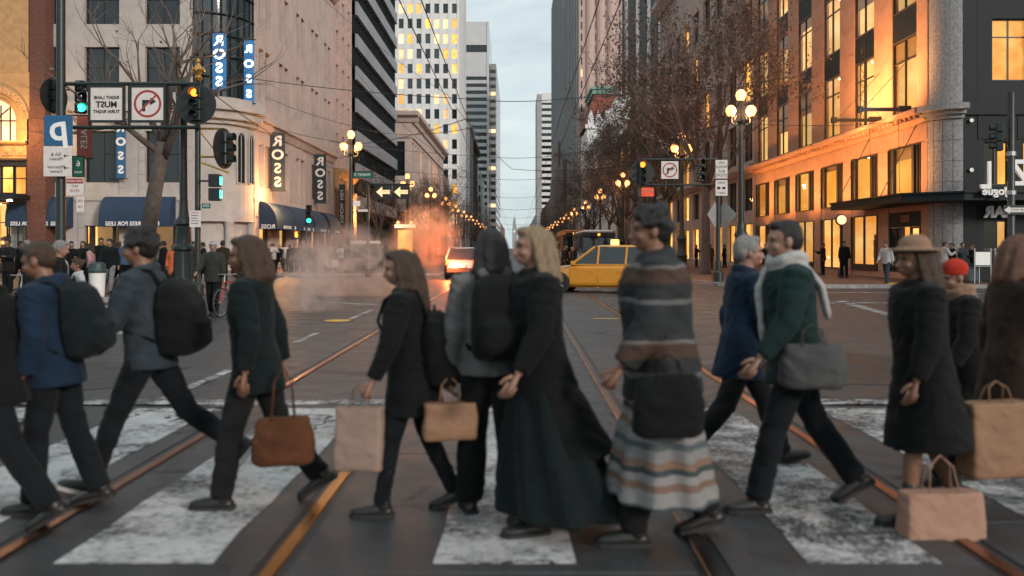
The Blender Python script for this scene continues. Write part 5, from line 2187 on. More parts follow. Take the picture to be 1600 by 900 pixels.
# ---- right: sign mast, posts
ZM = 37.5
t_ = thing('sign_mast', 'dark mast arm over the right pavement edge carrying signals and the right turn ban sign', 'gantry', (at(1122, ZM), ZM, .15))
b_ = MB()
b_.lathe([(.24, 0), (.24, .4), (.12, .5), (.1, 4.9)], 12)
b_.build('post', M_green_iron, t_, smooth=35)
b_ = MB()
zz = hz(249, ZM) - .15
b_.tube([(0, 0, zz), (at(1003, ZM) - at(1122, ZM), 0, zz)], .05, 7)
b_.tube([(0, 0, zz - 1.1), (at(1003, ZM) - at(1122, ZM), 0, zz - 1.1)], .04, 7)
b_.build('bar', M_green_iron, t_)
o = sheet_sign('no_turn_sign', 'white sign with red ring and bent arrow on the right mast', (at(1046, ZM), ZM - .1, hz(266, ZM)), .74, .76, M_sign_white, 'traffic sign')
arrow_no_turn(o, .74)
signal('signal with round plate and glowing amber lens at the left end of the right mast', (at(1003, ZM), ZM - .1, hz(270, ZM)), 0, (2, 'amber'), .52)
signal('unlit black signal between the right turn ban sign and the white bus sign', (at(1092, ZM), ZM - .1, hz(266, ZM)), R(20), None, 0)
o = sheet_sign('bus_lane_sign', 'tall narrow white sign of black words on the right mast post', (at(1126, ZM), ZM - .16, hz(265, ZM)), .52, .8, M_sign_white, 'traffic sign')
for s_, z in (('ON', .28), ('WHILE', .1), ('BUS', -.09), ('STOPS', -.27)):
    letters(s_, .17, M_black, o, (0, -.01, z), extrude=.002)
o = sheet_sign('taxi_sign', 'white plate with small pictograms just under the tall narrow bus sign', (at(1126, ZM), ZM - .16, hz(294, ZM)), .52, .68, M_sign_white, 'traffic sign')
letters('MUNI', .13, M_black, o, (0, -.01, .22), extrude=.002)
letters('ONLY', .13, M_black, o, (0, -.01, -.22), extrude=.002)
for x in (-.12, .1):
    b_ = MB()
    b_.box(x - .07, x + .07, -.0085, -.0065, -.06, .05)
    b_.build('pictogram', M_black, o)
M_grey_sign = mat('bare grey sign back', (.33, .31, .30), .5, .3, var=.15)
for px, s_, lab in ((1116, -1, 'left diamond shaped grey sign back on the right mast post'), (1131, 1, 'right diamond shaped grey sign back on the right mast post')):
    o = thing('diamond_sign', lab, 'traffic sign', (at(px, ZM), ZM - .14 - .02 * s_, hz(336, ZM)), R(45) * -s_)
    b_ = MB()
    b_.prism([(-.6, 0), (0, -.56), (.6, 0), (0, .56)], -.008, .008, 'y')
    b_.build('panel', M_grey_sign, o)
    b_ = MB()
    b_.box(-.03, .03, .009, .03, -.45, .45)
    b_.build('bracket', M_steel, o)
t_ = thing('signal_post', 'tall dark signal post at the far right edge before the dark store', 'post', (at(1580, 31), 31, .0))
b_ = MB()
b_.lathe([(.2, 0), (.2, .3), (.13, .4), (.12, 7.2)], 12)
b_.build('post', M_green_iron, t_, smooth=35)
for zz in (3.5, 4.9):
    b_ = MB()
    b_.lathe([(.125, zz), (.16, zz + .02), (.16, zz + .16), (.125, zz + .18)], 10)
    b_.build('clamp', M_steel, t_)
signal('black signal seen from its side on the post at the far right', (at(1561, 31), 31, hz(214, 31)), R(-110), None, 0)
o = sheet_sign('one_way_sign', 'black and white left pointing arrow sign on the far right post', (at(1588, 30.8), 30.8, hz(328, 30.8)), .92, .34, M_black, 'traffic sign')
b_ = MB()
b_.prism([(-.44, 0), (-.24, .14), (-.24, .08), (.42, .08), (.42, -.08), (-.24, -.08), (-.24, -.14)], -.0095, -.0065, 'y')
b_.build('arrow', M_sign_white, o)
letters('ONE WAY', .13, M_black, o, (.1, -.011, 0), extrude=.001)
o = sheet_sign('red_neon_sign', 'small red lit sign with pale letters under the right hand trees', (at(1012, 58), 58.0, hz(300, 58)), .85, .6, mat('lit red sign', (.35, .06, .03), .5, emit=(.8, .10, .05), es=.5), 'sign')
letters('MARY', .3, M_sign_white, o, (0, -.01, .05), extrude=.002)
# ---- litter bin, bucket, bollards, cafe screens
t_ = thing('litter_bin', 'white round litter bin with dark lid on the left corner', 'bin', (at(152, 25.9), 25.9, .15))
t_.scale = (.7, .7, .7)
b_ = MB()
b_.lathe([(.27, 0), (.29, .1), (.34, 1.0), (.35, 1.02)], 18)
b_.build('body', M_white, t_, smooth=40)
b_ = MB()
b_.lathe([(.37, 1.03), (.38, 1.1), (.36, 1.12), (.33, 1.4), (.2, 1.48)], 18)
b_.build('lid', mat('dark teal lid', (.02, .045, .05), .5), t_, smooth=40)
t_ = thing('bucket', 'white plastic bucket left standing on the road at the left', 'bucket', (at(163, 16.2), 16.2, 0))
b_ = MB()
b_.lathe([(.02, 0), (.125, 0), (.16, .48), (.17, .49), (.165, .51), (.145, .5), (.11, .02), (.02, .02)], 20)
b_.build('body', M_white, t_, smooth=40)
b_ = MB()
b_.tube([(.165 * math.cos(a), -.03 - .16 * math.sin(a) * .5, .47 - .2 * math.sin(a)) for a in [k * PI / 12 for k in range(13)]], .006, 5)
b_.build('handle', M_steel, t_)
for px, Z, lab in ((1213, 37.2, 'slim white bollard post at the right kerb'),):
    t_ = thing('bollard', lab, 'bollard', (at(px, Z), Z, .15))
    b_ = MB()
    b_.lathe([(.07, 0), (.045, .03), (.04, 1.7), (.02, 1.74)], 10)
    b_.build('post', M_sign_white, t_)
    b_ = MB()
    b_.lathe([(.0415, .2), (.043, .21), (.043, .6), (.0415, .61)], 10)
    b_.build('red_band', M_red, t_)
for i, (p0, p1, lab) in enumerate(((1524, 1547, 'white cafe screen panel left of the steel post'), (1556, 1592, 'white cafe screen panel right of the steel post'))):
    t_ = thing('cafe_screen', lab, 'barrier', (at((p0 + p1) / 2, 35.8), 35.8, .15), 0, 'white cafe screens')
    w_ = at(p1, 35.8) - at(p0, 35.8)
    b_ = MB()
    b_.rbox(-w_ / 2, w_ / 2, -.015, .015, .75, 1.3, .005)
    b_.build('panel', M_white, t_)
    b_ = MB()
    for x in (-w_ / 2 - .03, w_ / 2 + .03):
        b_.tube([(x, 0, 0), (x, 0, 1.45)], .025, 6)
    b_.tube([(-w_ / 2, 0, .7), (w_ / 2, 0, .7)], .02, 6)
    b_.build('frame', M_steel, t_)
t_ = thing('cafe_screen', 'low dark cafe screen in front of the seated people', 'barrier', (at(1497, 36), 36.0, .15), 0, None)
b_ = MB()
b_.rbox(-.85, .85, -.015, .015, .1, .85, .005)
b_.build('panel', mat('dark blue screen', (.02, .04, .06), .6), t_)
b_ = MB()
for x in (-.88, .88):
    b_.tube([(x, 0, 0), (x, 0, .95)], .025, 6)
b_.build('frame', M_steel, t_)
t_ = thing('lantern_post', 'dark slim post with round lit clock head before the shop windows', 'post', (at(1314, 44), 44, .15))
b_ = MB()
b_.lathe([(.16, 0), (.16, .3), (.07, .5), (.06, 2.5), (.1, 2.55), (.06, 2.6)], 10)
b_.build('post', M_green_iron, t_)
b_ = MB()
b_.lathe([(.05, -.09), (.27, -.09), (.3, 0), (.27, .09), (.05, .09)], 18, (.0, 0, 2.9), 'y')
b_.build('head', M_green_iron, t_)
b_ = MB()
b_.lathe([(.02, -.02), (.24, -.02), (.24, .0)], 18, (0, -.09, 2.9), 'y')
b_.build('face', M_lit_pale, t_)
# ---- overhead wires
WLAB = {}


def wire(label, pts, r=.018, sag=.25, group='overhead tram wires'):
    P = []
    for a, b in zip(pts, pts[1:]):
        a, b = Vector(a), Vector(b)
        n = 10
        for k in range(n):
            t = k / n
            p = a.lerp(b, t)
            p.z -= sag * 4 * t * (1 - t)
            P.append(p)
    P.append(Vector(pts[-1]))
    m_ = MB()
    m_.tube(P, r, 5)
    o = m_.build('overhead_wire', M_wire)
    tag(o, label, 'wire', group)


for x in (-2.15, -1.75, 1.5, 1.9):
    wire('long black tram wire running along the street above the tracks', [(x, 2, 6.3), (x, 30, 6.2), (x, 60, 6.15), (x, 110, 6.1), (x, 400, 6.1)], .012, .12, 'tram wires along the tracks')
for z, h in ((30, 7.6), (46, 7.3), (62, 7.4), (84, 7.4), (110, 7.4), (140, 7.4), (180, 7.4), (230, 7.4)):
    wire('black span wire stretched across the street between the lamp posts', [(-10, z, h), (-1.9, z, h - .8), (1.7, z, h - .8), (10, z, h)], .013 if z < 100 else .022, .1, 'span wires across the street')
wire('upper cable slanting from above the left store cornice down to the middle of the street', [(-18.3, 63, 12.6), (-8, 50, 8.3), (-2, 38, 6.9)], .016, .2, 'cables slanting over the left pavement')
wire('lower cable slanting from the left store windows to the middle of the street', [(-18.3, 62, 10.6), (-9, 48, 7.4), (-2, 34, 6.7)], .016, .2, 'cables slanting over the left pavement')
wire('long cable from the left gantry to the ornate building', [(at(310, 26), 26, 6.6), (at(470, 46), 46, 6.9), (at(545, 60), 60, 6.8), (-2, 72, 6.6)], .016, .2, None)
wire('cable rising from the round signal to the upper left street front', [(at(308, 26), 26, 6.2), (at(352, 40), 40, 7.4), (-18.3, 72, 10.9)], .014, .15, None)
wire('long diagonal cable crossing high in front of the white tower', [(-18.3, 80, 25), (at(700, 70), 70, 14), (at(800, 60), 60, 7.1), (10, 53, 7.2)], .018, .4, None)
wire('second diagonal cable crossing in front of the classical cornice', [(-18.3, 92, 22), (at(640, 84), 84, 13), (at(760, 74), 74, 7.3)], .018, .4, None)
wire('cable from the right lamp post to the tan corner store', [(10, 38.6, 7.2), (XR - .1, 41, 7.6)], .014, .15, None)
wire('cable from the middle of the street to the tall right lamp post', [(1.7, 46, 6.5), (10, 38.6, 7.3)], .016, .15, None)
wire('cable from the tracks up to the arched building behind the trees', [(1.7, 62, 6.6), (at(940, 64), 64, 7.0), (XR + .1, 75, 16)], .018, .3, None)
wire('thin vertical guy cable down the tan corner store front', [(XR - .6, 43.4, 7.9), (XR - .6, 43.2, 4.2)], .012, 0, 'guy cables of the corner store')
wire('thin vertical guy cable down the tan corner store front', [(XR - .6, 40.1, 7.9), (XR - .6, 40.0, 4.2)], .012, 0, 'guy cables of the corner store')

# ------------------------------------------------------------------ trees (bare winter street trees)
M_bark = mat('grey brown bark', (.085, .065, .055), .9, var=.35, scale=5, bump=.5, bscale=14)
M_twig = mat('twigs', (.12, .085, .070), .9, var=.3, scale=3, bump=0)
M_leaf = mat('dry leaves', (.11, .085, .075), .8, var=.5, scale=9, bump=0)


def tree_meshes(seed, H, spread, twigs=3, leaves=1500, lean=(0, 0), r0=.22, fork=.33):
    q = random.Random(seed)
    tb, bb, lb = MB(), MB(), MB()
    tips = []

    def limb(p, d, L, r, depth, mb):
        n = 4 if depth < 2 else 3
        pts, rad = [Vector(p)], [r]
        dd = Vector(d)
        for i in range(n):
            dd = (dd + Vector((q.gauss(0, .16), q.gauss(0, .16), q.gauss(.04, .1)))).normalized()
            pts.append(pts[-1] + dd * (L / n))
            rad.append(r * (1 - .55 * (i + 1) / n))
        mb.tube(pts, rad, 8 if depth == 0 else 6 if depth < 3 else 4 if depth < 4 else 3, cap=depth < 2)
        if depth >= 5 or (depth == 4 and twigs < 3):
            tips.append((pts[-1], dd))
            return
        kids = [4, 4, 4, 5, 5][depth] if twigs >= 3 else [4, 4, 3, 3, 2][depth]
        for k in range(kids):
            t = q.uniform(.45, 1.0) if k else 1.0
            f = t * n
            i = min(int(f), n - 1)
            bp = pts[i].lerp(pts[i + 1], f - i)
            ang = q.uniform(.35, .95) if k else q.uniform(.05, .35)
            az = q.uniform(0, 2 * PI)
            e1 = dd.orthogonal().normalized()
            e2 = dd.cross(e1)
            nd = (dd * math.cos(ang) + (e1 * math.cos(az) + e2 * math.sin(az)) * math.sin(ang))
            nd.z += .12
            nd = nd.normalized()
            ln = L * q.uniform(.55, .82) * (spread if depth == 0 else 1)
            limb(bp, nd, ln, max(rad[i] * q.uniform(.5, .72), .0075), depth + 1, tb if depth < 1 else bb)

    # trunk
    th = H * fork
    pts = [Vector((0, 0, 0)), Vector((lean[0] * .3, lean[1] * .3, th * .4)), Vector((lean[0], lean[1], th))]
    tb.tube([pts[0], Vector((0, 0, .12)), pts[1], pts[2]], [r0 * 1.35, r0 * 1.05, r0 * .95, r0 * .8], 10)
    for k in range(5):
        a = k * 2 * PI / 5 + q.uniform(-.4, .4)
        d = Vector((math.cos(a) * .75, math.sin(a) * .75, q.uniform(.6, 1.2))).normalized()
        limb(pts[2] - Vector((0, 0, .15 * k)), d, H * .27 * spread, r0 * .5, 1, tb if k < 5 else bb)
    limb(pts[2] - Vector((0, 0, .1)), Vector((lean[0] * .1, lean[1] * .1, 1)).normalized(), H * .33, r0 * .6, 1, tb)
    for k in range(leaves):
        p, d = tips[q.randrange(len(tips))]
        p = p - d * q.uniform(0, .8) + Vector((q.gauss(0, .12), q.gauss(0, .12), q.gauss(0, .12)))
        s = q.uniform(.05, .10)
        M = Euler((q.uniform(0, 6), q.uniform(0, 6), q.uniform(0, 6))).to_matrix()
        lb.add([p + M @ Vector(v) for v in ((-s, 0, 0), (0, -s * .7, .01), (s, 0, 0), (0, s * .7, .01))], [(0, 1, 2, 3)])
    return tb.mesh('trunk', M_bark, smooth='all', fix=False), bb.mesh('branches', M_twig, fix=False), (lb.mesh('leaves', M_leaf, fix=False) if leaves else None)


def tree(me, label, loc, rot, sc, group):
    o = thing('street_tree', label, 'tree', loc, rot, group)
    o.scale = (sc,) * 3
    link('trunk', me[0], o)
    link('branches', me[1], o)
    if me[2]:
        tag(link('leaves', me[2], o), kind='stuff')
    return o


tA = tree_meshes(3, 14, 1.0, 3, 5600)
tB = tree_meshes(11, 14, 1.05, 3, 5600)
tC = tree_meshes(23, 13, 1.0, 2, 1200)
tL = tree_meshes(5, 10.5, .95, 2, 40, (.75, 0), .3, .5)
RT = [(49, 10.7, tA, 1.14, 'large bare street tree with dense brown twigs behind the white bus sign'), (60, 10.4, tB, 1.1, 'dense twiggy street tree just left of the large one on the right'),
      (71, 10.6, tA, .98, 'bare street tree in front of the white gabled building')]
for z, x, m, s, lab in RT:
    tree(m, lab, (x, z, .15), z * 1.7, s, 'bare street trees on the right')
for i, z in enumerate((84, 94, 107, 122, 137, 154, 172, 192, 214, 240, 270, 305, 345, 390, 440)):
    tree((tB, tC, tA)[i % 3] if z < 130 else tC, 'one of the bare trees merging into a dark row along the right pavement', (10.8 + (i % 3) * .3, z, .15), i * 1.3, 1.0 - .05 * (i % 2), 'row of far trees on the right')
tree(tL, 'leaning dark bare tree on the left corner before the department store', (at(222, 31), 31, .15), 0, 1.0, 'bare street trees on the left')
for i, (z, lab) in enumerate(((72, 'bare tree by the ornate portal on the left'), (90, 'reddish lit bare tree behind the arrow signs'))):
    tree(tC, lab, (-11.6, z, .15), 1 + i, .66, 'bare street trees on the left')
for i, z in enumerate((104, 117, 131, 146, 162, 180, 200, 222, 246, 275, 308, 345, 390, 440)):
    tree((tC, tB)[i % 2] if z < 140 else tC, 'one of the bare trees merging into a dark row along the left pavement', (-10.6 - (i % 3) * .4, z, .15), i * 2.1, .78 + .03 * (i % 4), 'row of far trees on the left')

# ------------------------------------------------------------------ vehicles
M_taxi = mat('yellow orange taxi paint', (.58, .235, .012), .3, var=.06, scale=2, bump=.01, coat=.6)
M_silver = mat('silver car paint', (.42, .41, .40), .3, .4, var=.06, bump=0, coat=.5)
M_black_car = mat('black car paint', (.012, .012, .013), .2, var=.1, bump=0, coat=.8)
M_plastic = mat('dark car plastic', (.02, .02, .021), .6, bump=.05)
M_carglass = mat('car glass', (.015, .02, .022), .04, bump=0, spec=.8)
M_head = mat('lit headlamp', (1, .95, .85), .2, emit=(1, .9, .72), es=9, bump=0)
M_plate = mat('number plate', (.6, .6, .58), .5)
_wheel = {}


def wheel(parent, x, y, r, w=.21):
    if r not in _wheel:
        b = MB()
        b.lathe([(r * .62, -w / 2), (r * .95, -w / 2), (r, -w * .35), (r, w * .35), (r * .95, w / 2), (r * .62, w / 2)], 24, (0, 0, 0), 'y')
        a = b.mesh('tyre', M_rubber, smooth=35)
        b = MB()
        b.lathe([(r * .63, -w * .42), (r * .6, -w * .5), (r * .5, -w * .4), (r * .12, -w * .46), (.01, -w * .46)], 24, (0, 0, 0), 'y')
        b.lathe([(r * .63, w * .42), (r * .6, w * .5), (r * .5, w * .4), (r * .12, w * .46), (.01, w * .46)], 24, (0, 0, 0), 'y')
        for k in range(5):
            t = k * 2 * PI / 5
            for s in (-1, 1):
                b.tube([(r * .1 * math.cos(t), s * w * .5, r * .1 * math.sin(t)), (r * .58 * math.cos(t), s * w * .5, r * .58 * math.sin(t))], .028, 5)
        _wheel[r] = (a, b.mesh('rim', M_steel, smooth=35))
    o = bpy.data.objects.new('wheel', None)
    C.objects.link(o)
    o.parent = parent
    KIDS.setdefault(parent.name, []).append(o)
    o.location = (x, y, r)
    link('tyre', _wheel[r][0], o)
    link('rim', _wheel[r][1], o)


def car(name, label, cat, loc, rot, paint, L=4.5, Wd=1.84, H=1.65, belt=1.02, hood=.98, boxy=1.0, lights=(True, True)):
    """front = +x. Lower body, glass house, roof, doors, lamps, wheels"""
    o = thing(name, label, cat, loc, rot)
    h = L / 2
    wb = .295 * L
    # lower body lofted along x
    xs = [-h, -h + .06, -h + .25, -h + .6, -wb, -.5, .2, .8, wb - .1, h - .45, h - .15, h - .04, h]
    top = [.72, .9, belt + .02, belt + .03, belt + .02, belt, belt - .01, hood + .02, hood - .02, hood - .12, hood - .24, .62, .55]
    wid = [.72, .82, .90, .95, .98, 1, 1, 1, .98, .93, .84, .76, .66]
    bot = [.42, .34, .28, .24, .22, .2, .2, .2, .22, .24, .28, .34, .42]
    b = MB()
    vs, fs = [], []
    for x, t, w, z0 in zip(xs, top, wid, bot):
        w = w * Wd / 2
        zm = z0 + (t - z0) * .55
        sec = [(0, z0), (w * .86, z0), (w * .98, z0 + .1), (w, zm), (w * .985, t - .1), (w * .93, t - .02), (w * .8, t), (0, t + .02)]
        sec = sec + [(-y, z) for y, z in sec[-2:0:-1]]
        vs += [(x, y, z) for y, z in sec]
    n = 14
    for i in range(len(xs) - 1):
        for k in range(n):
            fs.append((i * n + k, i * n + (k + 1) % n, (i + 1) * n + (k + 1) % n, (i + 1) * n + k))
    fs.append(tuple(range(n)))
    fs.append(tuple((len(xs) - 1) * n + k for k in range(n)))
    b.add(vs, fs)
    b.build('body', paint, o, smooth=32)
    # glass house
    xg = [-h + .12, -h + .35, -.55 * h, 0, .2 * h, .36 * h]
    zt = [belt + .02, H - .12, H - .02, H, H - .05, belt]
    xg = [-h + .14, -h + .38, -.3, .25, .95]
    zg = [0, 1, 1, 1, 0]
    b = MB()
    wl_, wr = Wd / 2 * .93, Wd / 2 * .74

    def house(mb, off, inset=0, z1=H - .06):
        vs = [(-h + .16 - off, -wl_ - off, belt), (.98 + off, -wl_ - off, belt - .02), (.98 + off, wl_ + off, belt - .02), (-h + .16 - off, wl_ + off, belt),
              (-h + .42 - off, -wr - off, z1), (.12 + off, -wr - off, z1), (.12 + off, wr + off, z1), (-h + .42 - off, wr + off, z1)]
        mb.add(vs, [(0, 3, 2, 1), (4, 5, 6, 7), (0, 1, 5, 4), (1, 2, 6, 5), (2, 3, 7, 6), (3, 0, 4, 7)])
        return vs

    V = house(b, 0)
    b.build('window', M_carglass, o)
    b = MB()
    b.loft([(-h / 2 + .27 + .0, 0, H - .075, (h - .42 + .16) / 2 + .03, wr + .03), (-h / 2 + .27, 0, H - .03, (h - .42 + .12) / 2 + .0, wr - .01), (-h / 2 + .27, 0, H, (h - .6) / 2, wr - .2)], 28, .55)
    b.build('roof', paint, o, smooth=40)
    b = MB()
    V = [Vector(v) for v in V]
    for s0, s1 in ((0, 4), (1, 5), (2, 6), (3, 7)):
        b.tube([V[s0], V[s1]], .045, 6)
    for sgn in (-1, 1):
        for xx in (.02, -.98):
            b.tube([(xx, sgn * wl_ * 1.0, belt), (xx - .04, sgn * wr * 1.0, H - .06)], .04, 6)
        b.tube([(-h + .2, sgn * wl_, belt + .005), (.95, sgn * wl_, belt)], .022, 6)
    b.build('pillar', paint, o)
    for sgn in (-1, 1):
        for x0, x1 in ((.06, 1.0), (-.95, .0)):
            b = MB()
            y = sgn * Wd / 2
            b.box(x0, x1, y - .012 if sgn > 0 else y - .008, y + .008 if sgn > 0 else y + .012, .36, belt - .14)
            d = b.build('door', paint, o)
            b = MB()
            b.rbox(x0 + .08, x0 + .26, y - .03, y + .03, belt - .26, belt - .22, .008)
            b.build('handle', M_plastic if paint is not M_taxi else M_taxi, d)
        b = MB()
        b.rbox(.78, .94, sgn * (Wd / 2 + .1) - .09, sgn * (Wd / 2 + .1) + .09, belt - .02, belt + .13, .02)
        b.build('mirror', paint, o)
        for xx in (-wb, wb):
            b = MB()
            b.lathe([(.02, 0), (.40, 0), (.40, .012), (.02, .012)], 24, (xx, sgn * (Wd / 2 - .012) - (.0 if sgn > 0 else .012), .36), 'y')
            b.build('wheel_arch', M_plastic, o)
            wheel(o, xx, sgn * (Wd / 2 - .07), .345)
        b = MB()
        b.ell((h - .16, sgn * Wd * .36, .72), (.14, .2, .1), 10, 6)
        b.build('headlight', M_head if lights[0] else M_chrome, o, smooth='all')
        b = MB()
        b.rbox(-h - .01, -h + .12, sgn * Wd * .40 - .1, sgn * Wd * .40 + .1, .74, 1.04, .02)
        b.build('taillight', M_red_l if lights[1] else mat('dark red lens', (.25, .02, .015), .2), o)
    b = MB()
    b.rbox(-h - .06, -h + .1, -Wd * .43, Wd * .43, .36, .6, .03)
    b.rbox(h - .12, h + .05, -Wd * .40, Wd * .40, .34, .54, .03)
    b.build('bumper', M_plastic, o)
    b = MB()
    b.rbox(-h - .075, -h - .06, -.17, .17, .63, .77, .004)
    b.build('number_plate', M_plate, o)
    return o


tx = car('taxi', 'orange yellow taxi turning across the tracks in front of the bus', 'taxi', (at(940, 31.5), 31.6, 0.0), R(180 - 14), M_taxi, 4.75, 1.86, 1.72)
b_ = MB()
b_.prism([(-.3, 0), (.3, 0), (.24, .2), (-.24, .2)], -.12, .12, 'y')
b_.build('roof_sign', mat('lit roof sign', (.8, .6, .2), .4, emit=(1, .6, .15), es=1.2), tx, loc=(-.5, 0, 1.722), rot=R(90))
car('silver_car', 'silver car seen from behind with glowing red lights near the orange steam', 'car', (at(724, 45), 46, 0), R(90), M_silver, 4.5, 1.8, 1.66)
car('dark_car', 'dark car with lit headlights far down the left track lane', 'car', (-3.6, 84, 0), R(90), M_black_car, 4.5, 1.8, 1.5)
car('dark_car', 'dark oncoming car with bright headlights right of the sky gap', 'car', (1.9, 92, 0), R(-90), M_black_car, 4.5, 1.8, 1.5)
car('silver_car', 'pale car behind the dark oncoming one on the right track', 'car', (2.4, 118, 0), R(-90), M_silver, 4.5, 1.8, 1.5)
car('yellow_taxi', 'small yellow taxi with lit roof following the silver car away', 'taxi', (-3.3, 62, 0), R(90), M_taxi, 4.6, 1.8, 1.6)
lamp_light('tail_lamp_light', (at(703, 43), 43.2, .95), 700, (1, .16, .04), .12)


def bus(label, x, z, W_, H_, L_, paint, roofp, name, sign, band):
    o = thing(name, label, 'bus' if name == 'bus' else 'tram', (x, z, 0))
    b = MB()
    b.rbox(-W_ / 2, W_ / 2, 0, L_, .35, 1.25, .12)
    b.build('body', paint, o, smooth=30)
    b = MB()
    b.rbox(-W_ / 2 + .02, W_ / 2 - .02, .05, L_ - .05, 1.26, H_ - .55, .06)
    b.build('window', M_carglass, o)
    b = MB()
    for px in (-W_ / 2 + .05, 0, W_ / 2 - .05):
        b.box(px - .05, px + .05, .0, .12, 1.25, H_ - .55)
    for k in range(1, int(L_ / 1.5)):
        for s in (-1, 1):
            b.box(s * (W_ / 2 - .03) - .03, s * (W_ / 2 - .03) + .03, k * 1.5, k * 1.5 + .12, 1.25, H_ - .55)
    b.build('pillar', paint, o)
    b = MB()
    b.rbox(-W_ / 2, W_ / 2, -.02, L_, H_ - .56, H_ - .2, .05)
    b.build('band', band, o)
    b = MB()
    b.rbox(-W_ / 2 + .12, W_ / 2 - .12, .2, L_ - .2, H_ - .21, H_, .1)
    b.build('roof', roofp, o, smooth=30)
    b = MB()
    b.box(-.75, .75, -.045, -.022, H_ - .52, H_ - .24)
    sg = b.build('destination_sign', M_black, o)
    letters(sign, .24, M_amber_txt, sg, (0, -.05, H_ - .38), extrude=.002)
    for s in (-1, 1):
        b = MB()
        b.lathe([(.02, -.05), (.1, -.04), (.12, 0), (.12, .04)], 12, (s * W_ * .36, 0, .75), 'y')
        b.build('headlight', M_head, o)
        for yy in (1.6, L_ - 2.2):
            wl2 = bpy.data.objects.new('wheel', None)
            C.objects.link(wl2)
            wl2.parent = o
            wl2.location = (s * (W_ / 2 - .14), yy, .46)
            wl2.rotation_euler = (0, 0, R(90))
            b = MB()
            b.lathe([(.3, -.13), (.44, -.13), (.46, -.08), (.46, .08), (.44, .13), (.3, .13)], 18, (0, 0, 0), 'y')
            b.build('tyre', M_rubber, wl2)
            b = MB()
            b.lathe([(.3, -.1), (.1, -.12), (.01, -.12)], 18, (0, 0, 0), 'y')
            b.lathe([(.3, .1), (.1, .12), (.01, .12)], 18, (0, 0, 0), 'y')
            b.build('rim', M_steel, wl2)
        b = MB()
        b.tube([(s * W_ / 2, .1, 2.2), (s * (W_ / 2 + .2), -.15, 2.1)], .02, 5)
        b.rbox(s * (W_ / 2 + .2) - .08, s * (W_ / 2 + .2) + .08, -.2, -.12, 1.75, 2.1, .02)
        b.build('mirror', M_plastic, o)
    return o


M_amber_txt = mat('lit amber lettering', (1, .5, .1), .5, emit=(1, .42, .05), es=3.5, bump=0)
bus('white roofed bus facing the camera behind the taxi with amber destination letters', at(936, 68), 68, 2.6, 3.05, 11, mat('blue grey bus paint', (.06, .10, .14), .35), M_white, 'bus', '38', M_dark_metal)
bus('old orange tram with orange front left of the bus', at(896, 84), 84, 2.3, 3.4, 13, mat('orange tram paint', (.50, .17, .03), .4), mat('orange tram roof', (.45, .16, .04), .5), 'tram', 'F', mat('orange tram paint 2', (.52, .2, .05), .4))


def tube_frame(mb, segs, r):
    for a, b in segs:
        mb.tube([a, b], r, 7)


def bike(name, label, cat, loc, rot, paint, sc=1.0, group=None):
    """bicycle, front = +y"""
    o = thing(name, label, cat, loc, rot, group)
    o.scale = (sc,) * 3
    for y in (-.52, .52):
        w_ = bpy.data.objects.new('wheel', None)
        C.objects.link(w_)
        w_.parent = o
        w_.location = (0, y, .34)
        b = MB()
        n = 28
        ring = [(0, .33 * math.cos(2 * PI * k / n), .33 * math.sin(2 * PI * k / n)) for k in range(n + 1)]
        b.tube(ring, .018, 6, cap=False)
        b.build('tyre', M_rubber, w_, smooth='all')
        b = MB()
        for k in range(14):
            t = 2 * PI * k / 14
            b.tube([(.02 if k % 2 else -.02, 0, 0), (0, .32 * math.cos(t), .32 * math.sin(t))], .002, 3)
        b.tube([(-.04, 0, 0), (.04, 0, 0)], .02, 6)
        b.tube([(0, .305 * math.cos(2 * PI * k / n), .305 * math.sin(2 * PI * k / n)) for k in range(n + 1)], .01, 5, cap=False)
        b.build('rim', M_steel, w_)
    b = MB()
    bb, st, hd, hb = (0, -.08, .3), (0, -.22, .78), (0, .36, .82), (0, .4, .66)
    tube_frame(b, [(bb, st), (st, hd), (bb, hb), (hd, hb)], .017)
    for s in (-.05, .05):
        tube_frame(b, [((s, -.52, .34), bb), ((s, -.52, .34), st), ((s, .52, .34), hb)], .01)
    b.build('frame', paint, o, smooth=60)
    b = MB()
    b.tube([(0, .36, .82), (0, .34, .98)], .014, 6)
    b.tube([(-.28, .3, 1.0), (-.1, .36, .99), (.1, .36, .99), (.28, .3, 1.0)], .014, 7)
    b.build('handlebar', M_steel, o, smooth=60)
    b = MB()
    b.loft([(0, -.26, .9, .07, .12), (0, -.24, .94, .07, .13), (0, -.24, .96, .04, .1)], 12)
    b.tube([st, (0, -.24, .9)], .013, 6)
    b.build('saddle', M_rubber, o, smooth=50)
    b = MB()
    b.lathe([(.09, -.01), (.09, .01)], 16, bb, 'x')
    b.tube([(.06, -.08, .3), (.07, .02, .16)], .01, 5)
    b.tube([(-.06, -.08, .3), (-.07, -.18, .44)], .01, 5)
    b.build('crank', M_steel, o)
    return o


bike('bicycle', 'red bicycle wheeled beside the man in the dark jacket and cap', 'bicycle', (at(359, 20.3), 20.5, 0), R(168), mat('red bike paint', (.35, .03, .02), .35))
bike('bicycle', 'bicycle half hidden behind the blue backpack walker at the left', 'bicycle', (at(32, 19), 19.4, 0), R(60), M_sign_white)


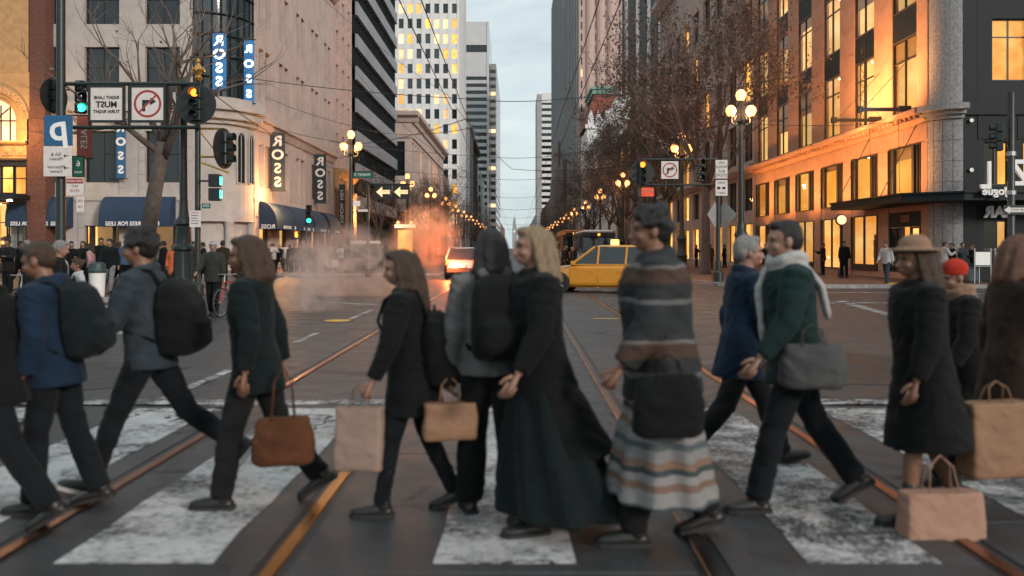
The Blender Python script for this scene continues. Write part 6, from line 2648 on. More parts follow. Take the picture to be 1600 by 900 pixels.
def scooter(label, x, z, rot, paint):
    o = thing('motor_scooter', label, 'scooter', (x, z, .15 if x < -8 or z > 50 else 0), rot)
    for y in (-.6, .62):
        w_ = bpy.data.objects.new('wheel', None)
        C.objects.link(w_)
        w_.parent = o
        w_.location = (0, y, .25)
        b = MB()
        b.lathe([(.13, -.06), (.23, -.06), (.25, 0), (.23, .06), (.13, .06)], 16, (0, 0, 0), 'x')
        b.build('tyre', M_rubber, w_)
        b = MB()
        b.lathe([(.13, -.04), (.02, -.05), (.02, .05), (.13, .04)], 12, (0, 0, 0), 'x')
        b.build('rim', M_steel, w_)
    b = MB()
    b.loft([(0, -.5, .3, .16, .35), (0, -.48, .5, .2, .42), (0, -.45, .7, .17, .4), (0, -.42, .76, .12, .3)], 14)
    b.prism([(.1, .28), (.5, .3), (.62, .95), (.54, .98), (.42, .4), (.1, .36)], -.18, .18, 'x')
    b.build('body', paint, o, smooth=40)
    b = MB()
    b.rbox(-.15, .15, -.85, -.1, .76, .86, .03)
    b.build('seat', M_rubber, o)
    b = MB()
    b.tube([(0, .58, .95), (0, .54, 1.08)], .03, 6)
    b.tube([(-.32, .46, 1.1), (0, .54, 1.08), (.32, .46, 1.1)], .016, 6)
    b.build('handlebar', M_steel, o)
    b = MB()
    b.ell((0, .66, .9), (.1, .05, .1), 10, 6)
    b.build('headlight', M_chrome, o)
    return o


scooter('white and red motor scooter parked at the end of the waiting crowd', at(507, 50), 51.6, R(160), mat('cream scooter paint', (.5, .40, .36), .35))

# ------------------------------------------------------------------ steam rising from the street


def steam(label, loc, size, density, col, seed):
    m = bpy.data.materials.new('steam')
    m.use_nodes = True
    t = m.node_tree
    t.nodes.clear()
    L = t.links.new
    out = t.nodes.new('ShaderNodeOutputMaterial')
    v = t.nodes.new('ShaderNodeVolumePrincipled')
    v.inputs['Color'].default_value = (*col, 1)
    v.inputs['Anisotropy'].default_value = .2
    tc = t.nodes.new('ShaderNodeTexCoord')
    n = t.nodes.new('ShaderNodeTexNoise')
    n.inputs['Scale'].default_value = 2.4
    n.inputs['Detail'].default_value = 5
    n.inputs['Roughness'].default_value = .6
    n.inputs['Distortion'].default_value = .8
    mp = t.nodes.new('ShaderNodeMapping')
    mp.inputs['Location'].default_value = (seed, seed * 2, 0)
    L(tc.outputs['Object'], mp.inputs[0])
    L(mp.outputs[0], n.inputs['Vector'])
    g = t.nodes.new('ShaderNodeTexGradient')
    g.gradient_type = 'SPHERICAL'
    L(tc.outputs['Object'], g.inputs['Vector'])
    a = t.nodes.new('ShaderNodeMath')
    a.operation = 'MULTIPLY_ADD'
    a.inputs[1].default_value = 2.2
    a.inputs[2].default_value = -.94
    L(n.outputs['Fac'], a.inputs[0])
    s_ = t.nodes.new('ShaderNodeMath')
    s_.operation = 'ADD'
    s_.inputs[1].default_value = 0
    mu = t.nodes.new('ShaderNodeMath')
    mu.operation = 'MULTIPLY'
    mu.use_clamp = True
    L(a.outputs[0], s_.inputs[0])
    ad = t.nodes.new('ShaderNodeMath')
    ad.operation = 'MULTIPLY_ADD'
    ad.inputs[1].default_value = 1.3
    ad.use_clamp = True
    L(g.outputs['Fac'], ad.inputs[0])
    ad.inputs[2].default_value = -.05
    cl = t.nodes.new('ShaderNodeClamp')
    L(a.outputs[0], cl.inputs[0])
    L(cl.outputs[0], mu.inputs[0])
    L(ad.outputs[0], mu.inputs[1])
    d = t.nodes.new('ShaderNodeMath')
    d.operation = 'MULTIPLY'
    d.inputs[1].default_value = density
    L(mu.outputs[0], d.inputs[0])
    L(d.outputs[0], v.inputs['Density'])
    L(v.outputs[0], out.inputs['Volume'])
    b = MB()
    b.ell((0, 0, 0), (1, 1, 1), 16, 10)
    o = b.build('steam', m, None, smooth='all')
    o.location = loc
    o.scale = size
    tag(o, label, 'steam', None, 'stuff')
    return o


steam('pinkish steam drifting over the road left of centre', (at(540, 29), 29.0, 1.05), (2.3, 1.7, 1.6), 4.2, (.95, .76, .68), 3.1)
steam('pale steam low over the lane markings', (at(488, 22), 22.0, .6), (.95, 1.0, 1.2), 4.2, (.95, .76, .68), 7.7)
steam('orange lit steam beside the silver car', (at(664, 44), 45, 1.95), (2.3, 1.6, 2.2), 5, (.97, .66, .5), 5.3)
lamp_light('steam_side_lamp', (at(640, 47), 47.5, 3.9), 520, (1, .42, .12), .3)  # added point light with no lamp there, warms the steam

t_ = thing('lit_kiosk', 'glowing amber kiosk with white top sign behind the steam on the left pavement', 'kiosk', (at(633, 66), 66, .15))
b_ = MB()
b_.rbox(-.8, .8, 0, 1.4, 0, 3.3, .04)
b_.build('cabinet', M_dark_metal, t_)
b_ = MB()
b_.box(-.55, .55, -.04, -.003, 1.0, 2.85)
b_.build('lit_panel', M_lit, t_)
b_ = MB()
b_.rbox(-.8, .8, -.1, -.003, 3.0, 3.28, .02)
b_.build('top_sign', mat('lit white sign', (.8, .8, .75), .4, emit=(1, .8, .5), es=.7), t_)
b_ = MB()
for x in (-.5, .5):
    b_.ell((x, -.35, 3.4), (.12, .12, .12), 8, 6)
    b_.tube([(x, 0, 3.3), (x, -.35, 3.4)], .02, 5)
b_.build('lamp', M_globe, t_)

# ------------------------------------------------------------------ people


def cloth(name, col, var=.3, stretch=None, rough=.92, bscale=110, scale=5):
    return mat(name, col, rough, var=var, scale=scale, bump=.25, bscale=bscale, spec=.2, sheen=.04, stretch=stretch)


SK = [mat('skin light', (.27, .15, .105), .5, var=.1, scale=6, bump=.05, bscale=200, spec=.4),
      mat('skin tan', (.20, .10, .063), .5, var=.1, scale=6, bump=.05, bscale=200, spec=.4),
      mat('skin brown', (.14, .065, .04), .5, var=.1, scale=6, bump=.05, bscale=200, spec=.4)]
HA = {k: mat('hair ' + k, c, .5, var=.45, scale=26, bump=.7, bscale=60, spec=.4, stretch=(3, 3, .35)) for k, c in
      (('black', (.010, .009, .009)), ('brown', (.045, .024, .014)), ('grey', (.20, .19, .18)), ('blond', (.23, .165, .10)), ('auburn', (.10, .04, .02)))}
M_eye = mat('eye', (.02, .015, .012), .1, bump=0)
M_lip = mat('lips', (.32, .11, .09), .45, var=.1, bump=0)
M_sole = mat('shoe sole', (.5, .48, .45), .7, var=.15)
M_soleb = mat('dark shoe sole', (.02, .02, .02), .8)

_wr = np.random.RandomState(4)
_wk = _wr.normal(size=(14, 3)) * np.array([9, 9, 13])
_wp = _wr.uniform(0, 6.28, 14)


def wrinkle(me, amp):
    amp = amp * 1.5
    n = len(me.vertices)
    co = np.empty(n * 3, np.float32)
    no = np.empty(n * 3, np.float32)
    me.vertices.foreach_get('co', co)
    me.vertices.foreach_get('normal', no)
    co, no = co.reshape(-1, 3), no.reshape(-1, 3)
    warp = np.sin(co[:, [1, 2, 0]] * 6.0 + 1.3) * .12
    s = np.sin((co + warp) @ _wk.T + _wp)
    f = np.maximum.reduce([np.abs(s[:, i]) ** 1.5 * np.abs(s[:, i + 1]) for i in range(0, 14, 2)])
    big = np.sin(co @ _wk[:3].T * .45 + 2).mean(1)
    co += no * ((f - .55) * amp + big * amp * .5)[:, None]
    me.vertices.foreach_set('co', co.ravel())
    me.update()


def solid(mb, voxel, name, m, smooth_it=3, wr=0.0, extra=None):
    """unite the collected shapes into ONE continuous surface"""
    me0 = mb.mesh(name, m, fix=True)
    o = bpy.data.objects.new('tmp', me0)
    C.objects.link(o)
    md = o.modifiers.new('r', 'REMESH')
    md.mode = 'VOXEL'
    md.voxel_size = voxel
    if smooth_it:
        sm = o.modifiers.new('s', 'SMOOTH')
        sm.iterations = smooth_it
        sm.factor = .5
    dg = bpy.context.evaluated_depsgraph_get()
    me = bpy.data.meshes.new_from_object(o.evaluated_get(dg), depsgraph=dg)
    bpy.data.objects.remove(o)
    bpy.data.meshes.remove(me0)
    if wr:
        wrinkle(me, wr)
    if extra is not None:
        e = extra.mesh('x', m, smooth='all')
        bm = bmesh.new()
        bm.from_mesh(me)
        bm.from_mesh(e)
        bm.to_mesh(me)
        bm.free()
        bpy.data.meshes.remove(e)
    me.materials.clear()
    me.materials.append(m)
    me.polygons.foreach_set('use_smooth', [True] * len(me.polygons))
    me.name = name
    return me


def V3(*a):
    return Vector(a)


def fk(sp):
    """joints of a standing / walking figure of 1.75 m, facing +y"""
    J = {}
    lean = R(sp.get('lean', 3))
    legs = sp.get('legs', ((4, 3), (-4, 5)))
    hz_ = .925
    for k, s in ((0, -1), (1, 1)):
        a, fl = R(legs[k][0]), R(legs[k][1])
        out = sp.get('stance', .02) * s
        hp = V3(s * .088, 0, hz_)
        kn = hp + V3(out * .6, math.sin(a) * .44, -math.cos(a) * .44)
        b = a - fl
        an = kn + V3(out * .4, math.sin(b) * .425, -math.cos(b) * .425)
        J['hip', k], J['knee', k], J['ank', k], J['shin', k] = hp, kn, an, b
    low = min(J['ank', 0].z - .085, J['ank', 1].z - .085)
    for k in list(J):
        if k[0] in ('hip', 'knee', 'ank'):
            J[k] = J[k] - V3(0, 0, low)
    J['pel'] = V3(0, 0, hz_ - low)

    def tl(p):                                  # torso leans about the pelvis, shoulders counter-rotate
        p = Vector(p)
        d = p - V3(0, 0, hz_)
        M = Matrix.Rotation(-lean, 3, 'X')
        tw = R(sp.get('twist', 0)) * min(1, max(0, d.z / .5))
        M = M @ Matrix.Rotation(tw, 3, 'Z')
        return M @ d + V3(0, 0, hz_ - low)
    J['tl'] = tl
    for k, s in ((0, -1), (1, 1)):
        a, el = sp.get('arms', ((10, 15), (-10, 15)))[k][:2]
        ab = sp.get('arms', ((0, 0), (0, 0)))[k][2:] or (9,)
        sh = tl((s * .178, -.005, 1.425))
        a, el, ab = R(a), R(el), R(ab[0])
        d1 = V3(s * math.sin(ab), math.sin(a) * math.cos(ab), -math.cos(a) * math.cos(ab)).normalized()
        e = sh + d1 * .295
        b = a + el
        inn = sp.get('inward', (0, 0))[k]
        d2 = V3(s * (math.sin(ab) * .5 - inn), math.sin(b), -math.cos(b)).normalized()
        w = e + d2 * .25
        J['sh', k], J['el', k], J['wr', k], J['fd', k] = sh, e, w, d2
    return J


def shoe(J, k, m, sole, parent, boots=False):
    an, b = J['ank', k], J['shin', k]
    pitch = -.0
    if b < -.25:
        pitch = -min(.9, (-b - .2) * 1.2)         # heel lifted behind
    elif b > .25:
        pitch = .22
    M = Matrix.Rotation(pitch, 3, 'X')
    f = lambda p: an + M @ (Vector(p))
    mb = MB()
    st = [(-.075, .03, .03), (-.05, .042, .05), (0, .043, .07), (.05, .045, .055), (.11, .049, .04), (.16, .045, .032), (.195, .028, .022)]
    vs, fs, n = [], [], 14
    for y, w, h in st:
        for i in range(n):
            t = 2 * PI * i / n
            z = math.sin(t)
            vs.append(f((w * math.cos(t), y, -.055 + (h * z if z > 0 else .012 * z))))
    for i in range(len(st) - 1):
        for j in range(n):
            fs.append((i * n + j, i * n + (j + 1) % n, (i + 1) * n + (j + 1) % n, (i + 1) * n + j))
    fs += [tuple(range(n)), tuple((len(st) - 1) * n + i for i in range(n))]
    mb.add(vs, fs)
    mb.capsule([f((0, -.02, -.02)), f((0, -.012, .05 if not boots else .16))], [.05, .047], 12)
    o = mb.build('shoe', m, parent, smooth='all')
    s = MB()
    ol = [(-.045, -.07), (-.03, -.088), (.03, -.088), (.045, -.07), (.047, .02), (.054, .12), (.045, .175), (.015, .208), (-.015, .208), (-.045, .175), (-.054, .12), (-.047, .02)]
    vs = [f((x, y, z)) for z in (-.085, -.06) for x, y in ol]
    n = len(ol)
    s.add(vs, [tuple(range(n)), tuple(range(n, 2 * n))] + [(i, (i + 1) % n, n + (i + 1) % n, n + i) for i in range(n)])
    s.build('sole', sole, o)


def hand(mb, w, d, side, curl=.5, sc=1.0):
    """palm, four fingers of different length bent at the knuckles, thumb from the side of the palm"""
    d = d.normalized()
    fwd = V3(0, 1, 0)
    fwd = (fwd - d * fwd.dot(d)).normalized()      # thumb side
    nrm = d.cross(fwd) * side                      # points to the back of the hand or the palm
    inn = -nrm if nrm.x * side > 0 else nrm        # palm faces the thigh
    p0 = w + d * .01
    mb.capsule([p0, p0 + d * .045, p0 + d * .085], [.024 * sc, .036 * sc, .036 * sc], 10, .52)
    for i, (off, L) in enumerate(((.028, .072), (.010, .082), (-.010, .076), (-.027, .06))):
        b = p0 + d * (.088 - abs(off) * .2) + fwd * off
        c = curl * (1 + .12 * i)
        d1 = (d * math.cos(c * .6) + inn * math.sin(c * .6))
        d2 = (d * math.cos(c * 1.5) + inn * math.sin(c * 1.5))
        d3 = (d * math.cos(c * 2.2) + inn * math.sin(c * 2.2))
        q1 = b + d1 * L * .45
        q2 = q1 + d2 * L * .32
        q3 = q2 + d3 * L * .25
        mb.capsule([b - d * .015, b, q1, q2, q3], [.0095, .0095, .009, .0082, .007], 7)
    t0 = p0 + d * .025 + fwd * .028
    mb.capsule([t0, t0 + d * .03 + fwd * .022 + inn * .006, t0 + d * .06 + fwd * .03 + inn * .014], [.0125, .0105, .008], 7)


def head_shapes(mb, T, fine):
    mb.ell(T((0, -.012, 1.652)), (.076, .096, .09), 20, 14)
    mb.ell(T((0, .018, 1.60)), (.062, .072, .078), 18, 12)
    mb.ell(T((0, .045, 1.555)), (.036, .042, .03), 14, 8)         # chin
    mb.tube([T((0, .082, 1.645)), T((0, .098, 1.617)), T((0, .112, 1.598)), T((0, .09, 1.588))], [.010, .012, .015, .012], 8)
    if fine:
        mb.tube([T((-.05, .066, 1.658)), T((-.025, .082, 1.661)), T((.025, .082, 1.661)), T((.05, .066, 1.658))], .0105, 8)     # brow
        for s in (-1, 1):
            mb.ell(T((s * .04, .062, 1.60)), (.022, .022, .022), 10, 6)                                                     # cheek
            mb.ell(T((s * .077, -.01, 1.615)), (.010, .019, .032), 8, 8)                                                    # ear
        mb.tube([T((-.022, .082, 1.567)), T((0, .091, 1.570)), T((.022, .082, 1.567))], .009, 8)
    else:
        for s in (-1, 1):
            mb.ell(T((s * .076, -.01, 1.615)), (.012, .02, .032), 6, 5)


def build_person(name, label, sp, loc=(0, 0, 0), rot=0, group=None, vox=.011, cat='person'):
    """one figure: Empty > body (one surface), hair, clothes, shoes"""
    fine = vox < .015
    o = thing(name, label, cat, loc, rot, group)
    sc = sp.get('h', 1.75) / 1.75
    o.scale = (sc,) * 3
    J = fk(sp)
    tl = J['tl']
    w = sp.get('w', 1.0)
    turn, nod = R(sp.get('turn', 0)), R(sp.get('nod', 0))
    nb = Vector((0, .0, 1.53))

    def T(p):
        M = Matrix.Rotation(turn, 3, 'Z') @ Matrix.Rotation(-nod, 3, 'X')
        return tl(nb + M @ (Vector(p) - nb))
    pz = J['pel'].z
    # ---- body
    hd = MB()
    head_shapes(hd, T, fine)
    hd.tube([tl((0, -.02, 1.46)), T((0, -.012, 1.53)), T((0, -.008, 1.585))], [.062, .054, .056], 14)
    tor = MB()

    def torso(mb, st, n=18):
        vs, fs = [], []
        for z, rx, ry, y in st:
            for k in range(n):
                t = 2 * PI * k / n
                vs.append(tl((rx * math.cos(t), y + ry * math.sin(t), z)))
        for i in range(len(st) - 1):
            for k in range(n):
                fs.append((i * n + k, i * n + (k + 1) % n, (i + 1) * n + (k + 1) % n, (i + 1) * n + k))
        fs += [tuple(range(n))[::-1], tuple((len(st) - 1) * n + k for k in range(n))]
        mb.add(vs, fs)
    torso(tor, [(.86, .13, .09, -.01), (.95, .155, .105, -.015), (1.07, .13, .09, 0), (1.25, .15, .1, .0), (1.38, .155, .095, -.005), (1.45, .12, .07, -.015), (1.49, .06, .055, -.02)])
    for k in (0, 1):
        tor.capsule([J['hip', k], J['hip', k].lerp(J['knee', k], .5), J['knee', k]], [.078, .068, .052], 12)
        tor.capsule([J['knee', k], J['knee', k].lerp(J['ank', k], .35), J['ank', k]], [.05, .053, .036], 12)
        tor.capsule([J['sh', k], J['sh', k].lerp(J['el', k], .5), J['el', k]], [.05, .046, .036], 10)
        tor.capsule([J['el', k], J['el', k].lerp(J['wr', k], .35), J['wr', k]], [.036, .036, .025], 10)
    ex = MB()
    if fine:
        tor.v += hd.v
        base = len(tor.v) - len(hd.v)
        tor.f += [tuple(base + i for i in f) for f in hd.f]
        tor.m += hd.m
        for k in (0, 1):
            hand(ex, J['wr', k], J['fd', k], -1 if k == 0 else 1, sp.get('curl', (.45, .45))[k])
        body = solid(tor, .0085, 'body', sp.get('skin', SK[0]), 2, 0, ex)
    else:
        tor.v += hd.v
        base = len(tor.v) - len(hd.v)
        tor.f += [tuple(base + i for i in f) for f in hd.f]
        tor.m += hd.m
        for k in (0, 1):
            tor.capsule([J['wr', k], J['wr', k] + J['fd', k] * .12], [.03, .03], 8)
        body = solid(tor, vox, 'body', sp.get('skin', SK[0]), 1)
    link('body', body, o)
    if fine:
        for s in (-1, 1):
            e = MB()
            e.ell(T((s * .031, .0775, 1.642)), (.0135, .011, .009), 10, 8)
            e.build('eye', M_eye, o, smooth='all')
        e = MB()
        e.tube([T((-.020, .089, 1.5675)), T((0, .098, 1.570)), T((.020, .089, 1.5675))], [.004, .0065, .004], 6)
        e.build('mouth', M_lip, o, smooth='all')
    # ---- hair / hat
    hair = sp.get('hair', 'black')
    if hair:
        m = HA[hair]
        hb = MB()
        hb.ell(T((0, -.026, 1.668)), (.086, .102, .092), 18, 12)
        hb.ell(T((0, -.055, 1.635)), (.084, .07, .085), 16, 10)
        hb.ell(T((0, .035, 1.722)), (.062, .05, .032), 12, 8)
        for s in (-1, 1):
            hb.ell(T((s * .072, -.005, 1.66)), (.014, .035, .05), 8, 6)
        hl = sp.get('hairlen', 0)
        if hl == 'bun':
            hb.ell(T((0, -.13, 1.69)), (.05, .05, .05), 12, 8)
        elif hl == 'curly':
            q = random.Random(5)
            for i in range(60):
                a, z = q.uniform(0, 2 * PI), q.uniform(1.63, 1.76)
                rr = .09 * math.sqrt(max(.05, 1 - ((z - 1.66) / .115) ** 2))
                p = (rr * math.cos(a) * 1.0, -.02 + rr * 1.1 * math.sin(a), z)
                if p[1] > .045 and z < 1.7:
                    continue
                hb.ell(T(p), (.028, .028, .028), 6, 5)
        elif hl:
            for x, y, rr in ((0, -.085, .07), (-.06, -.055, .045), (.06, -.055, .045), (-.078, .0, .026), (.078, .0, .026)):
                L_ = hl * (1 if y < -.03 else .85)
                hb.capsule([T((x, y, 1.66)), T((x * 1.1, y - .012, 1.56)), tl((x * 1.35, y - .03, 1.53 - L_ * .5)), tl((x * 1.25, y - .02, 1.53 - L_))], [rr, rr * 1.05, rr * .95, rr * .45], 10)
        link('hair', solid(hb, .0095 if fine else vox * .9, 'hair', m, 2, .007 if fine else 0), o)
        if sp.get('beard'):
            hb = MB()
            hb.ell(T((0, .048, 1.553)), (.045, .046, .04), 12, 8)
            hb.ell(T((0, .02, 1.575)), (.064, .055, .04), 12, 8)
            link('beard', solid(hb, .0095 if fine else vox, 'beard', m, 2), o)
    hat = sp.get('hat')
    if hat:
        kind, m = hat
        hb = MB()
        if kind == 'beanie':
            hb.ell(T((0, -.018, 1.69)), (.093, .108, .095), 18, 10)
            hb.ell(T((0, -.015, 1.662)), (.096, .112, .035), 18, 8)
        elif kind == 'cap':
            hb.ell(T((0, -.02, 1.695)), (.09, .105, .07), 18, 10)
            hb.capsule([T((-.04, .07, 1.69)), T((-.02, .15, 1.675)), T((.02, .15, 1.675)), T((.04, .07, 1.69))], [.03] * 4, 8, .35)
            hb.ell(T((0, .1, 1.682)), (.065, .075, .012), 14, 6)
        elif kind == 'brim':
            hb.ell(T((0, -.012, 1.725)), (.09, .1, .07), 18, 10)
            hb.ell(T((0, -.01, 1.692)), (.165, .185, .014), 24, 6)
        elif kind == 'hood':
            hb.ell(T((0, -.04, 1.655)), (.105, .105, .12), 18, 12)
            hb.ell(tl((0, -.08, 1.5)), (.12, .08, .08), 14, 8)
        link('hat', solid(hb, .0095 if fine else vox, 'hat', m, 2, .004 if fine else 0), o)
    # ---- trousers, skirt
    bm_ = sp.get('trousers')
    loose = sp.get('loose', .016)
    if bm_:
        tb = MB()
        torso(tb, [(.87, .145, .1, -.012), (.93, .16, .118, -.015), (1.0, .158, .113, -.012), (1.06, .148, .105, 0)])
        tb.ell(J['pel'] + V3(0, -.012, -.02), (.15, .115, .1), 16, 10)
        for k in (0, 1):
            h_, kn, an = J['hip', k], J['knee', k], J['ank', k]
            tb.capsule([h_, h_.lerp(kn, .5), kn], [.092 + loose * .4, .08 + loose * .6, .064 + loose * .8], 14)
            e = an + (an - kn).normalized() * -.005
            cut = sp.get('crop', 1.0)
            tb.tube([kn - (an - kn) * .06, kn.lerp(an, .35 * cut), kn.lerp(an, .75 * cut), kn.lerp(e, cut)], [.064 + loose * .8, .063 + loose, .052 + loose * 1.1, .05 + loose * 1.1], 14)
        link('trousers', solid(tb, vox, 'trousers', bm_, 2, .011 if fine else 0), o)
    sk_ = sp.get('skirt')
    if sk_:
        m, hem, fl = sk_
        sb = MB()
        vs = []
        st = []
        for i in range(9):
            t = i / 8
            z = 1.06 + (hem - 1.06) * t
            st.append((z, .15 + fl * t, .11 + fl * .85 * t, -.012 - sp.get('trail', 0) * t * t))
        n = 40
        for z, rx, ry, y in st:
            tt = (1.06 - z)
            for k in range(n):
                a = 2 * PI * k / n
                pl_ = 1 + .07 * min(1, tt * 2) * math.sin(a * 9 + z * 3) + .04 * min(1, tt * 2) * math.sin(a * 5 + 1)
                vs.append((rx * pl_ * math.cos(a), y + ry * pl_ * math.sin(a), z + pz - .925))
        fs = [(i * n + k, i * n + (k + 1) % n, (i + 1) * n + (k + 1) % n, (i + 1) * n + k) for i in range(8) for k in range(n)]
        fs += [tuple(range(n))[::-1], tuple(8 * n + k for k in range(n))]
        sb.add(vs, fs)
        link('skirt', solid(sb, vox, 'skirt', m, 3, .009 if fine else 0), o)
    # ---- top: jacket / coat / jumper
    tp = sp.get('top')
    if tp:
        m = tp
        hem = sp.get('hem', .84)
        fat = sp.get('fat', .022)
        flare = sp.get('flare', 0)
        jb = MB()
        st = [(1.47, .095 + fat * .5, .078 + fat * .5, -.018), (1.44, .165 + fat, .092 + fat, -.012), (1.37, .185 * w + fat, .112 * w + fat, -.004), (1.24, .163 * w + fat, .115 * w + fat, .002), (1.1, .15 * w + fat, .108 * w + fat, 0), (.98, .163 * w + fat, .12 * w + fat, -.008)]
        if hem < .95:
            ly = max(abs(J['knee', 0].y), abs(J['knee', 1].y)) * .55
            nn = 2 if hem > .75 else 5
            for i in range(1, nn + 1):
                t = i / nn
                z = .98 + (hem - .98) * t
                dep = max(0, (.925 - z) / .45)
                st.append((z, .165 * w + fat + flare * t, .122 * w + fat + flare * .8 * t + ly * dep * .8, -.01 - sp.get('trail', 0) * t * t))
        torso(jb, st, 24)
        for k in (0, 1):
            s_, e_, w_ = J['sh', k], J['el', k], J['wr', k]
            inw = tl(((-.13, .13)[k], -.01, 1.425))
            jb.capsule([inw, s_, s_.lerp(e_, .5), e_], [.055 + fat * .5, .054 + fat * .75, .05 + fat * .7, .044 + fat * .7], 14)
            sl = sp.get('sleeve', .95)
            if sl > 0:
                jb.tube([e_ - (w_ - e_) * .1, e_.lerp(w_, .3), e_.lerp(w_, sl * .75), e_.lerp(w_, sl)], [.044 + fat * .7, .043 + fat * .7, .037 + fat * .6, .033 + fat * .6], 14)
        if sp.get('collar', True):
            pts = [tl((.066 * math.cos(a), -.02 + .07 * math.sin(a), 1.485 + .015 * math.sin(a + PI))) for a in [k * 2 * PI / 16 for k in range(17)]]
            jb.tube(pts, .022 + fat * .35, 8, cap=False)
        if sp.get('hoodback'):
            jb.ell(tl((0, -.105, 1.45)), (.12, .055, .085), 16, 10)
        link(sp.get('topname', 'jacket'), solid(jb, vox, 'jacket', m, 2, (.012 if fine else 0)), o)
        if fine and sp.get('zip', False):
            zb = MB()
            zb.tube([tl((0, .105 * w + fat + .008, 1.0)), tl((0, .118 * w + fat + .006, 1.2)), tl((0, .116 * w + fat + .002, 1.36)), tl((0, .07 + fat, 1.46))], .006, 5)
            zb.build('zip', M_steel, o)
    if sp.get('shirt'):
        sb = MB()
        st = [(1.485, .07, .07, -.012), (1.44, .07, .1, .012), (1.36, .06, .12, .016), (1.24, .05, .125, .02)]
        torso(sb, st, 14)
        link('shirt', solid(sb, vox, 'shirt', sp['shirt'], 1), o)
    if sp.get('scarf'):
        sb = MB()
        for q in (0, 1):
            pts = [tl(((.082 + .01 * q) * math.cos(a), -.012 + (.085 + .012 * q) * math.sin(a), 1.475 + .045 * q + .02 * math.sin(2 * a + q))) for a in [k * 2 * PI / 14 for k in range(15)]]
            sb.tube(pts, .036, 9, cap=False)
        sb.capsule([tl((.05, .11, 1.46)), tl((.06, .16, 1.36)), tl((.05, .165, 1.2)), tl((.06, .16, 1.06))], [.035, .045, .045, .04], 10, .45)
        sb.capsule([tl((-.06, -.1, 1.46)), tl((-.09, -.17, 1.34)), tl((-.1, -.19, 1.18))], [.04, .05, .04], 10, .45)
        link('scarf', solid(sb, vox, 'scarf', sp['scarf'], 2, .008 if fine else 0), o)
    shm, som = sp.get('shoes', (M_black_shoe, M_soleb))
    for k in (0, 1):
        shoe(J, k, shm, som, o, sp.get('boots', False))
    o['_'] = 0
    del o['_']
    return o, J, sc


M_black_shoe = mat('black leather shoe', (.014, .013, .013), .45, var=.2, bump=.1)


def world_pt(o, p):
    return o.location + Matrix.Rotation(o.rotation_euler[2], 3, 'Z') @ (Vector(p) * o.scale[0])


def backpack(label, who, J, m, trim=None, size=1.0, low=0.0):
    """worn on the back, both straps over the shoulders"""
    tl = J['tl']
    o = thing('backpack', label, 'backpack', who.location, who.rotation_euler[2])
    o.scale = who.scale
    mb = MB()
    mb.loft([(0, -.23, .96, .12, .05), (0, -.235, .99, .16 * size, .085 * size), (0, -.245, 1.1, .17 * size, .105 * size), (0, -.24, 1.28, .165 * size, .10 * size), (0, -.225, 1.4, .145 * size, .08), (0, -.2, 1.46, .09, .04)], 26, .72)
    mb.loft([(0, -.33, 1.0, .10, .03), (0, -.34, 1.03, .125, .055), (0, -.345, 1.16, .125, .06), (0, -.33, 1.2, .1, .03)], 20, .7)
    mb.v = [tuple(tl((p[0], p[1], p[2] - low))) for p in mb.v]
    link('pack', solid(mb, .0105, 'pack', m, 2, .011), o)
    for s in (-1, 1):
        sb = MB()
        sb.tube([tl((s * .1, -.18, 1.4 - low)), tl((s * .105, -.11, 1.475)), tl((s * .11, .0, 1.49)), tl((s * .118, .11, 1.43)), tl((s * .13, .16, 1.3)), tl((s * .165, .1, 1.12)), tl((s * .15, -.12, 1.02))], .022, 8, sq=.5)
        sb.build('strap', m, o, smooth='all')
    hb = MB()
    hb.tube([tl((-.03, -.2, 1.45 - low)), tl((0, -.205, 1.5 - low)), tl((.03, -.2, 1.45 - low))], .009, 6)
    hb.build('handle', m, o)
    if trim:
        rb_ = MB()
        rb_.rbox(-.11, .11, -.004, .004, -.012, .012, .003)
        q = rb_.build('reflective_band', trim, o, loc=tl((0, -.412, 1.1 - low)))
    return o


def handbag(name, label, cat, pos, size, m, rot=0, handle=True, soft=True, hm=None, drop=.22):
    """bag hanging from a hand at pos (world)"""
    w, d, h = size
    o = thing(name, label, cat, (pos[0], pos[1], pos[2] - drop - h), rot)
    mb = MB()
    if soft:
        mb.loft([(0, 0, 0, w * .42, d * .42), (0, 0, h * .06, w * .5, d * .5), (0, 0, h * .5, w * .52, d * .55), (0, 0, h * .9, w * .44, d * .35), (0, 0, h, w * .42, d * .2)], 24, .6)
        link('bag', solid(mb, .011, 'bag', m, 2, .012), o)
    else:
        q = []
        for z, e in ((0, 0), (h * .5, .006), (h, 0)):
            q.append((z, e))
        mb.loft([(0, 0, 0, w * .49, d * .47), (0, 0, .012, w * .5, d * .5), (0, 0, h * .3, w * .505, d * .53), (.006, .004, h * .62, w * .5, d * .46), (0, 0, h, w * .49, d * .4)], 32, .16)
        me = solid(mb, .009, 'bag', m, 1, .006)
        link('bag', me, o)
        for s in ():
            fb = MB()
            fb.add([(s * (w / 2 + .003), -d * .48, h * .02), (s * (w / 2 + .003), d * .48, h * .02), (s * (w / 2 - .012), 0, h * .3), (s * (w / 2 - .004), d * .48, h * .98), (s * (w / 2 - .004), -d * .48, h * .98)], [(0, 1, 2), (2, 1, 3), (2, 3, 4), (0, 2, 4)])
            fb.build('gusset', m, o)
    if handle:
        for s in (-1, 1):
            hb = MB()
            hb.tube([(-w * .2, s * d * .3, h - .02), (-w * .15, s * d * .1, h + drop * .7), (0, 0, h + drop), (w * .15, s * d * .1, h + drop * .7), (w * .2, s * d * .3, h - .02)], .0042, 6)
            hb.build('handle', hm or m, o, smooth='all')
    return o


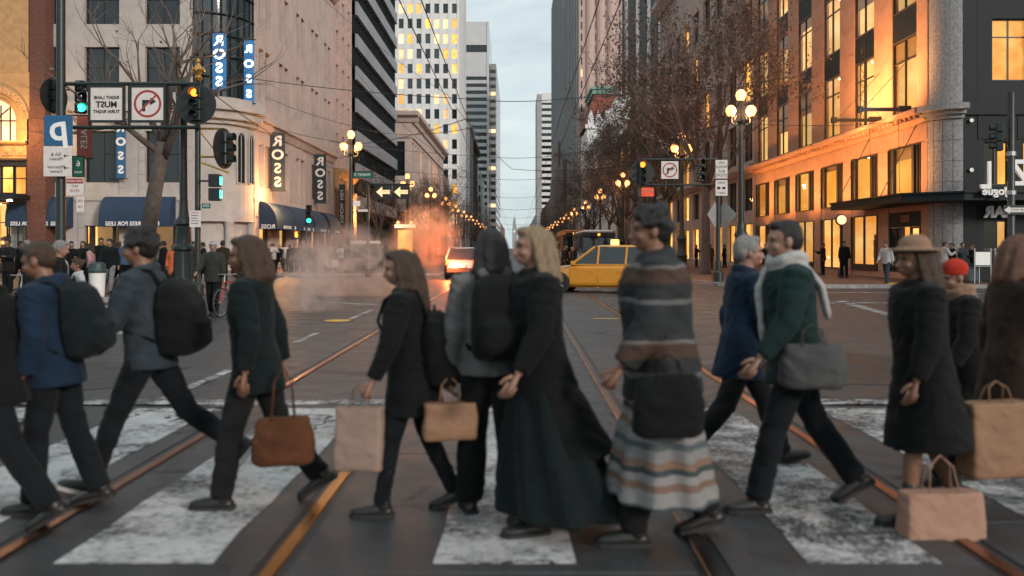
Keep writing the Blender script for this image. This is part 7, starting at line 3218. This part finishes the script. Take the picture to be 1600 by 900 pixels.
# clothing colours; the darks hold the teal tint of shadow in their base
K_black = cloth('black wool', (0.0049, 0.0057, 0.0061))
K_teal = cloth('dark teal cloth', (0.0049, 0.0090, 0.0102))
K_navy = cloth('navy jacket cloth', (0.0075, 0.0184, 0.0381))
K_denim = cloth('faded denim', (0.0272, 0.0367, 0.0462), .45, bscale=160)
K_jeans = cloth('dark jeans', (0.0057, 0.0078, 0.0102), .4, bscale=160)
K_char = cloth('charcoal cloth', (0.0090, 0.0094, 0.0098))
K_brown = cloth('brown coat cloth', (0.0306, 0.0190, 0.0136))
K_rust = cloth('rust brown leather', (.085, .032, .014), .35)
K_grey = cloth('grey knit', (.10, .10, .10), .35)
K_white = cloth('off white knit', (.36, .35, .34), .15)
K_green = cloth('teal green coat', (0.0075, 0.0218, 0.0211))
K_tan = cloth('tan cloth', (.24, .15, .10))
K_red = cloth('red knit', (.40, .03, .015))
K_orange = cloth('orange jacket cloth', (.55, .13, .05))
K_blue = cloth('blue hoodie cloth', (.07, .12, .2))
K_khaki = cloth('khaki trousers', (.22, .16, .12))
K_pale = cloth('pale shirt cloth', (.40, .42, .44), .1)
K_pink = cloth('pinkish top', (.38, .22, .22), .2)
K_lgrey = cloth('light grey jeans', (.15, .155, .16), .4)
K_gbag = cloth('dark grey canvas', (.06, .062, .062))
M_paper = mat('brown paper', (.23, .125, .07), .8, var=.15, scale=5, bump=.25, bscale=12)
M_stripe = stripes_mat('striped jumper knit', [((.012, .016, .018), .34), ((.10, .10, .10), .07), ((.012, .014, .015), .2), ((.045, .022, .014), .2), ((.11, .10, .09), .05), ((.014, .016, .018), .12)], 2.6)
M_blanket = stripes_mat('striped pale skirt cloth', [((.19, .185, .18), .22), ((.14, .085, .06), .12), ((.20, .19, .185), .14), ((.03, .04, .045), .10), ((.16, .10, .07), .12), ((.17, .165, .165), .18), ((.06, .075, .08), .12)], 3.4)

P_LEFT, P_RIGHT, P_AWAY, P_TO = R(90), R(-90), 0, R(180)      # facing -x, +x, away from and towards the camera


def walker(label, px, Z, h, face, sp, group=None):
    sp = dict(sp, h=h)
    return build_person('person', label, sp, (at(px, Z), Z, 0.014), face, group)


stride = ((26, 8), (-20, 22))
stride2 = ((-22, 14), (24, 6))
mid_ = ((12, 14), (-14, 28))
# A: at the left edge
walker('person in black coat cut off by the left edge of the picture', -8, 5.0, 1.60, P_LEFT, dict(legs=stride2, arms=((-20, 30), (22, 25)), lean=6, top=K_black, hem=.78, trousers=K_jeans, hair='black', skin=SK[1], fat=.03, nod=8))
# B
pB, JB, sB = walker('person in blue jacket with dark backpack walking left, second from the left edge', 84, 5.25, 1.61, P_LEFT, dict(legs=((8, 6), (-12, 10)), arms=((-10, 25), (14, 35)), lean=7, top=K_navy, hem=.80, trousers=K_jeans, hair='brown', skin=SK[1], fat=.034, hoodback=True, zip=True, nod=12))
backpack('dark bulky backpack on the person in the blue jacket', pB, JB, K_teal, size=1.05)
# C
pC, JC, sC = walker('man in faded denim jacket with large black backpack and dark jeans in mid stride', 232, 5.68, 1.75, P_LEFT, dict(legs=((24, 4), (-30, 26)), arms=((18, 40), (-18, 25)), lean=5, top=K_denim, hem=.84, trousers=K_jeans, hair='black', hairlen='curly', skin=SK[1], fat=.024, loose=.006, shoes=(M_black_shoe, M_sole), scarf=None, zip=True))
backpack('large black backpack on the man in the denim jacket', pC, JC, K_black, size=1.25, low=.05)
# D
pD, JD, sD = walker('person in dark teal jacket carrying a rust brown shoulder bag', 398, 5.35, 1.66, P_LEFT, dict(legs=((16, 8), (-18, 20)), arms=((-14, 20), (-22, 15)), lean=4, top=K_teal, hem=.74, trousers=K_char, hair='brown', hairlen=.12, skin=SK[1], fat=.026, nod=6))
q = world_pt(pD, J_ := JD['wr', 0] + JD['fd', 0] * .1)
handbag('shoulder_bag', 'rust brown leather bag hanging beside the person in dark teal', 'bag', (at(445, 5.2), 5.16, q.z + .12), (.34, .13, .27), K_rust, R(8), drop=.3)
# E
pE, JE, sE = walker('woman with long dark hair in black coat and leggings holding paper bags', 640, 5.2, 1.57, P_LEFT, dict(legs=((14, 5), (-14, 12)), arms=((12, 12, 14), (-14, 16, 14)), lean=5, top=K_black, hem=.66, flare=.03, trousers=K_jeans, loose=-.004, hair='brown', hairlen=.36, skin=SK[0], fat=.03, nod=4, curl=(1.0, 1.0)))
backpack('big black backpack with grey band on the long haired woman', pE, JE, K_black, mat('grey reflective band', (.3, .3, .3), .5), size=1.3, low=.14)
q = world_pt(pE, JE['wr', 1] + JE['fd', 1] * .1)
handbag('paper_bag', 'small tan paper bag swinging right of the long haired woman', 'bag', (at(702, 5.0), 5.02, .86), (.30, .12, .20), M_paper, R(12), soft=False, drop=.16)
q = world_pt(pE, JE['wr', 0] + JE['fd', 0] * .1)
handbag('shopping_bag', 'tall pale beige shopping bag left of the long haired woman', 'bag', (at(562, 5.1), 5.1, q.z + .04), (.28, .12, .36), mat('beige card', (.27, .185, .145), .8, var=.1), R(-10), soft=False, drop=.14)
# F, G
pF, JF, sF = walker('dark haired person in grey denim sleeve jacket walking beside the blond woman', 768, 5.1, 1.69, P_AWAY + R(14), dict(legs=((12, 5), (-10, 16)), arms=((-6, 12), (8, 14)), lean=4, top=K_grey, hem=.86, trousers=K_black, loose=.03, hair='black', hairlen=.1, skin=SK[1], fat=.03, hoodback=True))
backpack('flat black rucksack on the person with grey sleeves', pF, JF, K_black, size=1.0)
pG, JG, sG = walker('blond woman in ankle length black coat spreading wide to the right', 842, 4.9, 1.69, P_LEFT + R(18), dict(legs=((6, 4), (-7, 8)), arms=((8, 25), (-12, 20)), lean=4, top=K_black, hem=.42, flare=.13, trail=.13, skirt=(K_teal, .10, .30), trousers=None, hair='blond', hairlen=.2, skin=SK[0], fat=.036, topname='coat'))
# H
pH, JH, sH = walker('tall black haired man in dark striped jumper and striped pale wrap, facing left', 1030, 4.72, 1.80, P_LEFT, dict(legs=((14, 8), (-14, 10)), arms=((10, 26), (-10, 22)), lean=4, top=M_stripe, topname='jumper', hem=.76, fat=.06, w=1.12, skirt=(M_blanket, .24, .21), trousers=K_char, hair='black', hairlen='curly', skin=SK[1], curl=(.8, .8)))
handbag('shoulder_bag', 'black bag held against the hip of the tall man in stripes', 'bag', (at(1040, 4.45), 4.38, 1.06), (.34, .14, .3), K_black, R(5), drop=.1)
# I
walker('grey haired man in navy coat walking right behind the tall man in stripes', 1160, 6.3, 1.72, P_RIGHT, dict(legs=stride, arms=((-16, 20), (18, 25)), lean=4, top=K_navy, hem=.7, trousers=K_char, hair='grey', skin=SK[0], fat=.034))
# J
pJ, JJ, sJ = walker('man with pale scarf and teal green jacket in dark jeans walking left', 1240, 5.3, 1.77, P_LEFT, dict(legs=((20, 6), (-22, 14)), arms=((14, 26), (-12, 28)), lean=5, top=K_green, hem=.78, fat=.036, flare=.02, trousers=K_jeans, hair='black', skin=SK[0], scarf=K_white))
handbag('shoulder_bag', 'grey cloth bag slung at the side of the man with the pale scarf', 'bag', (at(1262, 5.1), 5.02, 1.16), (.36, .14, .24), K_gbag, R(-4), drop=.12)
# K
pK, JK, sK = walker('woman in wide tan hat and knee length black coat with bare legs', 1440, 5.05, 1.62, P_LEFT, dict(legs=((12, 6), (-12, 12)), arms=((6, 14), (-10, 18)), lean=4, top=K_black, topname='coat', hem=.46, flare=.07, fat=.045, trousers=None, hair='brown', hairlen=.16, hat=('brim', K_tan), skin=SK[1], boots=True))
handbag('shopping_bag', 'pinkish paper carrier bag low beside the bare legged woman', 'bag', (at(1462, 4.85), 4.8, .45), (.44, .16, .36), mat('pink card', (.33, .185, .13), .8, var=.1), R(4), soft=False, drop=.2)
# M
walker('person in red knit cap and dark coat behind the woman with the tan hat', 1508, 6.0, 1.48, P_LEFT, dict(legs=mid_, arms=((10, 20), (-10, 20)), lean=6, top=K_char, hem=.7, trousers=K_black, hair='brown', hat=('beanie', K_red), skin=SK[0], fat=.04, scarf=K_tan, nod=8))
# L
pL, JL, sL = walker('person in brown coat carrying brown paper bags at the right edge', 1585, 5.3, 1.70, P_RIGHT, dict(legs=stride2, arms=((-12, 16), (14, 18)), lean=4, top=K_brown, hem=.66, trousers=K_black, hair='auburn', hairlen=.14, skin=SK[0], fat=.04, curl=(1, 1)))
q = world_pt(pL, JL['wr', 1] + JL['fd', 1] * .1)
handbag('paper_bag', 'large brown paper carrier bag at the right edge', 'bag', (at(1556, 5.0), 5.0, q.z + .03), (.40, .17, .42), M_paper, R(10), soft=False, drop=.12)
handbag('paper_bag', 'smaller brown paper bag behind the large one at the right edge', 'bag', (at(1592, 5.2), 5.35, q.z - .02), (.32, .14, .34), M_paper, R(-14), soft=False, drop=.12)
# ---- walkers a little farther off
MV = .014


def farther(label, px, Z, h, face, sp, z0=.0, vox=.016, group=None):
    return build_person('person', label, dict(sp, h=h), (at(px, Z), Z, z0), face, group, vox)


farther('man in dark suit jacket with white collar in profile at the left', 88, 12.5, 1.70, P_RIGHT + R(10), dict(legs=mid_, arms=((-12, 18), (14, 18)), lean=5, top=K_black, hem=.76, trousers=K_black, hair='grey', skin=SK[0], shirt=K_pale, nod=6))
farther('man in black coat right behind the suited man at the left', 52, 13, 1.72, P_RIGHT, dict(legs=stride, arms=((-14, 18), (14, 20)), lean=4, top=K_black, hem=.72, trousers=K_black, hair='black', skin=SK[2], fat=.04))
farther('woman in white shirt with dark hair tied up walking between the left walkers', 124, 14, 1.46, P_LEFT + R(40), dict(legs=stride2, arms=((-18, 30), (16, 40)), lean=4, top=K_pale, topname='shirt', hem=.84, trousers=K_blue, hair='brown', hairlen='bun', skin=SK[1], fat=.012))
pm_, Jm, sm_ = farther('man in dark jacket and cap walking towards the camera beside a red bicycle', 333, 20.3, 1.75, P_TO + R(4), dict(legs=((10, 4), (-9, 14)), arms=((4, 12, 12), (26, 30, 14)), lean=2, top=cloth('dark olive jacket', (.028, .03, .026)), hem=.80, trousers=K_black, hair='grey', hat=('cap', K_white), skin=SK[0], shirt=K_pale, fat=.035))

# ---- the crowds on the pavements: seven poses, shared meshes, own colours
POSES = [dict(legs=((3, 3), (-4, 5)), arms=((4, 12), (-4, 12)), lean=2, hem=.82), dict(legs=((18, 8), (-16, 20)), arms=((-16, 22), (16, 22)), lean=4, hem=.82),
         dict(legs=((4, 3), (-3, 5)), arms=((28, 70), (26, 72)), lean=2, hem=.74, inward=(.3, .3)), dict(legs=((-14, 22), (20, 6)), arms=((14, 20), (-14, 24)), lean=4, hem=.66),
         dict(legs=((2, 3), (2, 4)), arms=((2, 10), (30, 95)), lean=1, hem=.78), dict(legs=((6, 5), (-8, 9)), arms=((0, 10), (0, 12)), lean=3, hem=.5, flare=.05)]
HAIRS = ['black', 'brown', 'grey', 'blond', 'auburn', 'black']
_tpl = {}


def crowd_person(label, px, Z, h, face, pose, top, trou, hair='black', skin=0, z0=.15, hat=None, hairlen=0, group=None, hoodback=False):
    key = (pose, hairlen, hat[0] if hat else None, hoodback)
    if key not in _tpl:
        o, J, s = build_person('person', label, dict(POSES[pose], top=top, trousers=trou, hair=hair, hairlen=hairlen, hat=hat, skin=SK[skin], hoodback=hoodback, fat=.026), (0, 0, 0), 0, group, .026)
        _tpl[key] = o
    else:
        o = copy_tree(_tpl[key])
        for kk in ('group',):
            if kk in o:
                del o[kk]
    o.location = (at(px, Z), Z, z0)
    o.rotation_euler = (0, 0, face)
    o.scale = (h / 1.75 * rnd.uniform(.97, 1.05), h / 1.75 * rnd.uniform(.97, 1.05), h / 1.75)
    o['label'] = label
    if group:
        o['group'] = group
    for c in KIDS.get(o.name, []):
        n = c.name.split('.')[0]
        m = {'body': SK[skin], 'hair': HA[hair], 'jacket': top, 'trousers': trou, 'hat': hat[1] if hat else None}.get(n)
        if m is not None and c.type == 'MESH' and c.material_slots:
            c.material_slots[0].link = 'OBJECT'
            c.material_slots[0].material = m
    return o


cp_ = crowd_person
cp_('person in dark coat with a pale diagonal strap by the golden entrance', 12, 26, 1.72, P_TO, 2, K_char, K_black, 'black', 1)
cp_('woman in pale headscarf and dark coat left of the litter bin', 112, 27, 1.66, P_TO + R(20), 2, K_black, K_black, 'black', 0, hat=('hood', K_white))
cp_('woman with white collar and loose brown hair looking at the camera', 130, 29.5, 1.68, P_TO, 4, K_black, K_black, 'brown', 0, hairlen=.2)
cp_('dark haired woman in pink top behind the litter bin', 143, 28.5, 1.62, P_LEFT, 1, K_pink, K_jeans, 'black', 1, hairlen=.24)
cp_('tall man in dark jacket standing before the pale shop wall', 158, 30.5, 1.80, P_TO + R(30), 0, K_black, K_black, 'black', 0)
cp_('man in dark teal jumper and grey jeans striding to the camera on the brick pavement', 172, 27.5, 1.76, P_TO, 1, K_teal, K_lgrey, 'black', 0)
cp_('person in blue hoodie seen from behind by the pale shop wall', 197, 31, 1.74, P_AWAY, 0, K_blue, K_jeans, 'brown', 0, hoodback=True)
cp_('person in orange jacket left of the cast iron pedestal', 271, 30, 1.55, P_TO, 5, K_orange, K_black, 'black', 1)
cp_('person in dark coat under the navy awning left of the pedestal', 256, 32, 1.7, P_LEFT, 0, K_black, K_jeans, 'black', 0)
cp_('person in dark coat right of the cast iron pedestal', 300, 31, 1.72, P_RIGHT, 3, K_char, K_black, 'black', 1)
cp_('dark haired man in brown jacket behind the man with the bicycle', 348, 30, 1.70, P_AWAY, 0, K_brown, K_black, 'black', 1)
cp_('person in white cap and dark brown jacket right of the bicycle', 371, 31, 1.62, P_AWAY, 5, K_brown, K_khaki, 'brown', 1, hat=('beanie', K_white))
cp_('person in black at the entrance of the golden building', 30, 31, 1.72, P_RIGHT, 1, K_black, K_black, 'black', 1)
mix_ = [K_black, K_char, K_jeans, K_brown, K_teal, K_grey, K_white, K_denim, K_khaki, K_black]
mixn = {K_black: 'black', K_char: 'charcoal', K_jeans: 'dark denim', K_brown: 'brown', K_teal: 'dark teal', K_grey: 'grey', K_white: 'white', K_denim: 'faded denim', K_khaki: 'khaki'}
G1 = 'people waiting on the far left kerb'
far_l = [(414, 51.5, K_black, 'leftmost of the group in black coat'), (424, 53, K_grey, 'second of the group in grey top'), (427, 51.6, K_white, 'in white jacket beside the curb'), (437, 51.8, K_teal, 'broad in dark teal coat'), (446, 53.5, K_white, 'behind the others in white top'),
         (453, 52.5, K_brown, 'in brown coat mid group'), (460, 51.9, K_char, 'in charcoal coat beneath the amber hand signal'), (468, 53.6, K_black, 'in black behind the signal post'), (474, 52.0, K_grey, 'in grey with dark legs near the signal post'), (483, 52.2, K_denim, 'in faded denim right of the signal post'), (492, 52.6, K_black, 'tall in black next to the scooter')]
for i, (px, Z, top, lab) in enumerate(far_l):
    cp_('person waiting on the far left kerb, ' + lab, px, Z, 1.66 + .03 * (i * 7 % 5), P_TO + R((i * 53) % 120 - 60), i % 6, top, mix_[(i * 3 + 1) % 5], HAIRS[i % 6], i % 3, group=G1)
for i in range(12):
    px = 512 + i * 8.5 + (i * 37 % 5)
    Z = 56 + (i * 29 % 9)
    top = mix_[(i * 7 + 2) % 10]
    cp_('one of the small pedestrians strolling behind the pink steam', px, Z, 1.62 + .04 * (i * 3 % 5), R((i * 83) % 360), i % 6, top, mix_[(i * 3) % 5], HAIRS[(i * 5) % 6], i % 3, group='pedestrians behind the steam')
# right pavement and the road by the bus
cp_('person in black standing before the dark slim clock post', 1319, 42.5, 1.78, P_TO, 0, K_black, K_black, 'black', 0)
cp_('person in black leaning at the tall shop windows', 1286, 47, 1.70, P_LEFT, 4, K_black, K_black, 'black', 1)
cp_('man in white top and grey jeans stepping onto the yellow tactile strip', 1385, 35.6, 1.72, P_LEFT + R(40), 1, K_white, K_denim, 'brown', 0)
cp_('man in white shirt by the grey stone corner', 1476, 36.8, 1.70, P_RIGHT, 4, K_white, K_khaki, 'black', 0)
cp_('person in black next to the man in the white shirt', 1488, 37.0, 1.66, P_LEFT, 2, K_black, K_black, 'brown', 0)
cp_('person in blue denim shirt at the grey stone corner', 1504, 36.8, 1.68, P_TO, 4, K_denim, K_jeans, 'brown', 0)
cp_('person in black left of the white cafe screens', 1519, 36.9, 1.60, P_LEFT, 2, K_black, K_black, 'auburn', 0)
cp_('person in dark clothes on the pavement behind the bollard', 1196, 48, 1.72, P_TO, 3, K_black, K_jeans, 'black', 0)
cp_('person passing the far shop windows in brown', 1240, 52, 1.70, P_RIGHT, 1, K_brown, K_black, 'black', 1)
for i, (px, Z) in enumerate(((872, 56), (880, 54.5), (886, 57), (893, 55), (899, 59), (866, 62), (858, 70))):
    cp_('one of the dark figures crossing the road in front of the orange tram', px, Z, 1.7 + .03 * (i % 3), (P_LEFT, P_RIGHT)[i % 2], (1, 3)[i % 2], mix_[i % 6], mix_[(i + 2) % 5], HAIRS[i % 6], i % 3, z0=0, group='figures crossing by the tram')
for i in range(8):
    cp_('one of the dim pedestrians under the right hand trees', 1000 + i * 22, 58 + (i * 17 % 12), 1.7, R(i * 70), i % 6, mix_[(i * 3) % 6], mix_[i % 5], HAIRS[i % 6], i % 3, group='pedestrians under the trees')

for px, Z, h, top, fc, pose, lab in ((44, 27.5, 1.72, K_black, P_LEFT, 1, 'dark coated person walking left past the golden entrance'), (64, 29, 1.75, K_char, P_TO, 0, 'charcoal coated person under the blue square sign'), (78, 31.5, 1.68, K_brown, P_RIGHT, 3, 'person in brown jacket under the first navy awning'),
                                (98, 33, 1.7, K_black, P_TO, 2, 'person in black with folded arms under the first navy awning'), (184, 33.5, 1.72, K_black, P_RIGHT, 3, 'person in black between the jumper man and the blue hoodie'), (212, 32, 1.66, K_teal, P_LEFT, 1, 'person in dark teal jacket right of the blue hoodie'),
                                (228, 34, 1.7, K_black, P_TO, 0, 'person in black behind the leaning tree trunk'), (243, 33, 1.72, K_grey, P_AWAY, 5, 'person in long grey coat under the second navy awning'), (318, 33, 1.7, K_black, P_LEFT, 3, 'person in black just left of the man in the cap'),
                                (385, 33.5, 1.68, K_teal, P_TO, 1, 'person in dark teal coat by the curved kerb'), (398, 48, 1.7, K_black, P_RIGHT, 3, 'person in black stepping off the far kerb beside the crowd')):
    crowd_person(lab, px, Z, h, fc, pose, top, mix_[int(px) % 3], HAIRS[int(px) % 6], int(px) % 3, z0=.15 if Z < 40 else 0)
